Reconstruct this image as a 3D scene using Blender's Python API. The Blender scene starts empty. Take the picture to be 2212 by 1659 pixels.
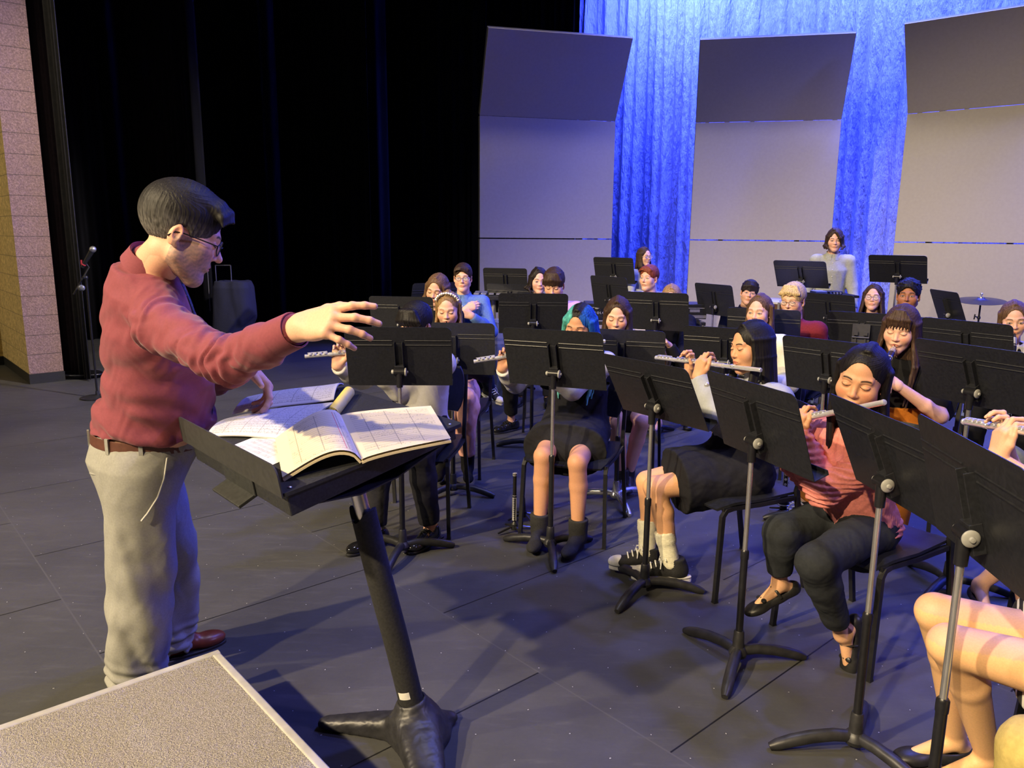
import bpy, math, random
import numpy as np
from mathutils import Vector, Matrix

# ------------------------------------------------------------------ camera
SC = bpy.context.scene
COL = SC.collection
F_PX, CAM_H = 1668.0, 1.6
TH, RO = math.radians(11.03), math.radians(0.5)
_f = np.array([0, math.cos(TH), -math.sin(TH)])
_u0 = np.array([0, math.sin(TH), math.cos(TH)])
_r0 = np.array([1.0, 0, 0])
_r = _r0 * math.cos(RO) + _u0 * math.sin(RO)
_u = _u0 * math.cos(RO) - _r0 * math.sin(RO)
CAMP = np.array([0, 0, CAM_H])
cd = bpy.data.cameras.new('camera')
cam = bpy.data.objects.new('camera', cd)
COL.objects.link(cam)
cd.sensor_width = 36.0
cd.sensor_fit = 'HORIZONTAL'
cd.lens = F_PX / 2212.0 * 36.0
cd.clip_end = 100
cam.matrix_world = Matrix(((_r[0], _u[0], -_f[0], 0), (_r[1], _u[1], -_f[1], 0), (_r[2], _u[2], -_f[2], CAM_H), (0, 0, 0, 1)))
SC.camera = cam


def at(px, py, Y):
    """the point of the place seen at that spot of the photograph, Y metres upfield"""
    d = _f + _r * (px - 1106) / F_PX - _u * (py - 829.5) / F_PX
    return CAMP + d * (Y / d[1])


def flo(px, py, h=0.0):
    d = _f + _r * (px - 1106) / F_PX - _u * (py - 829.5) / F_PX
    return CAMP + d * ((h - CAM_H) / d[2])


# the stage axes: V upstage, U across to the far wing
_a = math.radians(48.4)
V = np.array([math.sin(_a), math.cos(_a), 0])
U = np.array([-math.cos(_a), math.sin(_a), 0])
ZZ = np.array([0, 0, 1.0])


def UV(u, v, z=0.0):
    return U * u + V * v + ZZ * z


# ------------------------------------------------------------------ view, world, lights
SC.view_settings.view_transform = 'Standard'
SC.view_settings.look = 'None'
SC.view_settings.gamma = 1.0
SC.view_settings.use_curve_mapping = False
SC.view_settings.exposure = 0.0
SC.cycles.max_bounces = 5
SC.cycles.diffuse_bounces = 3
SC.cycles.glossy_bounces = 3
SC.cycles.transmission_bounces = 4
SC.cycles.caustics_reflective = False
SC.cycles.caustics_refractive = False
wd = bpy.data.worlds.new('world')
SC.world = wd
wd.use_nodes = True
wd.node_tree.nodes['Background'].inputs[0].default_value = (0.5, 0.55, 0.8, 1)
wd.node_tree.nodes['Background'].inputs[1].default_value = 0.02


def look(o, target):
    d = Vector(target) - o.location
    o.rotation_euler = d.to_track_quat('-Z', 'Y').to_euler()


def spot(name, loc, target, power, color, size=60, blend=0.4, radius=0.15):
    l = bpy.data.lights.new(name, 'SPOT')
    l.energy = power
    l.color = color
    l.spot_size = math.radians(size)
    l.spot_blend = blend
    l.shadow_soft_size = radius
    o = bpy.data.objects.new(name, l)
    COL.objects.link(o)
    o.location = loc
    look(o, target)
    return o


def area(name, loc, target, power, color, sx, sy):
    l = bpy.data.lights.new(name, 'AREA')
    l.shape = 'RECTANGLE'
    l.size, l.size_y = sx, sy
    l.energy = power
    l.color = color
    o = bpy.data.objects.new(name, l)
    COL.objects.link(o)
    o.location = loc
    look(o, target)
    return o


WARM = (1.0, 0.78, 0.46)
# front-of-house spots over the audience, throwing upstage, shuttered off the shell tops
spot('front_spot', (-8.5, -3.2, 8.2), (0.5, 3.3, 0.3), 6900, WARM, 50, 0.35, 0.14)
spot('front_spot', (-5.8, -6.4, 8.4), (0.8, 2.5, 0.2), 5600, WARM, 42, 0.4, 0.14)
spot('front_spot', (-9.8, -0.2, 7.6), (0.2, 3.4, 0.6), 2200, (1.0, .84, .6), 50, 0.4, 0.14)
# overhead stage wash, cool
spot('top_light', (0.2, 3.4, 7.2), (0.1, 3.2, 0), 380, (0.66, 0.68, 1.0), 95, 0.6, 0.2)
spot('top_light', (2.6, 4.4, 7.2), (2.2, 4.0, 0), 1050, (0.12, 0.16, 1.0), 95, 0.6, 0.2)
spot('top_light', (3.2, 7.6, 7.2), (2.4, 6.6, 0), 420, (0.28, 0.32, 1.0), 95, 0.6, 0.2)
# pipe over the back of the band, washing down the shell faces
spot('shell_light', (0.6, 8.6, 7.4), (0.5, 10.2, 1.2), 420, (1.0, 0.86, 0.86), 60, 0.7, 0.2)
spot('shell_light', (3.2, 8.4, 7.4), (3.2, 10.2, 1.2), 420, (1.0, 0.86, 0.74), 60, 0.7, 0.2)
spot('shell_light', (4.8, 7.4, 7.4), (5.4, 9.2, 1.2), 460, (1.0, 0.88, 0.70), 60, 0.7, 0.2)
# house lights on the proscenium wall
spot('house_light', (-11.5, 2.0, 6.5), (-5.6, 8.6, 3.0), 1300, (1.0, 0.84, 0.52), 60, 0.6, 0.2)
# side light from the near wing
spot('side_light', (5.5, 0.6, 5.4), (-1.5, 3.4, 1.2), 700, (0.42, 0.36, 1.0), 70, 0.6, 0.2)
spot('side_light', (3.0, 4.0, 6.6), (-5.0, 8.2, 1.2), 4600, (1.0, 0.86, 0.74), 34, 0.8, 0.2)
# blue strip lights over the cyclorama
for _k in range(4):
    _p = UV(8.2 - 3.6 * _k, 10.2, 6.6)
    area('cyclorama_strip', tuple(_p), tuple(_p + V * 1.6 - ZZ * 2.0), 1150, (0.09, 0.13, 1.0), 2.6, 0.3)
# ------------------------------------------------------------------ object helpers
def tag(o, label=None, cat=None, group=None, kind=None):
    if label: o['label'] = label
    if cat: o['category'] = cat
    if group: o['group'] = group
    if kind: o['kind'] = kind
    return o


def empty(name, loc=(0, 0, 0), rz=0.0, label=None, cat=None, group=None):
    o = bpy.data.objects.new(name, None)
    COL.objects.link(o)
    o.location = tuple(loc)
    o.rotation_euler = (0, 0, rz)
    o.empty_display_size = 0.1
    return tag(o, label, cat, group)


def mesh_obj(name, me, mat, parent=None, smooth=True, angle=None):
    if mat is not None:
        me.materials.append(mat)
    n = len(me.polygons)
    me.polygons.foreach_set('use_smooth', np.full(n, smooth, dtype=bool))
    if smooth and angle:
        me.set_sharp_from_angle(angle=math.radians(angle))
    me.update()
    o = bpy.data.objects.new(name, me)
    COL.objects.link(o)
    if parent is not None:
        o.parent = parent
    return o


ORG = np.zeros(3)      # base of the thing being built; meshes are stored relative to it


def np_mesh(name, v, quads=None, polys=None, col=None):
    v = np.asarray(v, float) - ORG
    me = bpy.data.meshes.new(name)
    if polys is not None:
        me.from_pydata([tuple(p) for p in v], [], polys)
    else:
        nq = len(quads)
        me.vertices.add(len(v))
        me.vertices.foreach_set('co', np.asarray(v, np.float32).ravel())
        me.loops.add(nq * 4)
        me.loops.foreach_set('vertex_index', np.asarray(quads, np.int32).ravel())
        me.polygons.add(nq)
        me.polygons.foreach_set('loop_start', np.arange(0, nq * 4, 4, dtype=np.int32))
        me.update(calc_edges=True)
    if col is not None:
        a = me.color_attributes.new('Col', 'FLOAT_COLOR', 'POINT')
        c = np.ones((len(v), 4), np.float32)
        c[:, :3] = col
        a.data.foreach_set('color', c.ravel())
    return me


def nrm(v):
    v = np.asarray(v, float)
    return v / (np.linalg.norm(v) + 1e-12)


def frame(z, x=None):
    z = nrm(z)
    if x is None:
        x = np.array([1.0, 0, 0]) if abs(z[0]) < 0.9 else np.array([0, 1.0, 0])
    x = np.asarray(x, float)
    x = nrm(x - z * (x @ z))
    return np.column_stack([x, np.cross(z, x), z])


def rotz(a):
    c, s = math.cos(a), math.sin(a)
    return np.array([[c, -s, 0], [s, c, 0], [0, 0, 1.0]])


class MB:
    """collects simple shapes into one mesh"""

    def __init__(self):
        self.v, self.f, self.uv = [], [], None

    def add(self, v, f):
        n = len(self.v)
        self.v += [tuple(map(float, p)) for p in v]
        self.f += [tuple(i + n for i in q) for q in f]
        return self

    def box(self, c, s, R=None):
        R = np.eye(3) if R is None else np.asarray(R)
        c = np.asarray(c, float)
        h = np.asarray(s, float) / 2
        P = [c + R @ (h * np.array(k)) for k in ((-1, -1, -1), (1, -1, -1), (1, 1, -1), (-1, 1, -1), (-1, -1, 1), (1, -1, 1), (1, 1, 1), (-1, 1, 1))]
        return self.add(P, [(3, 2, 1, 0), (4, 5, 6, 7), (0, 1, 5, 4), (1, 2, 6, 5), (2, 3, 7, 6), (3, 0, 4, 7)])

    def tube(self, pts, r, seg=12, closed=False, sq=False, flat=1.0, xref=None):
        pts = [np.asarray(p, float) for p in pts]
        n = len(pts)
        rr = r if hasattr(r, '__len__') else [r] * n
        V_, fr = [], None
        for i, p in enumerate(pts):
            a = pts[i - 1] if (i > 0 or closed) else p
            b = pts[(i + 1) % n] if (i < n - 1 or closed) else p
            t = nrm(b - a)
            fr = frame(t, fr[:, 0] if fr is not None else xref)
            for k in range(seg):
                an = 2 * math.pi * (k + (0.5 if sq else 0)) / seg
                V_.append(p + fr[:, 0] * rr[i] * math.cos(an) + fr[:, 1] * rr[i] * flat * math.sin(an))
        Fc = []
        for i in range(n if closed else n - 1):
            j = (i + 1) % n
            for k in range(seg):
                l = (k + 1) % seg
                Fc.append((i * seg + k, i * seg + l, j * seg + l, j * seg + k))
        if not closed:
            Fc.append(tuple(range(seg - 1, -1, -1)))
            Fc.append(tuple((n - 1) * seg + k for k in range(seg)))
        return self.add(V_, Fc)

    def cyl(self, a, b, r, r2=None, seg=16):
        return self.tube([a, b], [r, r if r2 is None else r2], seg)

    def lathe(self, prof, o=(0, 0, 0), R=None, seg=24):
        R = np.eye(3) if R is None else R
        o = np.asarray(o, float)
        V_ = []
        for r, z in prof:
            for k in range(seg):
                a = 2 * math.pi * k / seg
                V_.append(o + R @ np.array([r * math.cos(a), r * math.sin(a), z]))
        Fc = []
        for i in range(len(prof) - 1):
            for k in range(seg):
                l = (k + 1) % seg
                Fc.append((i * seg + k, i * seg + l, (i + 1) * seg + l, (i + 1) * seg + k))
        Fc.append(tuple(range(seg - 1, -1, -1)))
        Fc.append(tuple((len(prof) - 1) * seg + k for k in range(seg)))
        return self.add(V_, Fc)

    def sheet(self, G, th=0.0, nv=None):
        """a grid of points; with th a closed slab of that thickness"""
        G = np.asarray(G, float)
        a, b = G.shape[:2]
        top = G.reshape(-1, 3)
        q = [(i * b + j, i * b + j + 1, (i + 1) * b + j + 1, (i + 1) * b + j) for i in range(a - 1) for j in range(b - 1)]
        if not th:
            return self.add(top, q)
        du, dv = np.gradient(G, axis=0), np.gradient(G, axis=1)
        N = np.cross(dv, du)
        N /= np.linalg.norm(N, axis=2, keepdims=True) + 1e-12
        bot = (G + N * th).reshape(-1, 3)
        m = a * b
        f = list(q) + [tuple(i + m for i in reversed(k)) for k in q]
        rim = [j for j in range(b)] + [i * b + b - 1 for i in range(1, a)] + [(a - 1) * b + j for j in range(b - 2, -1, -1)] + [i * b for i in range(a - 2, 0, -1)]
        for i in range(len(rim)):
            x, y = rim[i], rim[(i + 1) % len(rim)]
            f.append((y, x, x + m, y + m))
        return self.add(np.vstack([top, bot]), f)

    def prism(self, poly, th, o=(0, 0, 0), R=None):
        """2-d outline in the xy plane of R, extruded th along its z, centred"""
        R = np.eye(3) if R is None else R
        o = np.asarray(o, float)
        n = len(poly)
        P = [o + R @ np.array([x, y, z]) for z in (-th / 2, th / 2) for x, y in poly]
        f = [tuple(range(n - 1, -1, -1)), tuple(range(n, 2 * n))]
        f += [(i, (i + 1) % n, n + (i + 1) % n, n + i) for i in range(n)]
        return self.add(P, f)

    def ball(self, c, r, seg=14, R=None):
        r = np.asarray(r if hasattr(r, '__len__') else (r, r, r), float)
        n = seg // 2
        R = np.eye(3) if R is None else R
        V_ = []
        for i in range(n + 1):
            t = math.pi * (i + 0.02) / (n + 0.04)
            for k in range(seg):
                a = 2 * math.pi * k / seg
                V_.append(np.asarray(c) + R @ (r * np.array([math.sin(t) * math.cos(a), math.sin(t) * math.sin(a), -math.cos(t)])))
        Fc = [(i * seg + k, i * seg + (k + 1) % seg, (i + 1) * seg + (k + 1) % seg, (i + 1) * seg + k) for i in range(n) for k in range(seg)]
        return self.add(V_, Fc)

    def build(self, name, mat, parent=None, smooth=True, angle=40, bevel=0):
        me = np_mesh(name, self.v, polys=self.f)
        o = mesh_obj(name, me, mat, parent, smooth, angle)
        if bevel:
            m = o.modifiers.new('bevel', 'BEVEL')
            m.width = bevel
            m.segments = 2
            m.limit_method = 'ANGLE'
        return o


def rrect(w, h, r, n=6, cx=0, cy=0):
    P = []
    for sx, sy, a0 in ((1, 1, 0), (-1, 1, 90), (-1, -1, 180), (1, -1, 270)):
        for k in range(n + 1):
            a = math.radians(a0 + 90 * k / n)
            P.append((cx + sx * (w / 2 - r) + r * math.cos(a), cy + sy * (h / 2 - r) + r * math.sin(a)))
    return P


# ------------------------------------------------------------------ materials
def srgb(r, g, b):
    f = lambda c: c / 12.92 if c <= 0.04045 else ((c + 0.055) / 1.055) ** 2.4
    return (f(r / 255), f(g / 255), f(b / 255))


class NT:
    def __init__(self, name):
        self.m = bpy.data.materials.new(name)
        self.m.use_nodes = True
        self.t = self.m.node_tree
        self.b = self.t.nodes['Principled BSDF']

    def n(self, typ, **kw):
        x = self.t.nodes.new(typ)
        for k, v in kw.items():
            if k.startswith('_'):
                setattr(x, k[1:], v)
            else:
                x.inputs[int(k[1:]) if k[0] == 'i' and k[1:].isdigit() else k.replace('__', ' ')].default_value = v
        return x

    def l(self, a, b):
        self.t.links.new(a, b)

    def coord(self, scale=(1, 1, 1), kind='Object', rot=(0, 0, 0)):
        c = self.t.nodes.new('ShaderNodeTexCoord')
        m = self.t.nodes.new('ShaderNodeMapping')
        m.inputs['Scale'].default_value = scale
        m.inputs['Rotation'].default_value = rot
        self.l(c.outputs[kind], m.inputs['Vector'])
        return m.outputs[0]

    def noise(self, vec, scale, detail=3, rough=0.5):
        x = self.t.nodes.new('ShaderNodeTexNoise')
        x.inputs['Scale'].default_value = scale
        x.inputs['Detail'].default_value = detail
        x.inputs['Roughness'].default_value = rough
        if vec is not None:
            self.l(vec, x.inputs['Vector'])
        return x.outputs['Fac']

    def ramp(self, fac, stops):
        x = self.t.nodes.new('ShaderNodeValToRGB')
        e = x.color_ramp.elements
        while len(e) < len(stops):
            e.new(0.5)
        for k, (p, c) in enumerate(stops):
            e[k].position = p
            e[k].color = (*c, 1) if len(c) == 3 else c
        self.l(fac, x.inputs[0])
        return x.outputs[0]

    def mix(self, fac, a, b, mode='MIX'):
        x = self.t.nodes.new('ShaderNodeMix')
        x.data_type = 'RGBA'
        x.blend_type = mode
        for s, v in ((0, fac), (6, a), (7, b)):
            if hasattr(v, 'is_linked'):
                self.l(v, x.inputs[s])
            else:
                x.inputs[s].default_value = v if s == 0 or len(v) == 4 else (*v, 1)
        return x.outputs[2]

    def math(self, op, a, b=0.0, c=0.0):
        x = self.t.nodes.new('ShaderNodeMath')
        x.operation = op
        for s, v in enumerate((a, b, c)):
            if hasattr(v, 'is_linked'):
                self.l(v, x.inputs[s])
            else:
                x.inputs[s].default_value = v
        return x.outputs[0]

    def sep(self, vec):
        x = self.t.nodes.new('ShaderNodeSeparateXYZ')
        self.l(vec, x.inputs[0])
        return x.outputs

    def bump(self, h, strength=0.3, dist=0.01):
        x = self.t.nodes.new('ShaderNodeBump')
        x.inputs['Strength'].default_value = strength
        x.inputs['Distance'].default_value = dist
        self.l(h, x.inputs['Height'])
        self.l(x.outputs[0], self.b.inputs['Normal'])

    def set(self, **kw):
        for k, v in kw.items():
            i = self.b.inputs[k.replace('__', ' ')]
            if hasattr(v, 'is_linked'):
                self.l(v, i)
            else:
                i.default_value = (*v, 1) if hasattr(v, '__len__') and len(v) == 3 else v
        return self


_mats = {}


def M(name, color=(.5, .5, .5), rough=0.5, metal=0.0, vary=0.12, scale=40, bump=0.0, bscale=None, spec=0.5, stretch=(1, 1, 1), sheen=0.0):
    if name in _mats:
        return _mats[name]
    t = NT(name)
    vec = t.coord(stretch)
    nz = t.noise(vec, scale, 3)
    c = np.array(color)
    t.set(Base__Color=t.ramp(nz, [(0.3, tuple(c * (1 - vary))), (0.7, tuple(np.minimum(c * (1 + vary), 1)))]), Roughness=rough, Metallic=metal)
    t.b.inputs['Specular IOR Level'].default_value = spec
    if sheen:
        t.b.inputs['Sheen Weight'].default_value = sheen
    if bump:
        t.bump(t.noise(vec, bscale or scale, 4), bump, 0.004)
    _mats[name] = t.m
    return t.m


def vcol_mat(name, rough=0.5, spec=0.35, bscale=150, bump=0.08, stretch=(1, 1, 1), vary=0.06, sss=0.0):
    if name in _mats:
        return _mats[name]
    t = NT(name)
    a = t.t.nodes.new('ShaderNodeAttribute')
    a.attribute_name = 'Col'
    vec = t.coord(stretch)
    nz = t.noise(vec, bscale, 3)
    k = t.ramp(nz, [(0.3, (1 - vary,) * 3), (0.7, (1 + vary,) * 3)])
    t.set(Base__Color=t.mix(1.0, a.outputs['Color'], k, 'MULTIPLY'), Roughness=rough)
    t.b.inputs['Specular IOR Level'].default_value = spec
    if sss:
        t.b.inputs['Subsurface Weight'].default_value = sss
        t.b.inputs['Subsurface Radius'].default_value = (0.012, 0.005, 0.003)
        t.b.inputs['Subsurface Scale'].default_value = 1.0
    t.bump(nz, bump, 0.002)
    _mats[name] = t.m
    return t.m


BLK = M('black_powder_coat', (.016, .017, .022), .42, 0, .25, 90, .08)
BLKP = M('black_plastic', (.014, .015, .019), .38, 0, .2, 60, .05)
BLKT = M('black_tube_enamel', (.012, .012, .015), .3, 0, .2, 50)
CAST = M('black_cast_iron', (.030, .030, .034), .42, 0.2, .3, 30, .15)
CHROME = M('chrome', (.64, .63, .61), .24, .85, .08, 30)
STEEL = M('steel', (.5, .5, .5), .3, 1, .15, 60, 0, None, .5, (1, 1, .05))
SILVER = M('silver_plate', (.80, .80, .82), .26, .6, .06, 80)
NICKEL = M('nickel', (.70, .69, .67), .28, .65, .1, 80)
GREYKNOB = M('grey_plastic_knob', (.34, .34, .33), .4, 0, .08, 60)
GOLD = M('brass', (.75, .52, .18), .2, 1, .1, 60)
EBONY = M('black_grenadilla', (.010, .009, .009), .40, 0, .2, 60)
# ------------------------------------------------------------------ smooth bodies from distance fields
def A3(p):
    return np.asarray(p, float)


def rc(a, b, ra, rb=None, op='u', k=0.012):
    a, b = A3(a), A3(b)
    rb = ra if rb is None else rb
    ab = b - a
    L2 = float(ab @ ab) + 1e-12
    m = max(ra, rb)

    def fn(X, Y, Z):
        px, py, pz = X - a[0], Y - a[1], Z - a[2]
        t = np.clip((px * ab[0] + py * ab[1] + pz * ab[2]) / L2, 0, 1)
        dx, dy, dz = px - t * ab[0], py - t * ab[1], pz - t * ab[2]
        return np.sqrt(dx * dx + dy * dy + dz * dz) - (ra + (rb - ra) * t)
    return (fn, np.minimum(a, b) - m, np.maximum(a, b) + m, op, k)


def el(c, r, R=None, op='u', k=0.012):
    c, r = A3(c), A3(r if hasattr(r, '__len__') else (r, r, r))
    R = np.eye(3) if R is None else R
    ext = np.sqrt(((R * r) ** 2).sum(1))

    def fn(X, Y, Z):
        px, py, pz = X - c[0], Y - c[1], Z - c[2]
        q = [(px * R[0, i] + py * R[1, i] + pz * R[2, i]) / r[i] for i in range(3)]
        k0 = np.sqrt(q[0] ** 2 + q[1] ** 2 + q[2] ** 2)
        k1 = np.sqrt((q[0] / r[0]) ** 2 + (q[1] / r[1]) ** 2 + (q[2] / r[2]) ** 2) + 1e-9
        return k0 * (k0 - 1) / k1
    return (fn, c - ext, c + ext, op, k)


def loft(o, R, zs, rx, ry, ox=0, oy=0, op='u', k=0.015, pw=2.0):
    """an elliptical loft along the third axis of R"""
    o = A3(o)
    zs = np.asarray(zs, float)
    z_ = np.zeros(len(zs))
    rx, ry = np.asarray(rx, float) + z_, np.asarray(ry, float) + z_
    ox, oy = np.asarray(ox, float) + z_, np.asarray(oy, float) + z_
    m = max((np.abs(ox) + rx).max(), (np.abs(oy) + ry).max())
    E_ = np.array([o + R @ np.array([sx * m, sy * m, z]) for sx in (-1, 1) for sy in (-1, 1) for z in (zs[0], zs[-1])])

    def fn(X, Y, Z):
        px, py, pz = X - o[0], Y - o[1], Z - o[2]
        x, y, z = [px * R[0, i] + py * R[1, i] + pz * R[2, i] for i in range(3)]
        zc = np.clip(z, zs[0], zs[-1])
        a, b = np.interp(zc, zs, rx), np.interp(zc, zs, ry)
        x = np.abs(x - np.interp(zc, zs, ox)) / a
        y = np.abs(y - np.interp(zc, zs, oy)) / b
        q = (np.sqrt(x * x + y * y) if pw == 2.0 else (x ** pw + y ** pw) ** (1 / pw))
        d = (q - 1) * np.minimum(a, b)
        return np.maximum(d, np.maximum(z - zs[-1], zs[0] - z))
    return (fn, E_.min(0), E_.max(0), op, k)


def cut(p, n, k=0.004, lo=None, hi=None):
    """take away everything on the side n points to (inside lo..hi only)"""
    p, n = A3(p), nrm(n)

    def fn(X, Y, Z):
        return (X - p[0]) * n[0] + (Y - p[1]) * n[1] + (Z - p[2]) * n[2]
    return (fn, None if lo is None else A3(lo), None if hi is None else A3(hi), 'c', k)


def _sm(a, b, k):
    h = np.clip(.5 + .5 * (b - a) / k, 0, 1)
    return b + (a - b) * h - k * h * (1 - h)


def field(prims, h, ks=1.0):
    us = [p for p in prims if p[3] == 'u']
    lo = np.min([p[1] for p in us], 0) - 4 * h
    hi = np.max([p[2] for p in us], 0) + 4 * h
    n = np.ceil((hi - lo) / h).astype(int) + 1
    ax = [(lo[i] + h * np.arange(n[i])).astype(np.float32) for i in range(3)]
    Fd = np.full(n, 1.0, np.float32)
    for fn, a, b, op, k in prims:
        k = max(k * ks, 1e-4)
        if a is None:
            s = [(0, n[i]) for i in range(3)]
        else:
            pad = (k + 3 * h) if op != 'c' else 0
            s = [(max(0, int((a[i] - pad - lo[i]) / h)), min(n[i], int((b[i] + pad - lo[i]) / h) + 2)) for i in range(3)]
            if any(q[1] <= q[0] for q in s):
                continue
        sl = tuple(slice(*q) for q in s)
        d = fn(ax[0][s[0][0]:s[0][1], None, None], ax[1][None, s[1][0]:s[1][1], None], ax[2][None, None, s[2][0]:s[2][1]]).astype(np.float32)
        if op == 'u':
            Fd[sl] = _sm(Fd[sl], d, k)
        elif op == 's':
            Fd[sl] = -_sm(-Fd[sl], d, k)
        elif op == 'c':
            Fd[sl] = -_sm(-Fd[sl], -d, k)
    return Fd, lo, h


def surfnet(Fd, lo, h):
    S = Fd < 0
    c = [S[i:S.shape[0] - 1 + i, j:S.shape[1] - 1 + j, k:S.shape[2] - 1 + k] for i in (0, 1) for j in (0, 1) for k in (0, 1)]
    an, al = c[0].copy(), c[0].copy()
    for q in c[1:]:
        an |= q
        al &= q
    act = an & ~al
    I, J, K = np.nonzero(act)
    ids = np.full(act.shape, -1, np.int32)
    ids[I, J, K] = np.arange(len(I))
    val = np.stack([Fd[I + i, J + j, K + k] for i in (0, 1) for j in (0, 1) for k in (0, 1)], 1)
    off = np.array([(i, j, k) for i in (0, 1) for j in (0, 1) for k in (0, 1)], np.float32)
    sm, cnt = np.zeros((len(I), 3), np.float32), np.zeros(len(I), np.float32)
    for a in range(8):
        for b in range(a + 1, 8):
            if np.abs(off[a] - off[b]).sum() != 1:
                continue
            va, vb = val[:, a], val[:, b]
            m = (va < 0) != (vb < 0)
            t = np.where(m, va / (va - vb + 1e-12), 0)[:, None]
            sm += np.where(m[:, None], off[a] + t * (off[b] - off[a]), 0)
            cnt += m
    P = lo + h * (np.stack([I, J, K], 1) + sm / cnt[:, None])
    Q = []
    for ax in range(3):
        a1, a2 = (ax + 1) % 3, (ax + 2) % 3
        s0 = [slice(None)] * 3
        s1 = [slice(None)] * 3
        s0[ax], s1[ax] = slice(0, -1), slice(1, None)
        A_, B_ = S[tuple(s0)], S[tuple(s1)]
        e = np.nonzero(A_ != B_)
        e = np.stack(e, 1)
        ok = (e[:, a1] > 0) & (e[:, a2] > 0) & (e[:, a1] < S.shape[a1] - 1) & (e[:, a2] < S.shape[a2] - 1)
        e = e[ok]
        if not len(e):
            continue
        q = []
        for d1, d2 in ((-1, -1), (0, -1), (0, 0), (-1, 0)):
            g = e.copy()
            g[:, a1] += d1
            g[:, a2] += d2
            q.append(ids[g[:, 0], g[:, 1], g[:, 2]])
        q = np.stack(q, 1)
        ins = A_[e[:, 0], e[:, 1], e[:, 2]]
        q[~ins] = q[~ins][:, ::-1]
        Q.append(q)
    Q = np.concatenate(Q)
    return P, Q[(Q >= 0).all(1)]


def vnormals(P, Q):
    n = np.cross(P[Q[:, 2]] - P[Q[:, 0]], P[Q[:, 3]] - P[Q[:, 1]])
    N = np.zeros_like(P)
    for i in range(4):
        np.add.at(N, Q[:, i], n)
    return N / (np.linalg.norm(N, axis=1, keepdims=True) + 1e-12)


def relax(P, Q, it=1, w=0.5):
    for _ in range(it):
        s, c = np.zeros_like(P), np.zeros(len(P))
        for i in range(4):
            for j in ((i + 1) % 4, (i + 3) % 4):
                np.add.at(s, Q[:, i], P[Q[:, j]])
                np.add.at(c, Q[:, i], 1)
        P = P + w * (s / np.maximum(c, 1)[:, None] - P)
    return P


def wob(P, f, seed=0, oct=3):
    """a soft, band-limited wobble in -1..1 without any texture"""
    r = np.random.default_rng(seed)
    out = np.zeros(len(P))
    for i in range(oct):
        D = r.normal(size=(3, 3))
        D /= np.linalg.norm(D, axis=1, keepdims=True)
        ph = r.uniform(0, 6.28, 3)
        fr = f * 6.28 * (1.6 ** i)
        q = P + 0.25 / f * np.sin(P[:, [1, 2, 0]] * fr * .5 + ph)
        out += (np.sin(q @ D[0] * fr + ph[0]) * np.sin(q @ D[1] * fr * .8 + ph[1]) + .6 * np.sin(q @ D[2] * fr * 1.2 + ph[2])) / (1.5 ** i)
    return out / 2.6


def folds(P, f, seed=0, power=3.0):
    """creases: mostly smooth with narrow ridges"""
    w = wob(P, f, seed, 2)
    return 1 - np.abs(np.clip(w * 1.3, -1, 1)) ** (1 / power) * 1.0 - 0.3


def solid(name, prims, h, mat, parent=None, col=None, disp=None, smooth=1, ks=1.0):
    Fd, lo, hh = field(prims, h, ks)
    P, Q = surfnet(Fd, lo, hh)
    if smooth:
        P = relax(P, Q, smooth, .5)
    if disp is not None:
        N = vnormals(P, Q)
        P = P + N * disp(P, N)[:, None]
    c = None
    if col is not None:
        c = col(P) if callable(col) else np.tile(np.asarray(col, np.float32), (len(P), 1))
    me = np_mesh(name, P, Q, col=c)
    return mesh_obj(name, me, mat, parent)


# ------------------------------------------------------------------ people
SKIN = vcol_mat('skin', .5, .3, 220, .10, vary=.05, sss=.08)
HAIRM = vcol_mat('hair', .55, .25, 200, .6, (1, 1, .05), .55)
SKINS = {'fair': srgb(236, 186, 160), 'light': srgb(228, 178, 150), 'tan': srgb(206, 152, 118), 'olive': srgb(214, 160, 124), 'brown': srgb(168, 112, 80), 'pink': srgb(238, 180, 160)}


def fdir(az):
    a = math.radians(az)
    return np.array([-math.sin(a), -math.cos(a), 0.0])


def headR(az, pitch=0, roll=0):
    """columns right, forward, up; pitch is nose down, roll tips the crown to the right"""
    f = fdir(az)
    r = np.cross(f, ZZ)
    p = math.radians(pitch)
    F2 = f * math.cos(p) - ZZ * math.sin(p)
    U2 = ZZ * math.cos(p) + f * math.sin(p)
    q = math.radians(roll)
    return np.column_stack([r * math.cos(q) - U2 * math.sin(q), F2, U2 * math.cos(q) + r * math.sin(q)])


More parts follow.
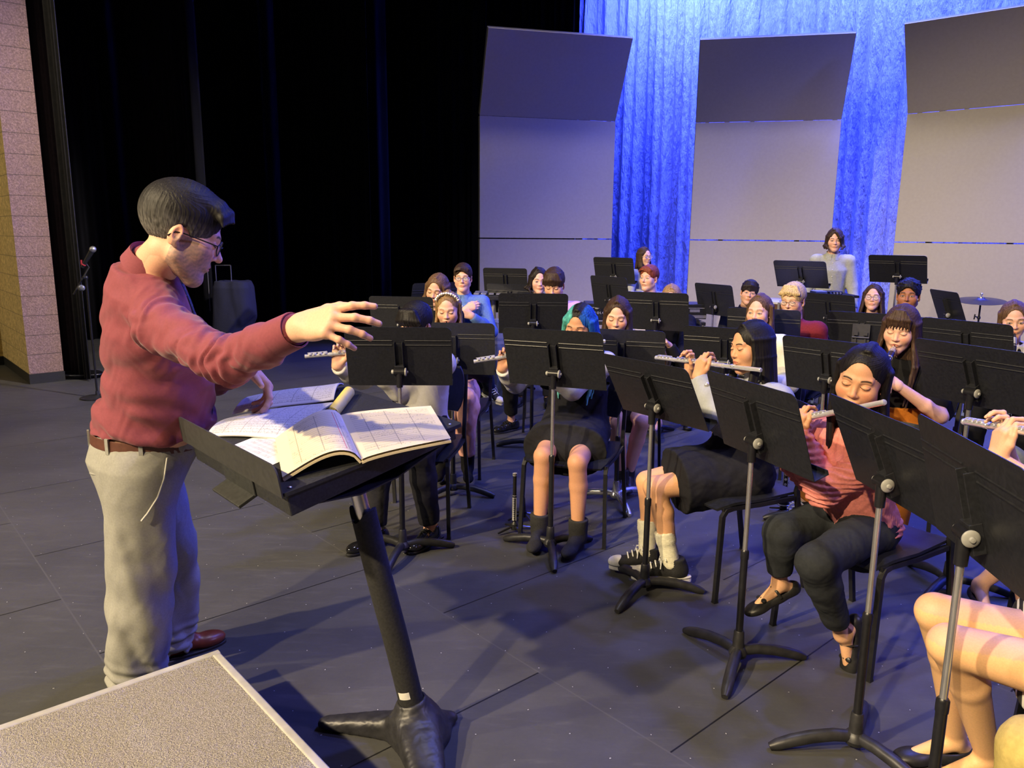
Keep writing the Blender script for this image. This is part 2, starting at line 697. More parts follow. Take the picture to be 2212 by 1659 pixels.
def head_prims(c, R, s, male, mouth=0):
    H = lambda x, y, z: c + R @ (np.array([x, y, z]) * s)
    E = lambda p, r, op='u', k=.012: el(H(*p), np.array(r) * s, R, op, k * s)
    T = lambda p, q, a, b, op='u', k=.012: rc(H(*p), H(*q), a * s, b * s, op, k * s)
    jw = .053 if male else .046
    P = [E((0, -.012, .036), (.074, .094, .083)),
         E((0, .028, -.028), (.061 if male else .059, .058, .074), k=.03)]
    for x in (-1, 1):
        P += [T((x * jw, .004, -.056), (x * .014, .060, -.098), .017, .014, k=.035),
              E((x * .038, .054, -.024), (.026, .024, .026), k=.03),
              T((x * .042, .070, .026), (x * .012, .080, .023), .009 if male else .006, .008 if male else .006, k=.018)]
    P += [E((0, .066, -.098), (.019, .016, .015) if male else (.016, .015, .014), k=.025)]
    for x in (-1, 1):
        P += [E((x * .032, .098, .003), (.019, .018, .0120), 's', .016),
              E((x * .031, .0735, .003), (.0155, .0130, .0120), k=.004)]
    ny = .0075 if male else .001
    P += [T((0, .079 + ny * .3, .012), (0, .0955 + ny, -.024), .0062, .0088, k=.012),
          E((0, .0955 + ny, -.027), (.0095, .0090, .0080), k=.008)]
    for x in (-1, 1):
        P += [E((x * .0112, .088, -.030), (.0070, .0085, .0060), k=.007),
              E((x * .006, .0945, -.0365), (.0028, .004, .0026), 's', .003)]
    P += [E((0, .079, -.056), (.024, .0115, .014), k=.014),
          E((0, .0860, -.0540), (.0175, .0062, .0040), k=.006),
          E((0, .0852, -.0632), (.0155, .0062, .0046), k=.006),
          T((-.019, .0915, -.0588), (.019, .0915, -.0588), .0016, .0016, 's', .003)]
    if mouth:      # lips parted around a mouthpiece
        P += [E((0, .092, -.0585), (.007, .008, .0035), 's', .003)]
    for x in (-1, 1):
        ear = np.column_stack([R @ nrm((1, x * -.35, 0)), R @ nrm((x * .35, 1, -.15)), R @ nrm((0, .15, 1))])
        P += [el(H(x * .077, -.014, -.006), np.array((.0075, .017, .029)) * s, ear, 'u', .006 * s),
              el(H(x * .0845, -.010, -.002), np.array((.005, .009, .016)) * s, ear, 's', .004 * s),
              E((x * .075, -.004, -.030), (.006, .008, .009), k=.006)]
    return P


def face_paint(P, c, R, s, skin, o, h=.002):
    q = (P - c) @ R / s
    x, y, z = q[:, 0], q[:, 1], q[:, 2]
    ax = np.abs(x)
    base = np.tile(np.array(skin, np.float32), (len(P), 1))
    fr = (y > .045)

    def put(w, colr):
        w = np.clip(w, 0, 1)[:, None]
        base[:] = base * (1 - w) + np.array(colr) * w
    # blood under the skin: cheeks, nose tip, ears
    bl = np.exp(-((ax - .042) / .017) ** 2 - ((z + .026) / .016) ** 2) * fr * o.get('blush', .35)
    bl += np.exp(-(ax / .011) ** 2 - ((z + .028) / .010) ** 2) * fr * .25 + (ax > .077) * .3 * (np.abs(z) < .04)
    put(bl, np.array(skin) * np.array((1.02, .66, .62)))
    if o.get('beard') is not None:
        t = np.clip((-.030 - z + .45 * np.clip(ax - .02, 0, 1)) / .010, 0, 1) * (y > -.015) * (z > -.125)
        t *= 1 - np.exp(-(ax / .016) ** 2 - ((z + .059) / .006) ** 2)
        t = np.maximum(t, np.clip((ax - .052) / .006, 0, 1) * (z < .0) * (y > -.01) * (y < .045) * (z > -.12))
        t *= .66 + .30 * wob(P, 60, 4, 2)
        put(t * .85, o['beard'])
    bc = o.get('brow', (.05, .03, .02))
    zb = .0275 + .0030 * np.cos((ax - .032) / .016 * 1.5) - .0015
    put((1 - np.abs(z - zb) / .0045) * 1.8 * np.clip((ax - .012) / .004, 0, 1) * np.clip((.050 - ax) / .006, 0, 1) * fr * o.get('browk', .85), bc)
    dx = (ax - .0312) / .0150
    e = o.get('eyes', 'open')
    if e == 'open':
        ell = dx ** 2 + ((z - .003) / .0052) ** 2
        put((1.15 - ell) * 6 * fr, (.50, .46, .44))
        gx = o.get('gaze', 0.0)
        ir = ((x - np.sign(x) * .0312 - gx) ** 2 + (z - .003) ** 2) ** .5 / .0056
        put((1 - ir) * 5 * fr * (ell < 1.1), o.get('iris', (.035, .02, .012)))
        put((1 - np.abs(z - (.0080 - .0058 * dx ** 2)) / .0022) * 2 * (np.abs(dx) < 1.15) * fr, (.015, .01, .01))
        put((1 - np.abs(z - (-.0024 + .005 * dx ** 2)) / .0012) * .7 * (np.abs(dx) < 1.05) * fr, np.array(skin) * .4)
    else:
        zl = (-.0012 if e == 'closed' else -.0002) + .0042 * dx ** 2
        if e == 'down':
            put((1 - np.abs(z - zl - .0002) / .0030) * 2 * (np.abs(dx) < .9) * fr, (.10, .07, .06))
        put((1 - np.abs(z - zl - .001) / max(.0019, .75 * h)) * 2.2 * (np.abs(dx) < 1.12) * fr, (.012, .008, .008))
        put((1 - np.abs(z - (.0118 - .0045 * dx ** 2)) / .0012) * .8 * (np.abs(dx) < 1.05) * fr, np.array(skin) * np.array((.55, .42, .38)))
    lc = np.array(o.get('lip', np.array(skin) * np.array((.94, .56, .52)))) * .7 + np.array(skin) * .3
    lw = .0205 * np.sqrt(np.clip(1 - ((z + .0588) / .0085) ** 2, 0, 1))
    put((lw - ax) / .004 * (y > .06), lc)
    put((1 - np.abs(z + .0588 - .02 * (ax - .01) * (ax > .012)) / .0013) * 1.4 * (ax < .0215) * (y > .06), lc * .22)
    return base


def hand_prims(w, d, n, side, curl=(35, 35, 38, 40), thumb='under', s=1.0, spread=1.0, fore=None, k=.0045):
    """wrist w, towards the fingers d, palm facing n; side +1 right hand, -1 left"""
    d = nrm(d)
    n = nrm(A3(n) - d * (A3(n) @ d))
    l = np.cross(d, n) * side
    X = lambda a, b, c: w + (d * a + l * b + n * c) * s
    P = []
    lat = (.027, .0085, -.010, -.0265)
    kn = (.086, .091, .086, .077)
    ln = ((.043, .026, .020), (.048, .030, .021), (.044, .028, .020), (.034, .021, .018))
    for i in range(4):
        P.append(rc(X(-.005, lat[i] * .55, 0), X(kn[i], lat[i], -.002), .0165 * s, .0118 * s, 'u', .014 * s))
    P.append(el(X(.045, -.004, .004), np.array((.038, .030, .013)) * s, np.column_stack([d, l, n]), 'u', .012 * s))
    fo = -d if fore is None else nrm(fore)
    P.append(rc(w, w + fo * .07 * s, .0235 * s, .026 * s, 'u', .02 * s))
    for i in range(4):
        cv = curl[i]
        cv = cv if hasattr(cv, '__len__') else (cv, cv * 1.15, cv * .75)
        p, a = X(kn[i], lat[i], -.002), 0.0
        sp = math.radians((5, 1.5, -2, -7)[i] * spread)
        rr = (.0092, .0094, .0090, .0080)[i] * s
        for j in range(3):
            a += math.radians(cv[j])
            q = p + (d * math.cos(a) * math.cos(sp) + l * math.sin(sp) * max(0, math.cos(a)) + n * math.sin(a)) * ln[i][j] * s
            P.append(rc(p, q, rr * (1 - .09 * j), rr * (.93 - .10 * j), 'u', .007 * s if j == 0 else k * s))
            p = q
    tp = {'under': ((.022, .022, .008), (.052, .042, .022), (.082, .046, .034), (.104, .040, .040)),
          'out': ((.020, .022, .004), (.046, .048, .010), (.070, .066, .014), (.092, .076, .018)),
          'along': ((.020, .022, .006), (.052, .040, .012), (.084, .044, .014), (.110, .042, .016))}[thumb]
    for j in range(3):
        P.append(rc(X(*tp[j]), X(*tp[j + 1]), (.0165, .0118, .0100)[j] * s, (.0120, .0102, .0082)[j] * s, 'u', (.014, .006, .004)[j] * s))
    return P


def ik(a, c, l1, l2, hint):
    a, c = A3(a), A3(c)
    v = c - a
    L = np.linalg.norm(v)
    if L > (l1 + l2) * .995:
        L2 = (l1 + l2) * .995
        l1, l2 = l1 * L / L2, l2 * L / L2
    x = (l1 ** 2 - l2 ** 2 + L ** 2) / (2 * L)
    hgt = math.sqrt(max(0, l1 ** 2 - x ** 2))
    u = v / L
    h = nrm(A3(hint) - u * (A3(hint) @ u))
    return a + u * x + h * hgt


def hair_cap(H, E, t=.010, line=.0, k=.006, face=(.066, .086, .092)):
    return [E((0, -.014, .040), (.0775 + t, .098 + t, .083 + t)),
            E((0, .122, -.012 + line), face, 's', k)]


def hair_prims(style, c, R, s, o, rng):
    H = lambda x, y, z: c + R @ (np.array([x, y, z]) * s)
    E = lambda p, r, op='u', k=.010: el(H(*p), np.array(r) * s, R, op, k * s)
    T = lambda p, q, a, b, op='u', k=.008: rc(H(*p), H(*q), a * s, b * s, op, k * s)
    P = []
    if style in ('short', 'quiff', 'fringe', 'curly', 'crop', 'mop'):
        t = {'short': .011, 'quiff': .012, 'fringe': .015, 'curly': .014, 'crop': .008, 'mop': .017}[style]
        line = o.get('line', 0.0)
        P += [E((0, -.014, .046), (.0765 + t * .6, .097 + t, .082 + t))]
        P.append(E((0, .128, -.004 + line), (.068, .084, .084), 's', .004))
        P.append(E((0, .05, -.085), (.12, .090, .060), 's', .008))
        if style == 'quiff':
            hq = o.get('quiff', 1.0)
            for i in range(13):
                x = -.054 + i * .0085
                z0 = .112 - abs(x) ** 2 * 9
                P.append(T((x, -.02, z0 + .006), (x + .006, .058, z0 - .006), .016, .014))
                P.append(T((x + .006, .058, z0 - .006), (x + .016 * hq, .088 - abs(x) * .35, z0 - .026 + .010 * hq), .014, .009))
                P.append(T((x + .016 * hq, .088 - abs(x) * .35, z0 - .026 + .010 * hq), (x + .026 * hq, .095 + .010 * hq - abs(x) * .5, z0 - .034), .009, .003))
        for x in (-1, 1):
            P.append(E((x * .086, .000, -.012), (.028, .026, .036), 's', .006))
        P.append(cut(H(0, -.1, -.062), R @ np.array((0, .35, -1.0)), .012))
        if style in ('fringe', 'mop'):
            n = 15 if style == 'mop' else 11
            for i in range(n):
                x = -.066 + .132 * i / (n - 1)
                dr = rng.uniform(-.006, .006)
                lowr = (.030 if style == 'fringe' else .024) + dr + o.get('frl', 0)
                sw = o.get('sweep', .018)
                P.append(T((x * .6, .050, .112), (x, .086 - abs(x) * .35, .080 - abs(x) * .25), .016, .013))
                P.append(T((x, .086 - abs(x) * .35, .080 - abs(x) * .25), (x * 1.02 + sw, .092 - abs(x + sw) * .42, lowr), .012, .004))
        if style in ('curly', 'mop'):
            for i in range(46 if style == 'curly' else 30):
                a = rng.uniform(0, 6.28)
                e = math.asin(rng.uniform(.05 if style == 'curly' else .2, 1))
                p = np.array((math.cos(a) * math.cos(e) * .082, -.014 + math.sin(a) * math.cos(e) * .102, .048 + math.sin(e) * .086))
                if p[1] > .045 and p[2] < .085:
                    continue
                rr = rng.uniform(.011, .016)
                P.append(E(tuple(p), (rr, rr, rr * .8), 'u', .006))
    else:
        L = o.get('len', .30)
        part = o.get('part', 0.0)
        t = o.get('t', .010)
        P += [E((0, -.021, .041), (.0750 + t * .7, .096 + t * .75, .0815 + t * .75))]
        P.append(E((0, .122, .010), np.array(o.get('face', (.062, .086, .094))) * np.array((1.0, 1.0, 1.03)), 's', .004))
        P.append(E((0, .05, -.110), (.060, .090, .060), 's', .008))
        P.append(cut(H(0, 0, -.075), R @ np.array((0, 0, -1.0)), .01))
        P.append(T((part, -.01, .1285 + t), (part, .085, .098 + t), .0030, .0030, 's', .005))
        n = o.get('n', 11) + 3
        if style == 'long' and L > .1:
            top_, bot_ = H(0, -.045, .05), H(0, -.060, -.04) - ZZ * L * .92
            bx = np.column_stack([R[:, 0] * np.array([1, 1, 0]), np.cross(ZZ, R[:, 0] * np.array([1, 1, 0])), ZZ])
            bx[:, 0] = nrm(bx[:, 0]); bx[:, 1] = nrm(bx[:, 1])
            dz = bot_[2] - top_[2]
            P.append(loft(top_, bx, [dz, dz * .6, dz * .3, 0], np.array([.040, .066, .070, .040]) * s + o.get('puff', 0) * .8, np.array([.018, .028, .036, .030]) * s, 0, np.array([-.012, -.004, .0, .008]), k=.03))
        tied = style == 'tied'
        for sgn in (-1, 1):
            for i in range(n):
                ph = math.radians(o.get('a0', 58) + (178 - o.get('a0', 58)) * i / (n - 1))
                sx, cy = math.sin(ph) * sgn, math.cos(ph)
                rr = .0120 + rng.uniform(-.002, .002)
                p0 = np.array((part + sgn * .006, min(.046, max(-.07, .085 * math.cos(ph * .75))), .118))
                p0[2] = .042 + .088 * math.sqrt(max(0.05, 1 - (p0[1] + .014) ** 2 / .1065 ** 2))
                p1 = np.array((sx * (.079 + o.get('puff', 0) * .3), -.014 + cy * .096, .042))
                p2 = np.array((sx * (.081 + o.get('puff', 0) * .7), -.016 + cy * .092, -.045))
                P.append(T(tuple(p0), tuple(p1), rr * .45, rr, k=.008))
                P.append(T(tuple(p1), tuple(p2), rr, rr, k=.006))
                if tied:
                    P.append(T(tuple(p2), (sgn * .012, -.105, -.03), rr * .8, rr, k=.008))
                    continue
                w2 = H(*p2)
                fw = R[:, 1] * s
                drop = L * (1 + rng.uniform(-.08, .05))
                front = i <= o.get('front', 3)
                out = R[:, 0] * sgn * s
                flat = np.array([1, 1, 0])
                back = -.010 if not front else .030
                w3 = w2 - ZZ * drop * .4 + (fw * back + out * (.004 + o.get('puff', 0))) * flat + out * rng.uniform(-.004, .004)
                w4 = w2 - ZZ * drop + (fw * (back * 1.6 + (.02 if front else 0)) + out * (.0 + (-.010 if front else .0))) * flat + out * rng.uniform(-.010, .012)
                if o.get('wavy'):
                    w3 = w3 + out * .012 * math.sin(i * 2.1) + fw * .010 * math.cos(i * 1.7)
                    w4 = w4 + out * .014 * math.cos(i * 2.6)
                P.append(rc(w2, w3, rr * s, rr * .95 * s, 'u', .006))
                P.append(rc(w3, w4, rr * .95 * s, rr * .45 * s, 'u', .006))
        if o.get('fringe'):
            for i in range(9):
                x = -.052 + .104 * i / 8
                P.append(T((x * .4, .060, .116), (x, .088 - abs(x) * .3, .078), .010, .009))
                P.append(T((x, .088 - abs(x) * .3, .078), (x * 1.15 + .004, .094 - abs(x) * .45, .030 + rng.uniform(-.004, .006) - abs(x) * .25), .009, .0035))
    return P


def hair_disp(c, R, s, amp, seed, curl=False):
    def f(P, N):
        q = (P - c) @ R / s
        if curl:
            return amp * (wob(P, 38, seed, 2))
        an = np.arctan2(q[:, 0], q[:, 1] + .014)
        rad = np.hypot(q[:, 0], q[:, 1] + .014)
        # strands run from the parting to the sides, then straight down
        top = np.clip((q[:, 2] - .045) / .03, 0, 1) * np.clip((.085 - rad) / .03, 0, 1)
        u = an * (1 - top) + (q[:, 1] * 11) * top
        w = 2.2 * wob(P * np.array([1, 1, .35]), 6, seed, 2)
        g = np.sin(u * 46 + w) * .55 + .45 * np.sin(u * 97 + 2 * w) + .35 * np.sin(u * 19 + w)
        return amp * .62 * g
    return f
def foot_frame(t, up=None):
    t = nrm(t)
    up = ZZ if up is None else A3(up)
    up = nrm(up - t * (up @ t))
    return np.column_stack([np.cross(t, up), t, up])


def shoe_prims(kind, A, Rf, s):
    o = A - Rf[:, 2] * .085 * s
    H = lambda x, y, z: o + Rf @ (np.array([x, y, z]) * s)
    E = lambda p, r, op='u', k=.02: el(H(*p), np.array(r) * s, Rf, op, k * s)
    T = lambda p, q, a, b, op='u', k=.02: rc(H(*p), H(*q), a * s, b * s, op, k * s)
    if kind == 'flat':
        P = [E((0, -.045, .022), (.033, .042, .036)), E((0, .03, .018), (.036, .08, .030)), E((0, .125, .014), (.041, .065, .026)),
             E((0, .018, .058), (.027, .075, .040), 's', .006), cut(H(0, 0, 0), -Rf[:, 2], .006)]
    elif kind == 'sneaker':
        P = [E((0, -.040, .055), (.036, .045, .055)), E((0, .03, .050), (.038, .075, .044)), E((0, .125, .036), (.043, .066, .030)),
             T((0, -.020, .06), (0, -.022, .115), .043, .043), cut(H(0, 0, .118), Rf[:, 2], .006), cut(H(0, 0, .022), -Rf[:, 2], .004)]
    elif kind == 'boot':
        P = [E((0, -.040, .045), (.034, .045, .045)), E((0, .03, .042), (.035, .075, .042)), E((0, .115, .028), (.036, .068, .026)),
             T((0, -.006, .06), (0, -.006, .150), .045, .049), cut(H(0, 0, .150), Rf[:, 2], .004), cut(H(0, 0, 0), -Rf[:, 2], .005)]
    else:
        P = [E((0, -.045, .040), (.034, .043, .044)), E((0, .03, .042), (.037, .075, .044)), E((0, .130, .028), (.042, .066, .028)),
             T((0, -.018, .05), (0, -.020, .085), .039, .040), cut(H(0, 0, .086), Rf[:, 2], .005), cut(H(0, 0, .004), -Rf[:, 2], .004)]
    return P, H


def shoe(kind, A, Rf, s, parent, mat, h=.005, extras=True):
    P, H = shoe_prims(kind, A, Rf, s)
    so = solid('shoe', P, h, mat, parent)
    if kind == 'sneaker':
        m = MB()
        out = [(.043 * math.cos(a) * (1 + .10 * math.sin(a)), .045 + .145 * math.sin(a)) for a in np.linspace(0, 2 * math.pi, 36, endpoint=False)]
        m.prism([(x * s, y * s) for x, y in out], .034 * s, H(0, 0, .013), Rf)
        m.build('sole', M('white_rubber', (.82, .80, .74), .55), so, bevel=.006)
        m = MB()
        m.prism([(x * s * 1.012, y * s * 1.004) for x, y in out], .003 * s, H(0, 0, .020), Rf)
        m.build('sole_stripe', M('black_rubber', (.02, .02, .02), .6), so)
        tp = [el(H(0, .138, .034), np.array((.0415, .056, .0325)) * s, Rf), cut(H(0, .125, 0), -Rf[:, 1], .003), cut(H(0, 0, .022), -Rf[:, 2], .003)]
        solid('toe_cap', tp, h * .8, M('white_rubber'), so)
        m = MB()
        for i in range(5):
            y, z = .095 - .022 * i, .078 + .010 * i
            m.tube([H(-.030, y, z - .012), H(0, y + .004, z + .008), H(.030, y - .008, z - .010)], .0035 * s, 6)
        for sx in (-1, 1):
            m.tube([H(0, .015, .122), H(sx * .02, .035, .135), H(sx * .045, .03, .115), H(sx * .035, .022, .10), H(0, .017, .122)], .003 * s, 6)
            m.tube([H(0, .015, .122), H(sx * .03, .05, .11), H(sx * .050, .055, .075)], .003 * s, 6)
        m.build('laces', M('white_cotton', (.85, .84, .80), .8), so)
    elif kind == 'dress' and extras:
        m = MB()
        out = [(.044 * math.cos(a) * (1 + .12 * math.sin(a)), .045 + .153 * math.sin(a)) for a in np.linspace(0, 2 * math.pi, 32, endpoint=False)]
        m.prism([(x * s, y * s) for x, y in out], .014 * s, H(0, 0, .004), Rf)
        m.box(H(0, -.06, -.004), np.array((.066, .07, .018)) * s, Rf)
        m.build('sole', M('black_rubber', (.02, .02, .02), .6), so, bevel=.003)
        m = MB()
        for i in range(4):
            y, z = .078 - .018 * i, .076 + .0045 * i
            m.tube([H(-.020, y, z - .008), H(0, y, z + .006), H(.020, y, z - .008)], .0028 * s, 6)
        m.build('laces', M('black_cotton', (.02, .02, .022), .8), so)
    elif kind == 'strap':
        pass
    return so, H


def arm_chain(o, S, sd, s, male):
    """elbow, wrist, hand frame for one side"""
    a = o.get('arms', {}).get(sd)
    sg = 1 if sd == 'R' else -1
    return a, sg


def person(name, label, o, group=None, cat='person'):
    global ORG
    s = o.get('s', 1.0)
    male = o.get('male', False)
    Hc = A3(o['head'])
    az = o['yaw']
    f = fdir(az)
    rt = np.cross(f, ZZ)
    hR = headR(o.get('hyaw', az), o.get('hpitch', 8), o.get('hroll', 0))
    hs = s * o.get('hs', 1.0)
    seated = o.get('seated', True)
    sh = o.get('sh', .166 if male else .152) * s
    Nk = o.get('neck')
    Nk = Hc - hR[:, 2] * .155 * s - hR[:, 1] * .035 * s - ZZ * .015 * s if Nk is None else A3(Nk)
    hips = o.get('hips')
    if hips is None:
        hz = .535 if seated else .93 * s
        hips = np.array([Nk[0], Nk[1], hz]) - f * o.get('lean', .07)
    hips = A3(hips)
    ORG = np.array([hips[0], hips[1], 0.0])
    root = empty(name, ORG, 0, label, cat, group)
    bv, hv = o.get('bv', .008), o.get('hv', .004)
    skin = np.array(SKINS[o.get('skin', 'fair')])
    zt = nrm(Nk - hips)
    TR = np.column_stack([rt, np.cross(zt, rt), zt])
    TR[:, 0] = nrm(np.cross(TR[:, 1], zt))
    Lt = np.linalg.norm(Nk - hips)
    if male:
        tz, trx, try_ = [-.2, 0, .25, .5, .72, .9, 1.0], [.13, .152, .142, .146, .156, .128, .068], [.10, .110, .104, .106, .110, .086, .060]
    else:
        tz, trx, try_ = [-.2, 0, .25, .5, .72, .9, 1.0], [.13, .165, .138, .132, .146, .120, .058], [.10, .112, .098, .096, .110, .080, .052]
    bl = o.get('belly', 0)
    tz, trx, try_ = np.array(tz) * Lt, np.array(trx) * s * o.get('fat', 1), np.array(try_) * s * o.get('fat', 1)
    toy = np.array([0, 0, .01 + bl, .012 + bl * .8, .012, -.008, -.012]) * s
    try_ = try_ + np.array([0, bl * .5, bl, bl * .7, 0, 0, 0]) * s
    body = [loft(hips, TR, tz, trx, try_, 0, toy, k=.02)]
    if seated:
        body.append(el(hips - ZZ * .02 * s - f * .03 * s, np.array((.165, .125, .095)) * s, np.column_stack([rt, f, ZZ]), k=.03))
    body.append(rc(Nk - zt * .03, Hc - hR[:, 2] * .07 * s - hR[:, 1] * .018 * s, (.058 if male else .050) * s, (.053 if male else .045) * s, k=.02))
    # arms
    arms = {}
    l1, l2 = .285 * s, .250 * s
    hands = []
    for sd, sg in (('R', 1), ('L', -1)):
        S = Nk - zt * .055 * s + rt * sg * sh + f * o.get('shf', 0.0)
        a = dict(o.get('arms', {}).get(sd) or {})
        if not a:
            if seated:
                a = dict(w=hips + rt * sg * .10 + f * .26 + ZZ * .12, d=f - rt * sg * .35 - ZZ * .25, n=-ZZ, hint=rt * sg * .6 - f * .6 - ZZ, curl=(22, 25, 28, 30))
            else:
                a = dict(w=S + rt * sg * .09 - ZZ * .52 * s + f * .05, d=-ZZ + f * .15, n=-rt * sg, hint=-f + rt * sg * .3, curl=(25, 28, 30, 34))
        if 'S' in a:
            S = A3(a['S'])
        W = A3(a['w'])
        hint = A3(a.get('hint', -ZZ + rt * sg * .7 - f * .2))
        E_ = A3(a['e']) if 'e' in a else ik(S, W, l1, l2, hint)
        arms[sd] = (S, E_, W, a)
        body += [rc(Nk - zt * .045 * s, S, .052 * s, .050 * s, k=.03), rc(S, E_, (.052 if male else .044) * s, (.042 if male else .035) * s, k=.02),
                 rc(E_, E_ + (W - E_) * .35, (.041 if male else .035) * s, (.043 if male else .036) * s, k=.02),
                 rc(E_ + (W - E_) * .35, W, (.042 if male else .035) * s, .0245 * s, k=.012)]
        if not a.get('nohand'):
            hands.append(hand_prims(W, a.get('d', W - E_), a.get('n', -f), sg, a.get('curl', (30, 32, 34, 36)), a.get('thumb', 'under'), s * a.get('hs', 1.0 if male else .92), a.get('spread', 1), E_ - W))
    # legs
    legs = {}
    lf = .90 if (o.get('bottom') or {}).get('kind') == 'pants' else 1.0
    kn, an, td = o.get('knees', {}), o.get('ankles', {}), o.get('toes', {})
    for sd, sg in (('R', 1), ('L', -1)):
        J = hips + rt * sg * .088 * s - ZZ * .02
        if seated:
            K = A3(kn[sd]) if sd in kn else J + f * .41 * s + rt * sg * .05 - ZZ * .01
            A_ = A3(an[sd]) if sd in an else np.array([K[0], K[1], .09]) + f * .03
        else:
            A_ = A3(an[sd]) if sd in an else J * np.array([1, 1, 0]) + ZZ * .09 + rt * sg * .03
            K = A3(kn[sd]) if sd in kn else (J + A_) / 2 + f * .02
        t = A3(td[sd]) if sd in td else f + rt * sg * .15
        legs[sd] = (J, K, A_, t)
        cal = K + (A_ - K) * .30 - nrm(np.cross(np.cross(A_ - K, t if abs(nrm(t) @ nrm(A_ - K)) < .9 else f), A_ - K)) * .012 * s * -1
        dn = nrm(A_ - K)
        bk = -(t - dn * (t @ dn))
        bk = nrm(bk) if np.linalg.norm(bk) > 1e-3 else -f
        cal = K + (A_ - K) * .30 + bk * .016 * s
        cal = K + (A_ - K) * .34 + bk * .014 * s
        body += [rc(J, J + (K - J) * .5, .084 * s * lf, .069 * s * lf, k=.03 * lf), rc(J + (K - J) * .5, K, .069 * s * lf, .053 * s * lf, k=.012),
                 rc(K - bk * .004 * s, cal, .049 * s * lf, .050 * s * lf, k=.014), rc(cal, A_, .050 * s * lf, .032 * s * lf, k=.012),
                 el(A_, .031 * s, k=.010)]
        Rf = foot_frame(t, o.get('foot_up', {}).get(sd))
        so = A_ - Rf[:, 2] * .085 * s
        body += [rc(A_ - Rf[:, 1] * .032 * s - Rf[:, 2] * .045 * s, A_ - Rf[:, 2] * .01, .026 * s, .029 * s, k=.012),
                 rc(A_ - Rf[:, 2] * .022 * s, so + Rf[:, 1] * .13 * s + Rf[:, 2] * .022 * s, .029 * s, .018 * s, k=.014)]
    # one continuous body mesh: trunk and limbs, head, hands
    vs, qs, cs, n = [], [], [], 0
    Fd, lo, hh = field(body, bv)
    P, Q = surfnet(Fd, lo, hh)
    P = relax(P, Q, 1)
    c = np.tile(skin.astype(np.float32), (len(P), 1))
    if o.get('legcol') is not None:
        c[P[:, 2] < hips[2] + .05] = o['legcol']
    vs.append(P); qs.append(Q); cs.append(c); n += len(P)
    if not o.get('nohead'):
        hp = head_prims(Hc, hR, hs, male, o.get('mouth', 0))
        hp.append(rc(Hc - hR[:, 2] * .06 * s - hR[:, 1] * .022 * s, Nk - zt * .01, (.054 if male else .046) * s, (.060 if male else .052) * s, 'u', .02))
        Fd, lo, hh = field(hp, hv)
        P, Q = surfnet(Fd, lo, hh)
        P = relax(P, Q, 1, .35)
        vs.append(P); qs.append(Q + n); n += len(P)
        cs.append(face_paint(P, Hc, hR, hs, skin, o.get('face', {}), hv))
    for hp in hands:
        Fd, lo, hh = field(hp, min(.0034, hv) if not o.get('farhand') else .0045)
        P, Q = surfnet(Fd, lo, hh)
        vs.append(P); qs.append(Q + n); n += len(P)
        cc = np.tile((skin * np.array(o.get('handtint', (1, 1, 1)))).astype(np.float32), (len(P), 1))
        cs.append(cc)
    me = np_mesh('body', np.vstack(vs), np.vstack(qs), col=np.vstack(cs))
    mesh_obj('body', me, SKIN, root)
    # hair
    hr = o.get('hair')
    if hr and not o.get('nohead'):
        rng = np.random.default_rng(hr.get('seed', 3))
        hp = hair_prims(hr['style'], Hc, hR, hs, hr, rng)
        if hr.get('extra'):
            hp += hr['extra'](Hc, hR, hs)
        col = hr.get('col', (.05, .03, .02))
        curl = hr['style'] in ('curly',)
        solid('hair', hp, hv * 1.05, HAIRM, root, col=col if callable(col) else np.array(col), disp=hair_disp(Hc, hR, hs, hr.get('amp', .0016), hr.get('seed', 3), curl), smooth=1)
    # clothes
    tp = o.get('top')
    if tp:
        g = tp.get('g', .014)
        hem = tp.get('hem', .06)
        z2 = np.concatenate([[-hem], tz[1:-1], [Lt - tp.get('drop', .012)]])
        P = [loft(hips, TR, z2, np.interp(z2, tz, trx) + g * 1.1, np.interp(z2, tz, try_) + g * 1.1, 0, np.interp(z2, tz, toy), k=.02)]
        if seated and hem > 0:
            P.append(el(hips - ZZ * .0 - f * .03 * s, np.array((.172, .135, .09)) * s, np.column_stack([rt, f, ZZ]), k=.03))
        if tp.get('collar'):
            P.append(rc(Nk - zt * .06 * s, Nk + nrm(Hc - hR[:, 1] * .02 - Nk) * .012 * s, (.082 if male else .064) * s, (.061 if male else .051) * s, k=.02))
        sl = tp.get('sleeve', 1.0)
        for sd, sg in (('R', 1), ('L', -1)):
            S, E_, W, a = arms[sd]
            P.append(rc(Nk - zt * .05 * s, S, .050 * s + g, .052 * s + g, k=.03))
            if sl <= 0:
                continue
            gu, gl = g * tp.get('ga', 1.0), g * tp.get('gl', 1.0)
            if sl < .6:
                q = S + (E_ - S) * sl * 1.6
                P.append(rc(S, q, .052 * s + gu, .046 * s + gu * 1.3, k=.02))
                P.append(cut(q, E_ - S, .004, np.minimum(q, E_) - .1, np.maximum(q, E_) + .1) if False else rc(q, q, .001))
            else:
                P.append(rc(S, E_, (.052 if male else .045) * s + gu, (.042 if male else .037) * s + gu, k=.02))
                e2 = E_ + (W - E_) * (.5)
                q = E_ + (W - E_) * min(1.0, (sl - .5) * 2) * tp.get('cuff', .97)
                P.append(rc(E_, e2, (.042 if male else .037) * s + gl, (.037 if male else .032) * s + gl, k=.02))
                P.append(rc(e2, q, (.037 if male else .032) * s + gl, .028 * s + gl * .75, k=.02))
                dd = nrm(W - E_)
                r_ = .028 * s + gl * .75
                P.append(cut(q, dd, .003, q - .05, q + .05 + dd * .03))
        if tp.get('extra'):
            P += tp['extra'](locals())
        if tp.get('hemcut'):
            P.append(cut(*tp['hemcut'], .006))
        amp = tp.get('amp', .003)
        ff = tp.get('freq', 8)
        sd_ = tp.get('seed', 1)
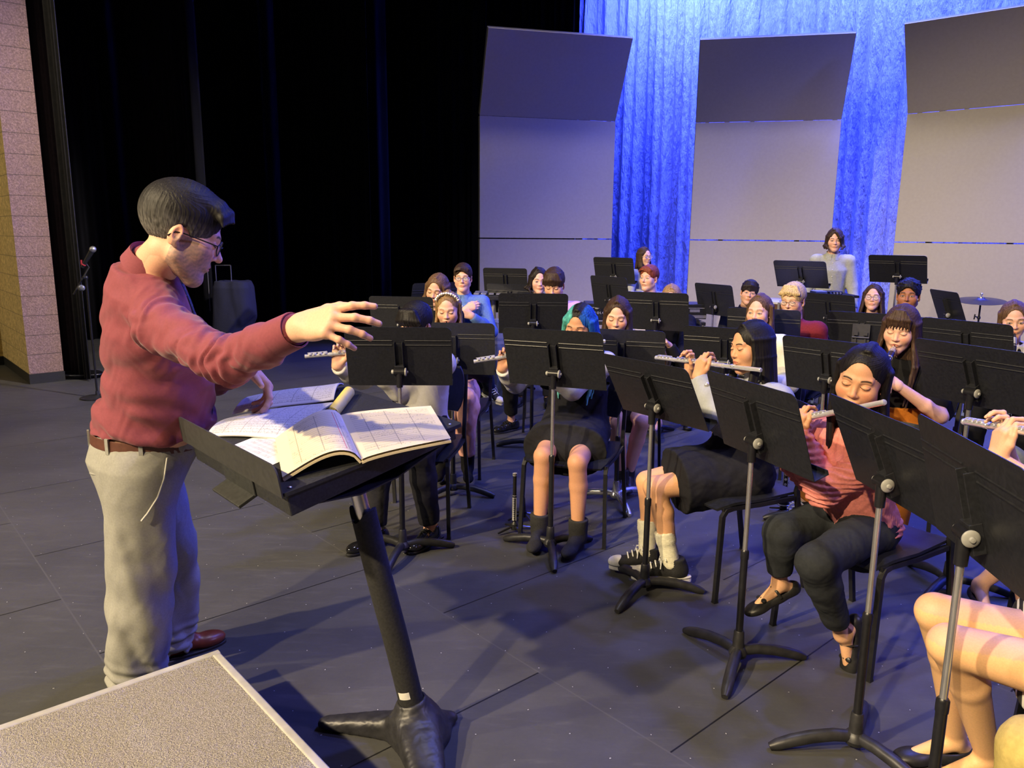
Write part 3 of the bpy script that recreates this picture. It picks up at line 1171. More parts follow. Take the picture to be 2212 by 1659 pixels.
        dsp = tp.get('disp') or (lambda P_, N_: amp * (.55 * wob(P_ * np.array([1, 1, .55]), ff * .7, sd_, 2) + .6 * folds(P_ * np.array([1, 1, .6]), ff * .8, sd_ + 7)))
        solid(tp.get('name', 'shirt'), P, bv, tp['mat'], root, col=tp.get('col'), disp=dsp)
        cl = tp.get('collar')
        nb = Nk + zt * .0
        if cl:
            m = MB()
            na = 30
            nr = (.062 if male else .054) * s * tp.get('cr', 1.0)
            nd_ = nrm(Hc - hR[:, 1] * .02 - Nk)
            up = nrm(zt * .5 + nd_ * .7)
            nb = Nk + nd_ * .018 * s
            CR = np.column_stack([nrm(np.cross(np.cross(up, rt), up)), nrm(np.cross(up, rt)), up])
            G = []
            for i in range(na + 1):
                a = (i / na - .5) * 2 * math.pi * (1.0 if cl != 'shirt' else .93) - math.pi / 2
                dirv = CR[:, 0] * math.cos(a) + CR[:, 1] * math.sin(a)
                row = []
                fr_ = max(0, math.sin(a))      # 1 at the front
                if cl == 'turtle':
                    prof = [(1.18, -.030), (1.08, -.004), (1.04, .030), (1.02, .052), (1.09, .054), (1.13, .036), (1.14, .012), (1.16, -.006)]
                elif cl == 'crew':
                    prof = [(1.22, -.028), (1.16, -.012), (1.12, -.006), (1.16, -.002), (1.24, -.012), (1.30, -.030)]
                else:
                    prof = [(1.12, -.040), (1.05, .0), (1.02, .020), (1.06, .026), (1.15, .006), (1.27, -.016)]
                    if fr_ > .8:
                        prof[-1] = (1.50, -.034)
                        prof[-2] = (1.26, -.002)
                dz = -.022 * fr_ if cl == 'shirt' else -.012 * fr_
                for q, z in prof:
                    row.append(nb + dirv * nr * q * (1, 1.0)[0] + up * (z + dz) * s)
                G.append(row)
            m.sheet(G, .003)
            m.build('collar', tp.get('cmat') or tp['mat'], root, angle=60)
            if tp.get('col') is not None or tp['mat'].name.startswith('vc'):
                pass
        if tp.get('buttons'):
            for i in range(6):
                z = Lt * (.88 - .14 * i)
                y = np.interp(z, tz, toy) + np.interp(z, tz, try_) + g * 1.1 + .002
                m = MB()
                m.ball(hips + TR @ np.array([0, y, z]), (.006, .006, .006), 10)
                m.build('button', M('shirt_button', (.7, .68, .6), .3), root)
    bt = o.get('bottom')
    if bt:
        g = bt.get('g', .012)
        kind = bt['kind']
        P = []
        if kind == 'pants':
            HR = bt.get('frame', TR)
            P.append(loft(hips, HR, [-.20, -.10, 0, bt.get('rise', .10)], np.array([.10, .150, .168, .150]) * s * o.get('fat', 1) + g, np.array([.06, .10, .120, .112]) * s * o.get('fat', 1) + g + np.array([0, 0, bl * .4, bl]), 0, [0, 0, 0, (.01 + bl * .6) * s], k=.04))
            if seated:
                P.append(el(hips - ZZ * .02 * s - f * .03 * s, np.array((.172, .135, .100)) * s, np.column_stack([rt, f, ZZ]), k=.03))
            L = bt.get('len', 1.0)
            for sd, sg in (('R', 1), ('L', -1)):
                J, K, A_, t = legs[sd]
                q = K + (A_ - K) * L
                kg = bt.get('kg', g)
                hg = bt.get('hg', g * 1.2)
                P += [rc(J, K, .086 * s + g, .056 * s + kg, k=.03), rc(K, K + (q - K) * .35, .056 * s + kg, .056 * s + hg * .9, k=.03),
                      rc(K + (q - K) * .35, q, .056 * s + hg * .9, .040 * s + hg, k=.02)]
                dn = nrm(A_ - K)
                P.append(cut(q, dn, .003, q - .075, q + .075 + dn * .05))
            nm = 'trousers'
        else:
            J1, K1 = legs['R'][:2]
            J2, K2 = legs['L'][:2]
            L = bt.get('len', .8)
            fl = bt.get('flare', .02)
            wz = bt.get('rise', .16)
            P.append(loft(hips, TR, [-.08, 0, wz], np.array([.16, .172, .138]) * s + g, np.array([.11, .125, .102]) * s + g, 0, [0, 0, .01 * s], k=.02))
            P.append(el(hips - ZZ * .02 * s - f * .02 * s, np.array((.185, .15, .095)) * s, np.column_stack([rt, f, ZZ]), k=.03))
            e1, e2 = J1 + (K1 - J1) * L, J2 + (K2 - J2) * L
            for a, b in ((J1, e1), (J2, e2)):
                P.append(rc(a, b, .088 * s + g, .072 * s + g + fl, k=.05))
            for w_ in (.2, .5, .8):
                P.append(rc(J1 * w_ + J2 * (1 - w_), e1 * w_ + e2 * (1 - w_), .082 * s + g, .058 * s + g + fl, k=.06))
            dn = nrm((e1 + e2) / 2 - (J1 + J2) / 2)
            P.append(cut((e1 + e2) / 2, dn, .006, np.minimum(e1, e2) - .16 , np.maximum(e1, e2) + .25))
            if bt.get('drape'):
                mid = (e1 + e2) / 2
                for q in (e1, e2, mid):
                    P.append(rc(q - dn * .06, q - dn * .10 - ZZ * bt['drape'], .05 + fl, .03, k=.06))
            nm = 'skirt'
        if bt.get('extra'):
            P += bt['extra'](locals())
        amp, ff, sd_ = bt.get('amp', .0035), bt.get('freq', 6), bt.get('seed', 5)
        solid(bt.get('name', nm), P, bv, bt['mat'], root, col=bt.get('col'), disp=bt.get('disp') or (lambda P_, N_: amp * (wob(P_, ff, sd_, 3) + .4 * folds(P_, ff * 1.5, sd_ + 3))))
    so = o.get('shoes')
    if so:
        for sd in ('R', 'L'):
            J, K, A_, t = legs[sd]
            Rf = foot_frame(t, o.get('foot_up', {}).get(sd))
            x, H = shoe(so['kind'], A_, Rf, s * so.get('sc', 1.0), root, so['mat'], so.get('h', .005))
            if so.get('strap'):
                m = MB()
                m.tube([H(-.036, .030, .03), H(-.028, .036, .062), H(0, .040, .078), H(.028, .036, .062), H(.036, .030, .03)], .006 * s, 8, flat=.4)
                m.build('strap', so['mat'], x)
            if so.get('bow'):
                m = MB()
                for sx in (-1, 1):
                    m.ball(H(sx * .014, .098, .044), np.array((.016, .012, .008)) * s, 10, Rf @ rotz(sx * .4))
                m.ball(H(0, .098, .046), np.array((.006, .008, .009)) * s, 10, Rf)
                m.build('bow', so['mat'], x)
            if so.get('sock'):
                solid('sock', [rc(A_ + nrm(K - A_) * .005, A_ + nrm(K - A_) * so['sock'], .043 * s, .044 * s), rc(A_ + nrm(K - A_) * (so['sock'] - .035), A_ + nrm(K - A_) * so['sock'], .049 * s, .049 * s, k=.006), cut(A_ + nrm(K - A_) * (so['sock'] + .005), K - A_, .004)], .004, so['smat'], root, disp=lambda P_, N_: .0012 * np.sin(P_[:, 2] * 900))
    gl = o.get('glasses')
    if gl:
        hh = lambda x, y, z: Hc + hR @ (np.array([x, y, z]) * hs)
        m = MB()
        gr = gl.get('r', (.0235, .0185))
        for sx in (-1, 1):
            m.tube([hh(sx * .0325 + gr[0] * math.cos(a) * (1 if gl.get('round') else (1 + .10 * math.cos(2 * a) ** 2)), .0985 - abs(.0325 + sx * gr[0] * math.cos(a) * sx) ** 2 * 3.0, .001 + gr[1] * math.sin(a) * (1 if gl.get('round') else (1 + .12 * math.cos(2 * a) ** 2))) for a in np.linspace(0, 2 * math.pi, 24, endpoint=False)], gl.get('w', .0016), 6, True)
            m.tube([hh(sx * .057, .088, .006), hh(sx * .074, .070, .006), hh(sx * .0805, .0, .004), hh(sx * .080, -.016, .0), hh(sx * .079, -.03, -.016)], gl.get('w', .0016), 6)
        m.tube([hh(-.0105, .0985, .004), hh(0, .102, .0075), hh(.0105, .0985, .004)], gl.get('w', .0016), 6)
        fo = m.build('glasses', M(gl.get('m', 'glasses_black'), gl.get('c', (.01, .01, .012)), .3), root)
        m = MB()
        for sx in (-1, 1):
            m.prism([(gr[0] * hs * math.cos(a), gr[1] * hs * math.sin(a)) for a in np.linspace(0, 2 * math.pi, 20, endpoint=False)], .0008, hh(sx * .0325, .0955, .001), np.column_stack([hR[:, 0], hR[:, 2], -hR[:, 1]]))
        m.build('lens', GLASS, fo)
    if o.get('more'):
        o['more'](locals())
    ORG = np.zeros(3)
    return root, dict(H=Hc, R=hR, s=hs, f=f, rt=rt, arms=arms, legs=legs, hips=hips, Nk=Nk, TR=TR, Lt=Lt)


def glass_mat():
    t = NT('clear_lens')
    t.set(Base__Color=(1, 1, 1), Roughness=.05)
    t.b.inputs['Alpha'].default_value = .13
    t.b.inputs['Specular IOR Level'].default_value = .8
    return t.m


GLASS = glass_mat()
# ------------------------------------------------------------------ the stage
def floor_mat():
    t = NT('painted_stage_hardboard')
    # u runs across (towards the far wing), v upstage
    vec = t.coord((1, 1, 1), 'Object')
    wx, wy, z = t.sep(vec)
    x = t.math('ADD', t.math('MULTIPLY', wx, float(U[0])), t.math('MULTIPLY', wy, float(U[1])))
    y = t.math('ADD', t.math('MULTIPLY', wx, float(V[0])), t.math('MULTIPLY', wy, float(V[1])))
    S_ = 1.197
    row = t.math('FLOOR', t.math('DIVIDE', t.math('SUBTRACT', y, 0.619), S_))
    odd = t.math('FRACT', t.math('MULTIPLY', row, 0.5))
    xs = t.math('ADD', t.math('SUBTRACT', x, 0.683), t.math('MULTIPLY', odd, S_))
    fu = t.math('ABSOLUTE', t.math('SUBTRACT', t.math('FRACT', t.math('ADD', t.math('DIVIDE', xs, S_), .5)), .5))
    fv = t.math('ABSOLUTE', t.math('SUBTRACT', t.math('FRACT', t.math('ADD', t.math('DIVIDE', t.math('SUBTRACT', y, 0.619), S_), .5)), .5))
    seam = t.math('LESS_THAN', t.math('MINIMUM', fu, fv), 0.0026)
    seamv = t.math('LESS_THAN', fv, 0.0026)
    # screws
    jit = t.n('ShaderNodeTexNoise', i2=2.5)
    t.l(vec, jit.inputs['Vector'])
    jx, jy, _z = t.sep(jit.outputs['Color'])
    gx = t.math('SUBTRACT', t.math('FRACT', t.math('ADD', t.math('DIVIDE', x, .1710), t.math('MULTIPLY', jx, .7))), .5)
    gy = t.math('SUBTRACT', t.math('FRACT', t.math('ADD', t.math('DIVIDE', y, .1995), t.math('MULTIPLY', jy, .7))), .5)
    dd = t.math('SQRT', t.math('ADD', t.math('POWER', t.math('MULTIPLY', gx, .1710), 2.0), t.math('POWER', t.math('MULTIPLY', gy, .1995), 2.0)))
    scr = t.math('LESS_THAN', dd, .0028)
    scr2 = t.math('LESS_THAN', dd, .0044)
    n1 = t.noise(vec, 1.6, 6, .65)
    n2 = t.noise(t.coord((1, 6, 1), 'Object', (0, 0, .6)), 5, 5, .7)
    n3 = t.noise(vec, 60, 3, .6)
    c = t.ramp(n1, [(.25, (.054, .055, .057)), (.75, (.090, .090, .090))])
    c = t.mix(t.math('MULTIPLY', t.ramp(n2, [(.55, (0, 0, 0)), (.80, (1, 1, 1))]), .35), c, (.16, .16, .16))
    c = t.mix(t.math('MULTIPLY', n3, .25), c, (.03, .03, .034))
    c = t.mix(seam, c, (.006, .006, .007))
    c = t.mix(t.math('MULTIPLY', seamv, .55), c, (.15, .15, .15))
    c = t.mix(scr2, c, (.012, .012, .014))
    c = t.mix(scr, c, (.42, .42, .40))
    t.set(Base__Color=c, Roughness=t.ramp(n2, [(.3, (.5, .5, .5)), (.8, (.66, .66, .66))]))
    t.b.inputs['Specular IOR Level'].default_value = .35
    t.bump(t.math('ADD', n3, t.math('MULTIPLY', seam, -3.0)), .12, .004)
    return t.m


m = MB()
m.sheet([[(-14, -8, 0), (14, -8, 0)], [(-14, 19, 0), (14, 19, 0)]])
flr = m.build('floor', floor_mat(), None, False)
tag(flr, kind='structure')


def drape_mat(name, color, rough, bump=.3):
    t = NT(name)
    vec = t.coord((1, 1, .15))
    nz = t.noise(vec, 14, 4)
    c = np.array(color)
    t.set(Base__Color=t.ramp(nz, [(.3, tuple(c * .75)), (.7, tuple(c * 1.25))]), Roughness=rough)
    t.b.inputs['Specular IOR Level'].default_value = .12
    t.bump(t.noise(t.coord((1, 1, 1)), 300, 2), .15, .002)
    return t.m


VELOUR = drape_mat('black_velour', (.0085, .0088, .0115), .95)


def drape(name, p0, p1, z0, z1, mat, pleat=.09, depth=.045, seed=0, nz=6, step=.012, th=.004):
    p0, p1 = A3(p0), A3(p1)
    L = np.linalg.norm(p1 - p0)
    e = (p1 - p0) / L
    nn = np.array([-e[1], e[0], 0])
    rg = np.random.default_rng(seed)
    n = int(L / step)
    s = np.linspace(0, L, n)
    ph = rg.uniform(0, 6, 4)
    w = np.sin(s * 6.28 / pleat + 1.2 * np.sin(s * 3.1 + ph[0]) + ph[1]) * depth * (.6 + .4 * np.sin(s * 2.3 + ph[2])) + .4 * depth * np.sin(s * 6.28 / pleat * .37 + ph[3])
    G = []
    for j in range(nz):
        z = z0 + (z1 - z0) * j / (nz - 1)
        k = 1 - .25 * j / (nz - 1)
        G.append([p0 + e * si + nn * wi * k + ZZ * z for si, wi in zip(s, w)])
    mb = MB()
    mb.sheet(G, th)
    return mb.build(name, mat, None, True, None)


LEGS = [(1.60, 'black velour leg curtain beside the block wall pillar'), (3.55, 'black velour leg curtain behind the conductor'), (5.87, 'black velour leg curtain, third back from the pillar'),
        (7.95, 'black velour leg curtain behind the leftmost grey shell tower'), (10.0, 'black velour leg curtain against the edge of the blue curtain')]
for i, (v, lab) in enumerate(LEGS):
    p = UV(9.62 if i else 9.75, v)
    q = UV(12.4, v)
    o = drape('leg_curtain', p, q, .02, 8.6, VELOUR, .16, .06, i)
    tag(o, lab, 'curtain', 'black leg curtains')
o = drape('wing_curtain', UV(12.6, 1.2), UV(12.6, 12.5), .02, 8.6, VELOUR, .2, .05, 11)
tag(o, 'long black curtain closing off the dark far wing', 'curtain')
# narrow dark tab hanging right behind the pillar edge
o = drape('tab_curtain', UV(9.10, 2.02), UV(9.9, 1.92), .02, 8.6, M('charcoal_velour', (.018, .018, .023), .9, 0, .3, 20), .085, .035, 5, step=.006)
tag(o, 'narrow charcoal curtain hanging just behind the pillar edge', 'curtain')


# ---- blue-lit cyclorama
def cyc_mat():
    t = NT('blue_tinted_cyclorama_cloth')
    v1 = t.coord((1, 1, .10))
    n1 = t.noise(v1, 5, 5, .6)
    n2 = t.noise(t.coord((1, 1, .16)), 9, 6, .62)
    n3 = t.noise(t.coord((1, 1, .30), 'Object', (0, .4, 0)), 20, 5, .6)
    t.set(Base__Color=(.30, .36, .76), Roughness=.7)  # part of the blue lighting is put into the cloth colour
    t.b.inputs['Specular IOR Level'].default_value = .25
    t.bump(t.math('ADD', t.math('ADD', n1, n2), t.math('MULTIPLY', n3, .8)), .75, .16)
    return t.m


p0, p1 = UV(11.2, 11.5), UV(-7.0, 11.5)
nn_, nz_ = 700, 46
G = []
su = np.linspace(0, 18.2, nn_)
for j in range(nz_):
    z = .03 + 8.6 * j / (nz_ - 1)
    zz = np.full(nn_, z)
    w = .05 * np.sin(su * 6.28 / .55 + 1.4 * np.sin(su * 1.7)) + .035 * np.sin(su * 6.28 / .23 + 2 * np.sin(su * 2.3 + .2 * z)) + .02 * wob(np.stack([su * 3, zz * .7, zz * 0], 1), .9, 3)
    G.append(UV(0, 11.5)[None, :] + (11.2 - su)[:, None] * U[None, :] + w[:, None] * V[None, :] + ZZ * z)
mb = MB()
mb.sheet(G)
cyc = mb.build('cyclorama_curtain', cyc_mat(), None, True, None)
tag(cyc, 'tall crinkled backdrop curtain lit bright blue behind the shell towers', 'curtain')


# ---- split-face block pillar: warm and pinkish light put into its colours, rough side to the stage
def block_mat(name, base, mort, su, rough_face, horiz):
    t = NT(name)
    vec = t.coord((1, 1, 1))
    x, y, z = t.sep(vec)
    hx = t.math('ADD', t.math('MULTIPLY', x, horiz[0]), t.math('MULTIPLY', y, horiz[1]))
    zr = t.math('DIVIDE', t.math('SUBTRACT', z, .10), .2035)
    row = t.math('FLOOR', zr)
    mz = t.math('LESS_THAN', t.math('FRACT', zr), .035)
    off = t.math('MULTIPLY', t.math('FRACT', t.math('MULTIPLY', row, .5)), 1.0)
    mx = t.math('LESS_THAN', t.math('FRACT', t.math('ADD', t.math('DIVIDE', hx, .4064), off)), .018)
    mm = t.math('MAXIMUM', mz, mx) if su else mz
    n = t.noise(vec, 60 if rough_face else 26, 5, .8)
    n2 = t.noise(vec, 4, 3)
    b = np.array(base)
    c = t.ramp(n, [(.34, tuple(b * .58)), (.50, tuple(b)), (.64, tuple(np.minimum(b * 1.6, 1)))])
    c = t.mix(t.math('MULTIPLY', n2, .3), c, tuple(b * .8))
    c = t.mix(t.math('MULTIPLY', mm, .75), c, mort)
    t.set(Base__Color=c, Roughness=.9)
    t.bump(t.math('ADD', n, t.math('MULTIPLY', mm, -1.2)), .8 if rough_face else .35, .03)
    return t.m


C0 = np.array([-5.065, 7.965, 0])
C1 = np.array([-4.83, 8.184, 0])
C2 = np.array([-6.10, 9.14, 0])
fa = nrm(C1 - C0)
fb = nrm(C2 - C0)
m = MB()
back = C1 + fb * 1.6
poly = [C0, C1, C1 + fb * .45, C2 + fa * .6, C2]
m.v = [tuple(p + ZZ * z) for z in (0, 8.6) for p in poly]
n = len(poly)
m.f = [tuple(range(n - 1, -1, -1)), tuple(range(n, 2 * n))] + [(i, (i + 1) % n, n + (i + 1) % n, n + i) for i in range(n)]
pil = m.build('wall_far', block_mat('rough_split_face_block', srgb(176, 146, 138), (.10, .08, .07), False, True, (fa[0], fa[1])), None, False)
pil.data.materials.append(block_mat('smooth_block_warm_tint', srgb(196, 172, 120), (.20, .16, .09), True, False, (fb[0], fb[1])))  # warm house light put into the colour of the audience side
pil.data.polygons[n + 1].material_index = 1
tag(pil, kind='structure')
m = MB()
W0 = C2 - fa * 3.0
m.v = [tuple(p + ZZ * z) for z in (0, 8.6) for p in (C2, C2 + fb * .2, W0 + fb * .2, W0)]
m.f = [(3, 2, 1, 0), (4, 5, 6, 7), (0, 1, 5, 4), (1, 2, 6, 5), (2, 3, 7, 6), (3, 0, 4, 7)]
tag(m.build('wall_left', block_mat('smooth_block_return_warm_tint', srgb(190, 164, 100), (.20, .16, .09), True, False, (fa[0], fa[1])), None, False), kind='structure')  # block colour of the return carries the warm house light too
BASEB = M('black_rubber_base', (.018, .019, .020), .45, 0, .2, 60)
for nm, a, b in (('baseboard_far', C0, C1), ('baseboard_side', C0, C2), ('baseboard_left', C2, W0)):
    e = nrm(b - a)
    nrmv = np.array([e[1], -e[0], 0])
    if nrmv @ (np.array([0, 4, 0]) - a) < 0:
        nrmv = -nrmv
    m = MB()
    m.box((a + b) / 2 + nrmv * .005 + ZZ * .052, (np.linalg.norm(b - a) + .012, .012, .104), np.column_stack([e, nrmv, ZZ]))
    tag(m.build(nm, BASEB, None, False), kind='structure')

# ---- acoustic shell towers
SHELL = M('beige_shell_laminate', (.385, .36, .335), .55, 0, .03, 30, .02, 200, .3)
SHELLF = M('shell_edge_metal', (.10, .10, .11), .45, .4, .1, 40)


def shell(pl, pr, z1, z2, lab, ang=29, Lc=1.06, idx=0):
    """pl, pr: floor points of the left and right lower corners"""
    global ORG
    pl, pr = A3(pl), A3(pr)
    e = nrm(pr - pl)
    w = np.linalg.norm(pr - pl)
    fr = np.array([e[1], -e[0], 0])           # faces the band
    mid = (pl + pr) / 2
    ORG = mid.copy()
    root = empty('acoustic_shell', mid, 0, lab, 'acoustic shell', 'grey acoustic shell towers')
    R = np.column_stack([e, fr, ZZ])

    def panel(nm, o, up, h, par=root):
        n = nrm(np.cross(e, up))
        RR = np.column_stack([e, nrm(np.cross(up, e)), up])
        mb = MB()
        # slightly bowed face
        k = 14
        Gd = [[o + e * (w * (i / k - .5)) + up * h * j - RR[:, 1] * .0 for i in range(k + 1)] for j in (0, .5, 1)]
        mb.sheet(Gd, .045)
        ob = mb.build(nm, SHELL, par, True, 30)
        fm = MB()
        for zz in (0, h):
            fm.box(o + up * (zz + (.004 if zz == 0 else -.004)) - fr * .0, (w + .008, .055, .010), RR)
        for sx in (-1, 1):
            fm.box(o + e * sx * (w / 2 + .002) + up * h / 2, (.008, .055, h), RR)
        fm.build('panel_edge', SHELLF, ob, False)
        return ob
    panel('lower_panel', mid + ZZ * .12, ZZ, z1 - .12 - .008)
    panel('upper_panel', mid + ZZ * (z1 + .008), ZZ, z2 - z1 - .02)
    a = math.radians(ang)
    up = ZZ * math.cos(a) + fr * math.sin(a)
    panel('canopy_panel', mid + ZZ * (z2 + .014), up, Lc)
    mb = MB()
    for sx in (-.55, .55):
        mb.box(mid + e * sx * w / 2 * 1.0 - fr * .13 + ZZ * (z2 / 2 + .06), (.06, .08, z2), R)
        mb.box(mid + e * sx * w / 2 - fr * .075 + ZZ * (z2 - .02), (.04, .10, .10), R)
        mb.box(mid + e * sx * w / 2 - fr * .08 + ZZ * (z1 - .02), (.04, .08, .10), R)
    mb.box(mid - fr * .13 + ZZ * .14, (w * .8, .07, .07), R)
    mb.build('frame', BLK, root, False)
    for sx in (-1, 1):
        mb = MB()
        mb.box(mid + e * sx * w * .3 - fr * .30 + ZZ * .10, (.06, .8, .05), R)
        for sy in (.02, -.64):
            mb.cyl(mid + e * (sx * w * .3 - .02) + fr * sy + ZZ * .04, mid + e * (sx * w * .3 + .02) + fr * sy + ZZ * .04, .04)
        mb.build('foot', BLK, root, True)
    for t_ in (-.42, -.10, .30, .46):
        mb = MB()
        mb.box(mid + e * w * t_ - fr * .01 + ZZ * z2, (.05, .03, .022), R)
        mb.build('hinge', BLK, root, False)
    ORG = np.zeros(3)


q = lambda px, Y: at(px, 505, Y) * np.array([1, 1, 0])
shell(q(1035, 10.4), q(1319, 10.85), 1.535, 3.09, 'leftmost grey acoustic shell tower, beside the black curtains')
shell(q(1491, 10.9), q(1795, 10.5), 1.535, 3.09, 'middle grey acoustic shell tower between the two blue gaps')
shell(q(1936, 9.97), q(2260, 8.95), 1.535, 3.09, 'grey acoustic shell tower at the right edge behind the cymbal')


# ---- carpeted podium
def carpet():
    t = NT('oatmeal_carpet')
    n = t.noise(t.coord((1, 1, 1)), 190, 2, .6)
    n2 = t.noise(t.coord((1, 1, 1)), 420, 2)
    c = t.ramp(n, [(.34, (.33, .30, .235)), (.5, (.49, .45, .365)), (.64, (.62, .575, .48))])
    # the low striped weave
    w = t.n('ShaderNodeTexWave', i1=90.0, i2=2.0, i3=2.0)
    t.l(t.coord((1, 1, 1), 'Object', (0, 0, .5)), w.inputs[0])
    c = t.mix(t.math('MULTIPLY', w.outputs['Fac'], .25), c, (.20, .18, .14))
    t.set(Base__Color=c, Roughness=.95)
    t.b.inputs['Specular IOR Level'].default_value = .1
    t.bump(t.math('ADD', n, n2), .8, .012)
    return t.m


PC = flo(470, 1405, .2)
PC[2] = 0
ORG = PC - V * .6 + U * -.5
ORG[2] = 0
root = empty('podium', ORG, 0, 'low podium topped with oatmeal carpet and grey trim at lower left', 'podium')
Rp = np.column_stack([-U, -V, ZZ])
pw, pd = 1.35, 1.3
cen = PC + (-U) * pw / 2 - V * pd / 2
# its corner is PC; it runs back along -V and right along -U
m = MB()
m.box(cen + ZZ * .183, (pw - .05, pd - .05, .036), Rp)
m.build('carpet_top', carpet(), root, False)
m = MB()
m.box(cen + ZZ * .09, (pw - .02, pd - .02, .18), Rp)
m.build('riser_box', M('podium_black', (.02, .02, .022), .6), root, False, bevel=.006)
TRIM = M('grey_vinyl_trim', (.46, .45, .41), .5, 0, .08, 30)
for sgn, ax in ((1, 0), (-1, 0), (1, 1), (-1, 1)):
    m = MB()
    if ax == 0:
        m.prism(rrect(.030, .045, .008), pd, cen + (-U) * sgn * (pw / 2 - .013) + ZZ * .182, np.column_stack([-U, ZZ, V]))
    else:
        m.prism(rrect(.030, .045, .008), pw - .052, cen + V * sgn * (pd / 2 - .013) + ZZ * .182, np.column_stack([V, ZZ, U]))
    m.build('edge_trim', TRIM, root, True)
ORG = np.zeros(3)
# ------------------------------------------------------------------ music stands
def copy_tree(o, parent=None):
    c = o.copy()
    COL.objects.link(c)
    c.parent = parent
    for ch in list(o.children):
        copy_tree(ch, c)
    return c


def music_stand(x, y, zp, yaw, tilt, label, base=0.0, chrome=False, W=.508, HU=.225, HL=.095, up=.42, name='music_stand'):
    """pivot at x,y,zp; the desk's back faces (-sin yaw, -cos yaw)"""
    root = empty(name, (x, y, 0), 0, label, 'music stand', 'black orchestra music stands')
    a, t = math.radians(yaw), math.radians(tilt)
    e = np.array([math.cos(a), -math.sin(a), 0])
    nb = np.array([-math.sin(a), -math.cos(a), 0])
    uu = nb * math.sin(t) + ZZ * math.cos(t)
    nd = np.cross(e, uu)                     # out of the back
    if nd @ nb < 0:
        nd = -nd
    K = ZZ * zp
    R = np.column_stack([e, uu, np.cross(e, uu)])
    sg = 1 if np.cross(e, uu) @ nb > 0 else -1
    D = K - nd * .034
    m = MB()
    # desk sheet with rounded top corners, creases and a shelf lip to the player's side
    hh = HU + HL
    cy = (HU - HL) / 2
    P = []
    for sx, a0 in ((1, 0), (-1, 90)):
        for k in range(7):
            an = math.radians(a0 + 90 * k / 6)
            P.append((sx * (W / 2 - .028) + .028 * math.cos(an), HU - .028 + .028 * math.sin(an)))
    P += [(-W / 2, -HL), (W / 2, -HL)]
    m.prism(P, .0022, D, R)
    # bottom shelf, turned toward the player
    m.box(D - uu * HL - nd * .030, (W, .0022, .060), np.column_stack([e, uu, nd]))
    m.box(D - uu * (HL - .008) - nd * .060, (W, .018, .0022), np.column_stack([e, uu, nd]))
    dk = m.build('desk', BLK, root, True, 35)
    m = MB()
    for off in (.072, .096):
        for sx in (-1, 1):
            g0, g1 = (.030, W / 2 - .004)
            m.tube([D + e * sx * g0 + uu * (HU - off) + nd * .0008, D + e * sx * g1 + uu * (HU - off) + nd * .0008], .0034, 8, flat=1)
    m.build('stiffening_rib', BLK, dk)
    m = MB()
    for sx in (-1, 1):
        m.box(D + e * sx * .019 + uu * (HU - .078 - .075) + nd * .012, (.004, .155, .024), np.column_stack([e, uu, nd]))
    m.box(D + uu * (HU - .16) + nd * .004, (.042, .15, .003), np.column_stack([e, uu, nd]))
    m.box(D - uu * .01 + nd * .016, (.046, .075, .030), np.column_stack([e, uu, nd]))
    m.build('desk_bracket', BLK, root, False, bevel=.002)
    # tilt knobs
    for sx in (-1, 1):
        m = MB()
        Rk = frame(e * sx, ZZ)
        if sx == 1:
            m.lathe([(.001, .0), (.0185, .0), (.0205, .003), (.0205, .006), (.017, .009), (.007, .010), (.006, .016), (.001, .017)], K + e * sx * .026, Rk, 24)
        else:
            m.lathe([(.001, .0), (.010, .0), (.012, .003), (.010, .012), (.001, .014)], K + e * sx * .026, Rk, 16)
        m.build('tilt_knob', GREYKNOB, root)
    m = MB()
    m.cyl(K - e * .026, K + e * .026, .017)
    m.tube([K - ZZ * .075, K + ZZ * .002], [.0150, .0165], 14)
    m.build('tilt_head', BLKT, root)
    zs = zp - up
    m = MB()
    m.cyl(ZZ * (zs - .02), ZZ * (zp - .07), .0092)
    m.build('inner_tube', CHROME if not chrome == 'black' else BLKT, root)
    m = MB()
    m.cyl(ZZ * .07, ZZ * zs, .0135)
    m.lathe([(.001, 0), (.0150, 0), (.0155, .006), (.0155, .030), (.012, .036), (.001, .037)], ZZ * (zs - .030), None, 16)
    m.build('outer_tube', BLKT, root)
    m = MB()
    m.lathe([(.001, .055), (.024, .055), (.022, .07), (.019, .13), (.0165, .135), (.001, .136)], (0, 0, 0), None, 18)
    m.lathe([(.001, .028), (.030, .030), (.036, .045), (.030, .062), (.022, .07), (.001, .071)], (0, 0, 0), None, 18)
    m.build('hub', CAST if not chrome is True else CHROME, root)
    for k in range(3):
        an = math.radians(base + 120 * k)
        d = np.array([math.cos(an), math.sin(an), 0])
        m = MB()
        pts = [d * .012 + ZZ * .052, d * .07 + ZZ * .056, d * .14 + ZZ * .048, d * .20 + ZZ * .034, d * .245 + ZZ * .020, d * .268 + ZZ * .012]
        m.tube(pts, [.019, .020, .0205, .0205, .018, .012], 14, xref=ZZ)
        m.build('leg', CAST if not chrome is True else CHROME, root)
    return root


def top_at(px, py, Y, yaw, tilt):
    """pivot of a stand whose desk's upper edge is centred on that spot"""
    T = at(px, py, Y)
    a, t = math.radians(yaw), math.radians(tilt)
    nb = np.array([-math.sin(a), -math.cos(a), 0])
    P = T - (nb * math.sin(t) + ZZ * math.cos(t)) * .225 + nb * .03
    return (float(P[0]), float(P[1]), float(P[2]), yaw, tilt)


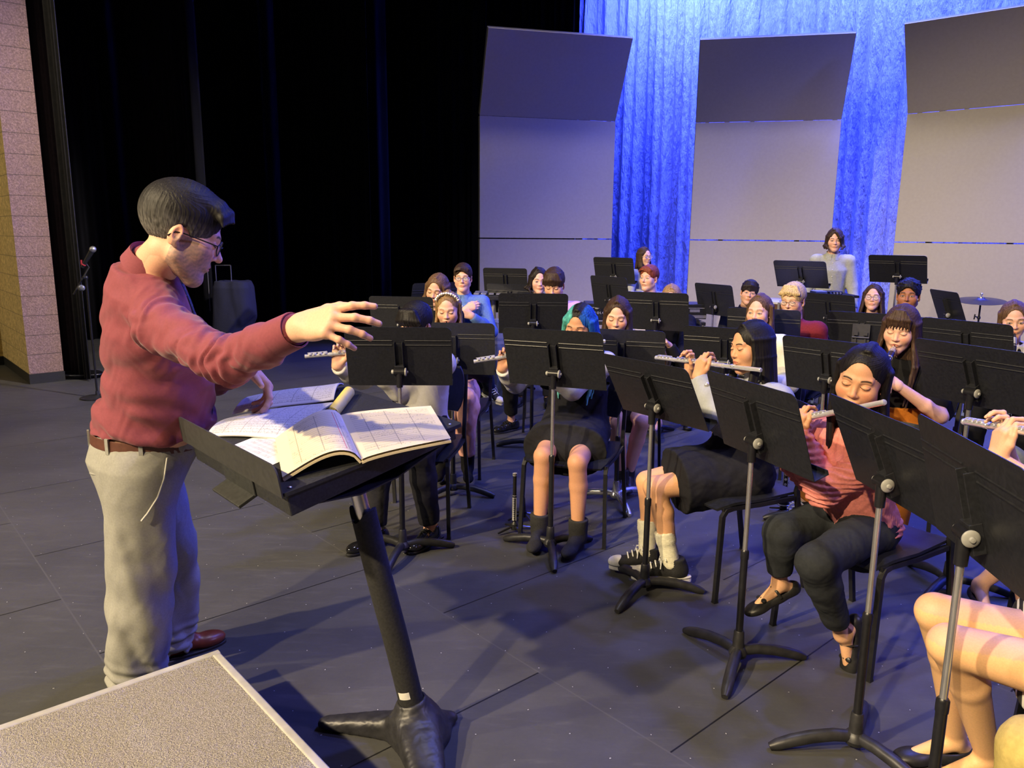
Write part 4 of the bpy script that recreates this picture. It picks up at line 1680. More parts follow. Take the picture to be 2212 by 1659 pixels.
ST = [
    # x, y, pivot height, yaw, tilt, label, leg turn, chrome
    (-.545, 3.675, .938, -2, 20, 'music stand in front of the dark-haired flute boy in a white shirt', 20, 0),
    (.203, 3.73, .926, 21, 21, 'music stand in front of the teal-haired flute player', 32, 0),
    (.612, 3.285, .862, 54, 29, 'steeply turned music stand left of the grey-sweater flute player, beside her sneakers', -5, 0),
    (.868, 2.69, .872, 70, 19, 'music stand hiding the grey-sweater flute player\'s chest and lap', 5, 0),
    (1.094, 2.183, .888, 84.7, 23, 'turned music stand in front of the pink-sweater flute player', 60, 0),
    (1.034, 1.664, .937, 95.2, 15, 'nearest music stand at the right edge with the big grey knob', 30, 0),
    (-.360, 4.60, .845, 5, 6, 'music stand in front of the blonde clarinet girl', -15, 0),
    (.638, 4.486, .828, 16, 10, 'music stand in front of the brown-haired clarinet girl beside the teal hair', 40, True),
    (1.319, 4.762, .819, 25, 18, 'music stand in the second row behind the grey-sweater flute player\'s face', 15, 0),
    (1.71, 4.152, .829, 49, 17, 'music stand right of the long-black-haired flute player', 50, 0),
    (2.022, 3.336, .929, 64, 26, 'wide music stand in front of the fringed clarinet girl, at right', 100, 0),
    (*top_at(865, 643, 6.0, 6, 15), 'leftmost music stand, behind the conductor\'s pointing hand', 15, 0),
    (.15, 5.66, .95, 2, 18, 'music stand hiding the curly-haired boy in a pink shirt', 170, 0),
    (1.13, 6.091, .933, 22, 17, 'music stand below the red-haired boy', 35, 0),
    (1.788, 5.498, .864, 28, 13, 'music stand below the blond boy with glasses', 25, 0),
    (2.661, 4.495, .902, 55, 19, 'wide music stand behind the fringed clarinet girl\'s hair, at right', 5, 0),
    (-.087, 8.812, .991, 12, 16, 'music stand against the leftmost shell tower, upper of the two there', 0, 0),
    (-.022, 7.86, .875, 24, 20, 'music stand right of the blue-shirted boy, lower of the two there', 10, 0),
    (1.184, 9.173, 1.111, 32, 18, 'tall music stand beside the back-row girl with round glasses', 0, 0),
    (.90, 7.3, .985, 55, 12, 'turned music stand left of the red-haired boy', 30, 0),
    (1.968, 7.582, .908, 60, 15, 'turned music stand before the middle shell tower, left of the dark-haired boy', 20, 0),
    (2.842, 7.688, 1.157, 38, 34, 'tall music stand in front of the standing long-haired boy', 0, 0),
    (*top_at(1787, 637, 7.0, 52, 18), 'dark music stand behind the red jacket of the blond boy', 0, 0),
    (3.681, 7.468, 1.224, 35.8, 33.9, 'tall music stand behind the long-haired girl with glasses, near the right blue gap', 15, 0),
    (3.975, 7.075, .901, 92, 22, 'steeply turned music stand left of the cymbal', 40, 0),
    (-.72, 7.25, .92, -35, 16, 'dark music stand in the shadow left of the wavy-haired girl', 0, 0),
]


for s_ in ST:
    music_stand(*s_[:5], s_[5], s_[6], s_[7])
# the folding stand with the double clamp
r_ = music_stand(2.70, 5.95, .80, 28, 13, 'music stand with a double clamp bracket on its back, below the long-haired girl with glasses', 20, 0)
m = MB()
a = math.radians(28)
e = np.array([math.cos(a), -math.sin(a), 0])
nb = np.array([-math.sin(a), -math.cos(a), 0])
for sx in (-1, 1):
    m.box(e * sx * .034 + nb * .03 + ZZ * .865, (.030, .022, .026), np.column_stack([e, nb, ZZ]))
    m.box(e * sx * .034 + nb * .03 + ZZ * .800, (.012, .02, .05), np.column_stack([e, nb, ZZ]))
m.box(nb * .018 + ZZ * .86, (.125, .006, .16), np.column_stack([e, nb, ZZ]))
m.cyl(e * -.06 + nb * .035 + ZZ * .835, e * .06 + nb * .035 + ZZ * .835, .007)
m.build('clamp_bracket', M('dark_grey_plastic', (.05, .05, .055), .4), r_, True, 40)


# ------------------------------------------------------------------ chairs
def make_chair(label):
    root = empty('musician_chair', (0, 0, 0), 0, label, 'chair', 'black musician chairs')
    # faces -y in its own frame; seat centre over the origin
    m = MB()
    G = []
    for j in range(13):
        v = -.215 + .43 * j / 12
        row = []
        for i in range(15):
            u = -1 + 2 * i / 14
            w = .225 * (1 - .08 * max(0, v) / .215)
            if v < -.15:
                w *= 1 - .10 * ((-.15 - v) / .065) ** 2
            z = .455 - .010 * (1 - u * u) + .010 * max(0, v) / .2 - (.028 * ((-.12 - v) / .095) ** 2 if v < -.12 else 0)
            row.append((u * w, v, z))
        G.append(row)
    m.sheet(G, -.012)
    m.build('seat', BLKP, root, True, 50)
    m = MB()
    G = []
    for j in range(9):
        t = j / 8
        row = []
        for i in range(13):
            u = -1 + 2 * i / 12
            w = .21 * (1 - .14 * abs(2 * t - 1) ** 3)
            row.append((u * w, .235 + .075 * t - .035 * (u * u), .60 + .25 * t))
        G.append(row)
    m.sheet(G, .011)
    m.build('backrest', BLKP, root, True, 50)
    m = MB()
    for sx in (-1, 1):
        m.tube([(sx * .215, -.19, .425), (sx * .222, .0, .430), (sx * .215, .19, .437)], .013, 4, sq=True)
    for y in (-.15, .17):
        m.tube([(-.215, y, .428), (.215, y, .428)], .011, 4, sq=True)
    m.build('frame', BLKT, root, True, 30)
    for sx in (-1, 1):
        m = MB()
        m.tube([(sx * .215, -.13, .428), (sx * .219, -.175, .420), (sx * .222, -.195, .395), (sx * .232, -.215, .012), (sx * .232, -.215, .0)], [.014, .014, .014, .0135, .016], 4, sq=True)
        m.build('leg', BLKT, root, True, 30)
        m = MB()
        m.tube([(sx * .210, .285, .80), (sx * .212, .245, .62), (sx * .216, .20, .47), (sx * .226, .235, .20), (sx * .230, .27, .012), (sx * .230, .27, .0)], [.012, .014, .014, .014, .0135, .016], 4, sq=True)
        m.build('leg', BLKT, root, True, 30)
    return root


_chair0 = [None]


def chair(x, y, az, label):
    if _chair0[0] is None:
        c = _chair0[0] = make_chair(label)
    else:
        c = copy_tree(_chair0[0])
        c['label'] = label
    c.location = (x, y, 0)
    f = fdir(az)
    c.rotation_euler = (0, 0, math.atan2(f[0], -f[1]))
    return c


# ------------------------------------------------------------------ instruments
def make_flute(label):
    """crown at the origin, foot along +x, keys up +z"""
    root = empty('flute', (0, 0, 0), 0, label, 'flute', 'silver flutes')
    m = MB()
    R = frame((1, 0, 0), (0, 1, 0))
    m.lathe([(.001, -.012), (.0085, -.011), (.0105, -.006), (.0095, .0), (.0095, .05), (.0098, .215), (.0118, .216), (.0118, .226), (.0112, .227), (.0112, .27), (.0098, .271), (.0098, .555), (.0112, .556), (.0112, .575), (.0098, .576), (.0098, .690), (.0108, .691), (.0108, .699), (.008, .70)], (0, 0, 0), R, 20)
    m.build('tube', SILVER, root)
    m = MB()
    m.ball((.155, .002, .0085), (.017, .013, .004), 16)
    m.build('lip_plate', SILVER, root)
    m = MB()
    for i, x in enumerate((.295, .318, .341, .364, .387, .425, .450, .475, .500, .525, .595, .622, .650, .672)):
        rr = .0085 if i < 10 else .0095
        m.cyl((x, 0, .0095), (x, 0, .0145), rr, seg=14)
        m.cyl((x, .0, .0155), (x, 0, .0165), rr * .6, seg=10)
        m.tube([(x, 0, .015), (x, -.012, .012)], .002, 6)
    for x0, x1 in ((.285, .405), (.415, .545), (.585, .685)):
        m.tube([(x0, -.0125, .011), (x1, -.0125, .011)], .0024, 8)
        for x in np.arange(x0, x1, .028):
            m.tube([(x, -.008, .006), (x, -.0125, .011)], .0016, 6)
    m.tube([(.40, .006, .012), (.43, .013, .006), (.455, .014, .004)], .003, 6)
    m.build('keywork', SILVER, root)
    return root


def make_clarinet(label):
    """mouthpiece tip at the origin, bell along +x, keys up +z"""
    root = empty('clarinet', (0, 0, 0), 0, label, 'clarinet', 'black clarinets')
    R = frame((1, 0, 0), (0, 1, 0))
    m = MB()
    m.lathe([(.001, .0), (.004, .0), (.009, .03), (.0125, .06), (.0135, .085), (.001, .086)], (0, 0, 0), R, 16)
    m.build('mouthpiece', EBONY, root)
    m = MB()
    m.lathe([(.001, .03), (.0122, .03), (.0150, .055), (.0152, .075), (.001, .076)], (0, 0, 0), R, 16)
    m.cyl((.045, .0, -.013), (.045, 0, -.022), .003)
    m.cyl((.062, .0, -.013), (.062, 0, -.022), .003)
    m.build('ligature', NICKEL, root)
    m = MB()
    m.lathe([(.001, .084), (.0155, .084), (.0170, .10), (.0155, .148), (.0135, .15), (.0135, .36), (.0150, .375), (.0140, .39), (.0145, .56), (.0165, .575), (.0170, .59), (.020, .62), (.030, .66), (.0385, .672), (.030, .668), (.001, .64)], (0, 0, 0), R, 22)
    m.build('body', EBONY, root)
    m = MB()
    for x, r_ in ((.086, .0165), (.147, .0165), (.372, .0162), (.577, .0180), (.668, .0388)):
        m.lathe([(r_ * .9, -.003), (r_, -.002), (r_, .002), (r_ * .9, .003)], (x, 0, 0), R, 20)
    m.build('ring', NICKEL, root)
    m = MB()
    for x in (.185, .21, .24, .275, .305, .335, .42, .455, .485, .515, .545):
        m.cyl((x, 0, .0125), (x, 0, .017), .0075, seg=12)
    for sy in (-1, 1):
        m.tube([(.17, sy * .011, .011), (.35, sy * .011, .011)], .002, 6)
        m.tube([(.40, sy * .012, .011), (.56, sy * .012, .011)], .002, 6)
    for x in (.43, .47, .50, .53):
        m.tube([(x, .012, .011), (x + .01, .02, .002)], .003, 6)
    m.build('keywork', NICKEL, root)
    return root


_proto = {}


def place(maker, label, p, d, up):
    d = nrm(d)
    up = A3(up)
    up = nrm(up - d * (up @ d))
    if maker not in _proto:
        o = _proto[maker] = maker(label)
    else:
        o = copy_tree(_proto[maker])
        o['label'] = label
    o.rotation_mode = 'QUATERNION'
    o.location = tuple(p)
    o.rotation_quaternion = Matrix(np.column_stack([d, np.cross(up, d), up]).tolist()).to_quaternion()
    return o
# ------------------------------------------------------------------ the conductor's stand
LR, LL = np.array([-.559, 1.807, .967]), np.array([-1.021, 2.329, .967])
RB = np.array([-.142, 2.175, 1.06])
bse = np.array([-.302, 2.235, 0])
ORG = bse.copy()
lect = empty('conductor_stand', bse, 0, 'large black conductor\'s stand with a wide desk on a leaning foam-wrapped column', 'conductor stand')
ue, ve = nrm(LL - LR), nrm(RB - LR)
ne = nrm(np.cross(ve, ue))
if ne[2] < 0:
    ne = -ne
DW, DD = np.linalg.norm(LL - LR), np.linalg.norm(RB - LR)
DR = np.column_stack([ue, ve, np.cross(ue, ve)])
dc = LR + ue * DW / 2 + ve * DD / 2
DESKM = M('black_textured_laminate', (.024, .025, .027), .5, 0, .3, 140, .12)
m = MB()
m.prism(rrect(DW, DD, .012, 4), .010, dc - ne * .005, DR)
m.build('desk', DESKM, lect, True, 30)
# front lip
m = MB()
lp = [(-DW / 2, 0), (DW / 2, 0), (DW / 2, .040)] + [(DW / 2 - .03 + .03 * math.cos(a), .055 + .03 * math.sin(a)) for a in np.linspace(0, 1.57, 6)] + [(-DW / 2 + .03 - .03 * math.sin(a), .055 + .03 * math.cos(a)) for a in np.linspace(0, 1.57, 6)]
m.prism(lp, .004, LR + ue * DW / 2 - ne * .010 - ve * .003, np.column_stack([ue, ne, np.cross(ue, ne)]))
m.build('lip', M('grey_black_sheet_metal', (.040, .040, .040), .5, 0, .15, 60), lect, True, 30)
# shallow box below, deeper towards the middle
m = MB()
ins = .02
A_ = LR + ue * ins + ve * .015
pts = []
for (u_, v_, d_) in ((0, 0, .075), (DW - 2 * ins, 0, .075), (DW - 2 * ins, DD - .03, .05), (0, DD - .03, .05)):
    pts.append((A_ + ue * u_ + ve * v_ - ne * .010, A_ + ue * u_ + ve * v_ - ne * d_))
n0 = len(m.v)
m.v += [tuple(p[0]) for p in pts] + [tuple(p[1]) for p in pts]
m.f += [(0, 1, 2, 3), (7, 6, 5, 4)] + [(i, 4 + i, 4 + (i + 1) % 4, (i + 1) % 4) for i in range(4)]
m.build('shelf_box', DESKM, lect, False, bevel=.004)
m = MB()      # the bowed belly of the tray seen below the right side
prof = [(.02, -.048), (.10, -.075), (.22, -.100), (.34, -.096), (.45, -.070), (DD - .02, -.048)]
G = [[LR + ue * (.03 + (DW - .06) * j) + ve * p + ne * q for p, q in prof] for j in (0, .5, 1)]
m.sheet(G, .004)
m.build('tray', DESKM, lect, True, 60)
# open cubby with a flap on the lip side
m = MB()
m.box(LR + ue * DW * .47 + ve * .0 - ne * .080, (DW * .27, .075, .010), np.column_stack([ue, nrm(ve - ne * -.3), nrm(np.cross(ue, ve - ne * -.3))]))
m.box(LR + ue * DW * .47 + ve * .012 - ne * .045, (DW * .30, .006, .055), DR)
m.build('storage_tray', M('dark_cubby', (.03, .032, .032), .5, 0, .2, 80), lect, False, bevel=.002)
m = MB()
for u_ in (.025, DW - .025):
    for v_ in (.03, DD - .03):
        m.ball(LR + ue * u_ + ve * v_ + ne * .001, (.006, .006, .003), 10)
m.build('screw', STEEL, lect)
# column
top = np.array([-.475, 2.215, .90])
foot = bse + ZZ * .075
cdv = nrm(top - foot)
CR_ = frame(cdv, ue)
m = MB()
m.tube([foot + cdv * .3, top + cdv * .05], .0235, 20)
m.build('steel_tube', STEEL, lect)
m = MB()
ft = foot + cdv * (np.linalg.norm(top - foot) - .135)
Gs = []
for i in range(34):
    t_ = i / 33
    row = []
    for k in range(29):
        an = 2 * math.pi * k / 28
        r_ = .0275 + .0010 * math.sin(9 * t_ + 2 * math.sin(an)) 
        z_ = np.linalg.norm(ft - foot) * t_ + (t_ > .95) * (.016 * math.sin(an * 2 + .6) + .008 * math.sin(an * 3))
        row.append(foot + cdv * z_ + CR_[:, 0] * r_ * math.cos(an) + CR_[:, 1] * r_ * math.sin(an))
    Gs.append(row)
m.sheet(Gs, .012)
m.build('foam_sleeve', M('black_foam', (.016, .016, .017), .9, 0, .3, 120, .2), lect, True, 60)
m = MB()
tocam = nrm(np.array([-.25, -1, .1]))
aa = math.atan2(tocam @ CR_[:, 1], tocam @ CR_[:, 0])
Gs = [[foot + cdv * (.085 + .024 * j) + (CR_[:, 0] * math.cos(aa + a) + CR_[:, 1] * math.sin(aa + a)) * .0398 for a in np.linspace(-.5, .45, 9)] for j in (0, 1)]
m.sheet(Gs, .0008)
m.build('tape_label', M('white_tape', (.75, .73, .66), .6), lect, True)
# cast base
P = [rc(foot - cdv * .075, foot + cdv * .075, .100, .042, k=.01), cut(foot + cdv * .062, cdv, .006)]
for px, py, w0, w1, h0, h1 in ((690, 1572, .052, .026, .036, .018), (930, 1712, .085, .050, .050, .022), (985, 1556, .05, .022, .034, .016)):
    q_ = flo(px, py, .0)
    dv = q_ - bse
    Lq = np.linalg.norm(dv[:2])
    ax = nrm(dv * np.array([1, 1, 0]))
    RL = np.column_stack([np.cross(ZZ, ax), ZZ, ax])
    P.append(loft(bse + ZZ * .004, RL, [0, Lq * .45, Lq * .92, Lq], [w0, (w0 + w1) * .5, w1, w1 * .6], [h0 * 1.6, h0, h1, h1 * .7], 0, [h0 * .6, h0 * .7, h1, h1 * .8], k=.03, pw=2.8))
P.append(cut((0, 0, .002), (0, 0, -1), .004))
q_ = flo(690, 1572, .02)
P.append(rc(q_ - ZZ * .1, q_ + ZZ * .1, .013, None, 's', .006))
P.append(rc(foot + cdv * .03, foot + cdv * .12, .0385, None, 's', .004))
solid('cast_base', P, .004, CAST, lect, disp=lambda P_, N_: .0012 * wob(P_, 25, 2, 3))
ORG = np.zeros(3)


# ---- scores
def score_mat(name, paper, ink, lines, bars, margin, notes=.5, red=None, seed=0.0, sys_gap=.0):
    """staves drawn on a page: uv 0..1 over the leaf, lines run along u"""
    t = NT(name)
    c = t.t.nodes.new('ShaderNodeUVMap')
    x, y, z = t.sep(c.outputs[0])
    inx = t.math('MULTIPLY', t.math('GREATER_THAN', x, margin[0]), t.math('LESS_THAN', x, margin[1]))
    iny = t.math('MULTIPLY', t.math('GREATER_THAN', y, margin[2]), t.math('LESS_THAN', y, margin[3]))
    inside = t.math('MULTIPLY', inx, iny)
    yy = t.math('MULTIPLY', y, lines)
    fy = t.math('FRACT', yy)
    stave = t.math('LESS_THAN', fy, .55)
    fine = t.math('LESS_THAN', t.math('FRACT', t.math('MULTIPLY', fy, 9.1)), .34)
    ln = t.math('MULTIPLY', t.math('MULTIPLY', stave, fine), inside)
    bx = t.math('FRACT', t.math('ADD', t.math('MULTIPLY', x, bars), .15))
    bar = t.math('MULTIPLY', t.math('LESS_THAN', bx, .035), inside)
    cm = t.t.nodes.new('ShaderNodeCombineXYZ')
    t.l(t.math('MULTIPLY', x, bars * 14), cm.inputs[0])
    t.l(t.math('MULTIPLY', y, lines * 2.2), cm.inputs[1])
    cm.inputs[2].default_value = seed
    nz = t.noise(cm.outputs[0], 1.0, 2, .7)
    cm2 = t.t.nodes.new('ShaderNodeCombineXYZ')
    t.l(t.math('MULTIPLY', t.math('FLOOR', t.math('MULTIPLY', x, bars)), 3.1), cm2.inputs[0])
    t.l(t.math('MULTIPLY', t.math('FLOOR', yy), 1.7), cm2.inputs[1])
    cm2.inputs[2].default_value = seed + 3
    blk = t.noise(cm2.outputs[0], 1.3, 0)
    dots = t.math('MULTIPLY', t.math('MULTIPLY', t.math('GREATER_THAN', nz, .56), t.math('GREATER_THAN', blk, 1 - notes)), t.math('MULTIPLY', inside, t.math('LESS_THAN', fy, .8)))
    ink_amt = t.math('MAXIMUM', t.math('MAXIMUM', t.math('MULTIPLY', ln, .42), t.math('MULTIPLY', bar, .55)), t.math('MULTIPLY', dots, .50))
    p = t.ramp(t.noise(t.coord((1, 1, 1)), 8, 3), [(.3, tuple(np.array(paper) * .96)), (.7, paper)])
    col = t.mix(ink_amt, p, ink)
    if red:
        rd = t.math('MULTIPLY', t.math('LESS_THAN', t.math('ABSOLUTE', t.math('SUBTRACT', x, red)), .004), iny)
        col = t.mix(rd, col, (.62, .08, .08))
    t.set(Base__Color=col, Roughness=.7)
    return t.m


def page(name, Gpts, mat, parent, th=0.0, uvflip=False):
    """a leaf from a grid of points, uv along the grid"""
    G = np.asarray(Gpts, float)
    a, b = G.shape[:2]
    mb = MB()
    mb.sheet(G, th)
    me = np_mesh(name, mb.v, polys=mb.f)
    uv = me.uv_layers.new(name='UVMap')
    k = a * b
    d = np.zeros((len(me.loops), 2), np.float32)
    for li, lp_ in enumerate(me.loops):
        i, j = divmod(lp_.vertex_index % k, b)
        d[li] = (j / (b - 1), i / (a - 1))
    uv.data.foreach_set('uv', d.ravel())
    return mesh_obj(name, me, mat, parent, True, 40)


def on_desk(px, py, h=0.0):
    """desk coordinates of a spot on the slanting desk plane raised by h"""
    d = _f + _r * (px - 1106) / F_PX - _u * (py - 829.5) / F_PX
    p0 = LR + ne * h
    return CAMP + d * (((p0 - CAMP) @ ne) / (d @ ne))


CREAM = (.72, .64, .41)
WHITE = (.66, .65, .63)
INK = (.05, .05, .05)


def open_book(name, label, bl, sp0, br, sp1, tl, tr, matL, matR, edge, archL, archR, th, cat='score', curl=0.0):
    """corners on the desk: bl,tl left leaf outer edge; sp0,sp1 spine near/far; br,tr right leaf outer edge"""
    global ORG
    bl, sp0, br, sp1, tl, tr = map(A3, (bl, sp0, br, sp1, tl, tr))
    base = (sp0 + sp1) / 2
    ORG = base.copy()
    root = empty(name, base, 0, label, cat)
    n = 16
    for nm, o0, o1, mat, arch, flip in (('left_leaf', bl, tl, matL, archL, 1), ('right_leaf', br, tr, matR, archR, 0)):
        for part in (0, 1):
            G = []
            for j in range(9):
                v = j / 8
                a_ = sp0 * (1 - v) + sp1 * v
                b_ = o0 * (1 - v) + o1 * v
                row = []
                for i in range(n + 1):
                    u_ = i / n
                    hgt = arch * (math.sin(math.pi * min(1, u_ ** .62)) ** 1.0) * (1 - .12 * v) + th * (1 - .15 * u_)
                    hgt = .0015 + hgt + (curl * (u_ ** 3) if flip else 0)
                    if part == 0:
                        row.append(a_ * (1 - u_) + b_ * u_ + ne * hgt)
                    else:
                        row.append(a_ * (1 - u_) + b_ * u_ + ne * max(.001, hgt - th * .5 - .001))
                if flip:
                    row = row[::-1]
                G.append(row)
            if part == 0:
                page(nm, G, mat, root, 0)
            else:
                # the block of pages below the open leaf
                bot = [[p - ne * (th * .5) for p in r_] for r_ in G]
                mb = MB()
                mb.sheet(G, -th * .5)
                ob = mb.build('page_block', edge, root, True, 40)
    ORG = np.zeros(3)
    return root


sm1 = score_mat('cream_score_left', CREAM, INK, 22, 3.2, (.17, .97, .05, .93), .45, .86, 1.0)
sm2 = score_mat('cream_score_right', CREAM, INK, 22, 4.0, (.08, .94, .07, .95), .45, None, 5.0)
EDGE = M('cream_page_edges', (.78, .66, .38), .8, 0, .06, 300, 0, None, .3, (1, 1, 6))
open_book('open_score', 'open cream score with a red line, nearest on the conductor\'s stand', on_desk(612, 1040, .0), on_desk(782, 1003), on_desk(975, 955), on_desk(738, 905), on_desk(596, 955), on_desk(932, 884), sm1, sm2, EDGE, .040, .006, .012)
sm3 = score_mat('white_score_lower', WHITE, INK, 17, 5.0, (.04, .97, .05, .97), .62, None, 9.0)
sm4 = score_mat('white_score_upper', WHITE, INK, 17, 5.0, (.04, .97, .05, .97), .62, None, 12.0)
EDGEW = M('white_page_edges', (.72, .71, .70), .8, 0, .05, 300, 0, None, .3, (1, 1, 6))


def white_score():
    global ORG
    a0, a1 = on_desk(500, 957), on_desk(640, 935)
    ORG = ((on_desk(500, 915) + on_desk(700, 880)) / 2).copy()
    root = empty('open_score', ORG, 0, 'open white score with dense staves lying behind the cream score', 'score')
    # two leaves hinged along a fold that runs left to right
    near0, near1 = on_desk(446, 945), on_desk(640, 950)
    fold0, fold1 = on_desk(503, 903), on_desk(722, 868)
    far0, far1 = on_desk(560, 868), on_desk(744, 838)
    n = 14
    G = []
    for j in range(n + 1):
        v = j / n
        h = .004 + .016 * math.sin(math.pi * v ** .8)
        G.append([(near0 * (1 - v) + fold0 * v) * (1 - i / n) + (near1 * (1 - v) + fold1 * v) * (i / n) + ne * (h + .006 * math.sin(4 * i / n)) for i in range(n + 1)])
    page('lower_leaf', G, sm3, root)
    G2 = []
    for j in range(n + 1):
        v = j / n
        h = .006 + .034 * math.sin(math.pi * min(1, v * .85 + .05)) ** .8
        G2.append([(fold0 * (1 - v) + far0 * v) * (1 - i / n) + (fold1 * (1 - v) + far1 * v) * (i / n) + ne * (h + .004 * math.sin(5 * i / n)) for i in range(n + 1)])
    page('upper_leaf', G2, sm4, root)
    for nm, g in (('page_block', G), ('page_block', G2)):
        mb = MB()
        mb.sheet([[p - ne * .0012 for p in r_] for r_ in g], -.003)
        mb.build(nm, EDGEW, root, True, 40)
    ORG = np.zeros(3)


white_score()
# loose programme sheets under the scores
sm5 = score_mat('printed_list_sheet', WHITE, INK, 9, 9, (.10, .80, .10, .9), .5, None, 20.0)
ORG = on_desk(570, 975).copy()
lo_ = empty('printed_sheet', ORG, 0, 'loose printed sheet between the cream score and the lip of the stand', 'paper')
c4 = [on_desk(494, 967), on_desk(590, 1005), on_desk(690, 960), on_desk(600, 925)]
G = [[(c4[0] * (1 - v) + c4[3] * v) * (1 - u_) + (c4[1] * (1 - v) + c4[2] * v) * u_ + ne * .0012 for u_ in np.linspace(0, 1, 8)] for v in np.linspace(0, 1, 8)]
page('sheet', G, sm5, lo_, .0006)
ORG = np.zeros(3)
# rolled yellow-lined score
pa, pb = on_desk(716, 892, .02), on_desk(752, 846, .02)
ORG = ((pa + pb) / 2).copy()
ro = empty('rolled_score', ORG, 0, 'rolled yellow score leaning behind the white score', 'score')
ax_ = nrm(pb - pa)
FR_ = frame(ax_, ne)
YEL = M('yellow_paper', (.74, .60, .12), .6, 0, .06, 30)
m = MB()
Gs = []
for j in range(8):
    row = []
    for i in range(30):
        an = -1.2 + 5.6 * i / 29
        r_ = .014 + .0016 * i / 29 * 8
        row.append(pa * (1 - j / 7) + pb * (j / 7) + FR_[:, 0] * r_ * math.cos(an) + FR_[:, 1] * r_ * math.sin(an))
    Gs.append(row)
m.sheet(Gs, .0012)
m.build('outer_roll', YEL, ro)
m = MB()
Gs = [[p + FR_[:, 0] * .0022 - FR_[:, 1] * .001 + (FR_[:, 1] * -.0025) for p in r_[14:]] for r_ in Gs]
m.sheet(Gs, .001)
m.build('inner_leaf', EDGEW, ro)
ORG = np.zeros(3)
# ------------------------------------------------------------------ cloth
def cl(name, rgb, rough=.85, vary=.10, scale=90, bump=.12, spec=.2, stretch=(1, 1, 1), sheen=0.0):
    return M(name, srgb(*rgb), rough, 0, vary, scale, bump, scale * 3, spec, stretch, sheen)


BLACKC = cl('black_cloth', (24, 24, 28))
BLACKK = cl('black_knit', (20, 20, 24), .95)
WHITEC = cl('white_shirt_cloth', (206, 204, 202), .75, .04)
CHARC = cl('charcoal_cloth', (38, 38, 44))
PATENT = M('black_polished_leather', (.012, .012, .013), .12, 0, .2, 40, 0, None, .7)
LEATH = M('black_leather', (.018, .018, .019), .4, 0, .25, 60, .1)
SUEDE = M('black_suede', (.020, .020, .022), .9, 0, .25, 120, .2)
CANVAS = M('black_canvas', (.016, .016, .019), .85, 0, .25, 200, .3)
HB = srgb(58, 42, 32)          # brown hair
HDB = srgb(36, 28, 25)
HBL = srgb(24, 21, 23)
HLB = srgb(104, 78, 56)
HBD = srgb(168, 134, 92)


def mouth_of(o):
    s = o.get('s', 1.0) * o.get('hs', 1.0)
    R = headR(o.get('hyaw', o['yaw']), o.get('hpitch', 8), o.get('hroll', 0))
    return A3(o['head']) + R @ np.array([0, .094, -.066]) * s, R


def flute_player(o, end, label, tl=.48, tL=.33, dy=0.0):
    """flute from the lips through end; arms reach up to it"""
    mo, R = mouth_of(o)
    d = nrm(A3(end) - mo)
    f = nrm(np.cross(ZZ, d))
    crown = mo - d * .155
    up = nrm(R[:, 2] - d * (R[:, 2] @ d))
    ff = nrm(np.cross(up, d))
    p = crown + ff * .006 - up * .012
    place(make_flute, label, p, d, nrm(up + ff * .25))
    s = o.get('s', 1) * .92
    pr, pl = p + d * tl, p + d * tL
    rt_ = np.cross(fdir(o['yaw']), ZZ)
    o['arms'] = {
        'R': dict(w=pr - ZZ * .074 * s - f * .026 * s, d=ZZ * 1 + f * .10 + d * -.15, n=f, curl=((18, 62, 40), (14, 66, 42), (16, 64, 42), (24, 60, 40)), thumb='under', hint=-ZZ + rt_ * .9 - f * .2),
        'L': dict(w=pl - ZZ * .068 * s + f * .040 * s, d=ZZ * 1 - f * .16 - d * .12, n=-f, curl=((46, 50, 30), (30, 58, 34), (30, 58, 34), (36, 54, 32)), thumb='along', hint=-ZZ - rt_ * .5 + f * .2),
    }
    if 'armsx' in o:
        for k, v in o['armsx'].items():
            o['arms'][k].update(v)
    return o


def clarinet_player(o, ang=38, side=0.0, label='', vis=True):
    mo, R = mouth_of(o)
    f = fdir(o.get('hyaw', o['yaw']))
    rt_ = np.cross(f, ZZ)
    a = math.radians(ang)
    d = nrm(f * math.sin(a) - ZZ * math.cos(a) + rt_ * side)
    p = mo - d * .012
    up = f * math.cos(a) + ZZ * math.sin(a)
    place(make_clarinet, label, p, d, up)
    s = o.get('s', 1) * .92
    fb = fdir(o['yaw'])
    rb = np.cross(fb, ZZ)
    q1, q2 = p + d * .27, p + d * .47
    o['arms'] = {
        'L': dict(w=q1 - rb * .062 - up * .022 - ZZ * .02, d=rb * .55 - ZZ * .0 + up * .75, n=nrm(rb + up * -.2), curl=((40, 40, 25),) * 4, hint=-ZZ - rb * .9),
        'R': dict(w=q2 + rb * .062 - up * .022 - ZZ * .02, d=-rb * .55 + up * .75, n=nrm(-rb + up * -.2), curl=((40, 40, 25),) * 4, hint=-ZZ + rb * .9),
    }
    if 'armsx' in o:
        for k, v in o['armsx'].items():
            o['arms'][k].update(v)
    return o


# ------------------------------------------------------------------ front row: flutes
# boy in a white shirt
o = dict(head=at(899, 706, 4.12), yaw=38, hyaw=26, hpitch=20, s=.97, sh=.138, male=True, skin='light', hips=(-.50, 4.20, .53), bv=.007, hv=.0036,
         face=dict(eyes='down', brow=HBL, blush=.2), hair=dict(style='fringe', col=HBL, seed=4, sweep=-.012, amp=.0022, frl=.012),
         knees=dict(L=(-.462, 3.77, .50), R=(-.68, 3.80, .50)), ankles=dict(L=(-.425, 3.83, .088), R=(-.70, 3.78, .088)), toes=dict(L=(-.5, -1, 0), R=(-.8, -1, 0)),
         top=dict(mat=WHITEC, g=.020, hem=.07, collar='shirt', amp=.006, freq=7, seed=3, gl=1.2, name='shirt', cuff=.96),
         bottom=dict(kind='pants', mat=CHARC, g=.014, len=.93, amp=.004), shoes=dict(kind='dress', mat=PATENT))
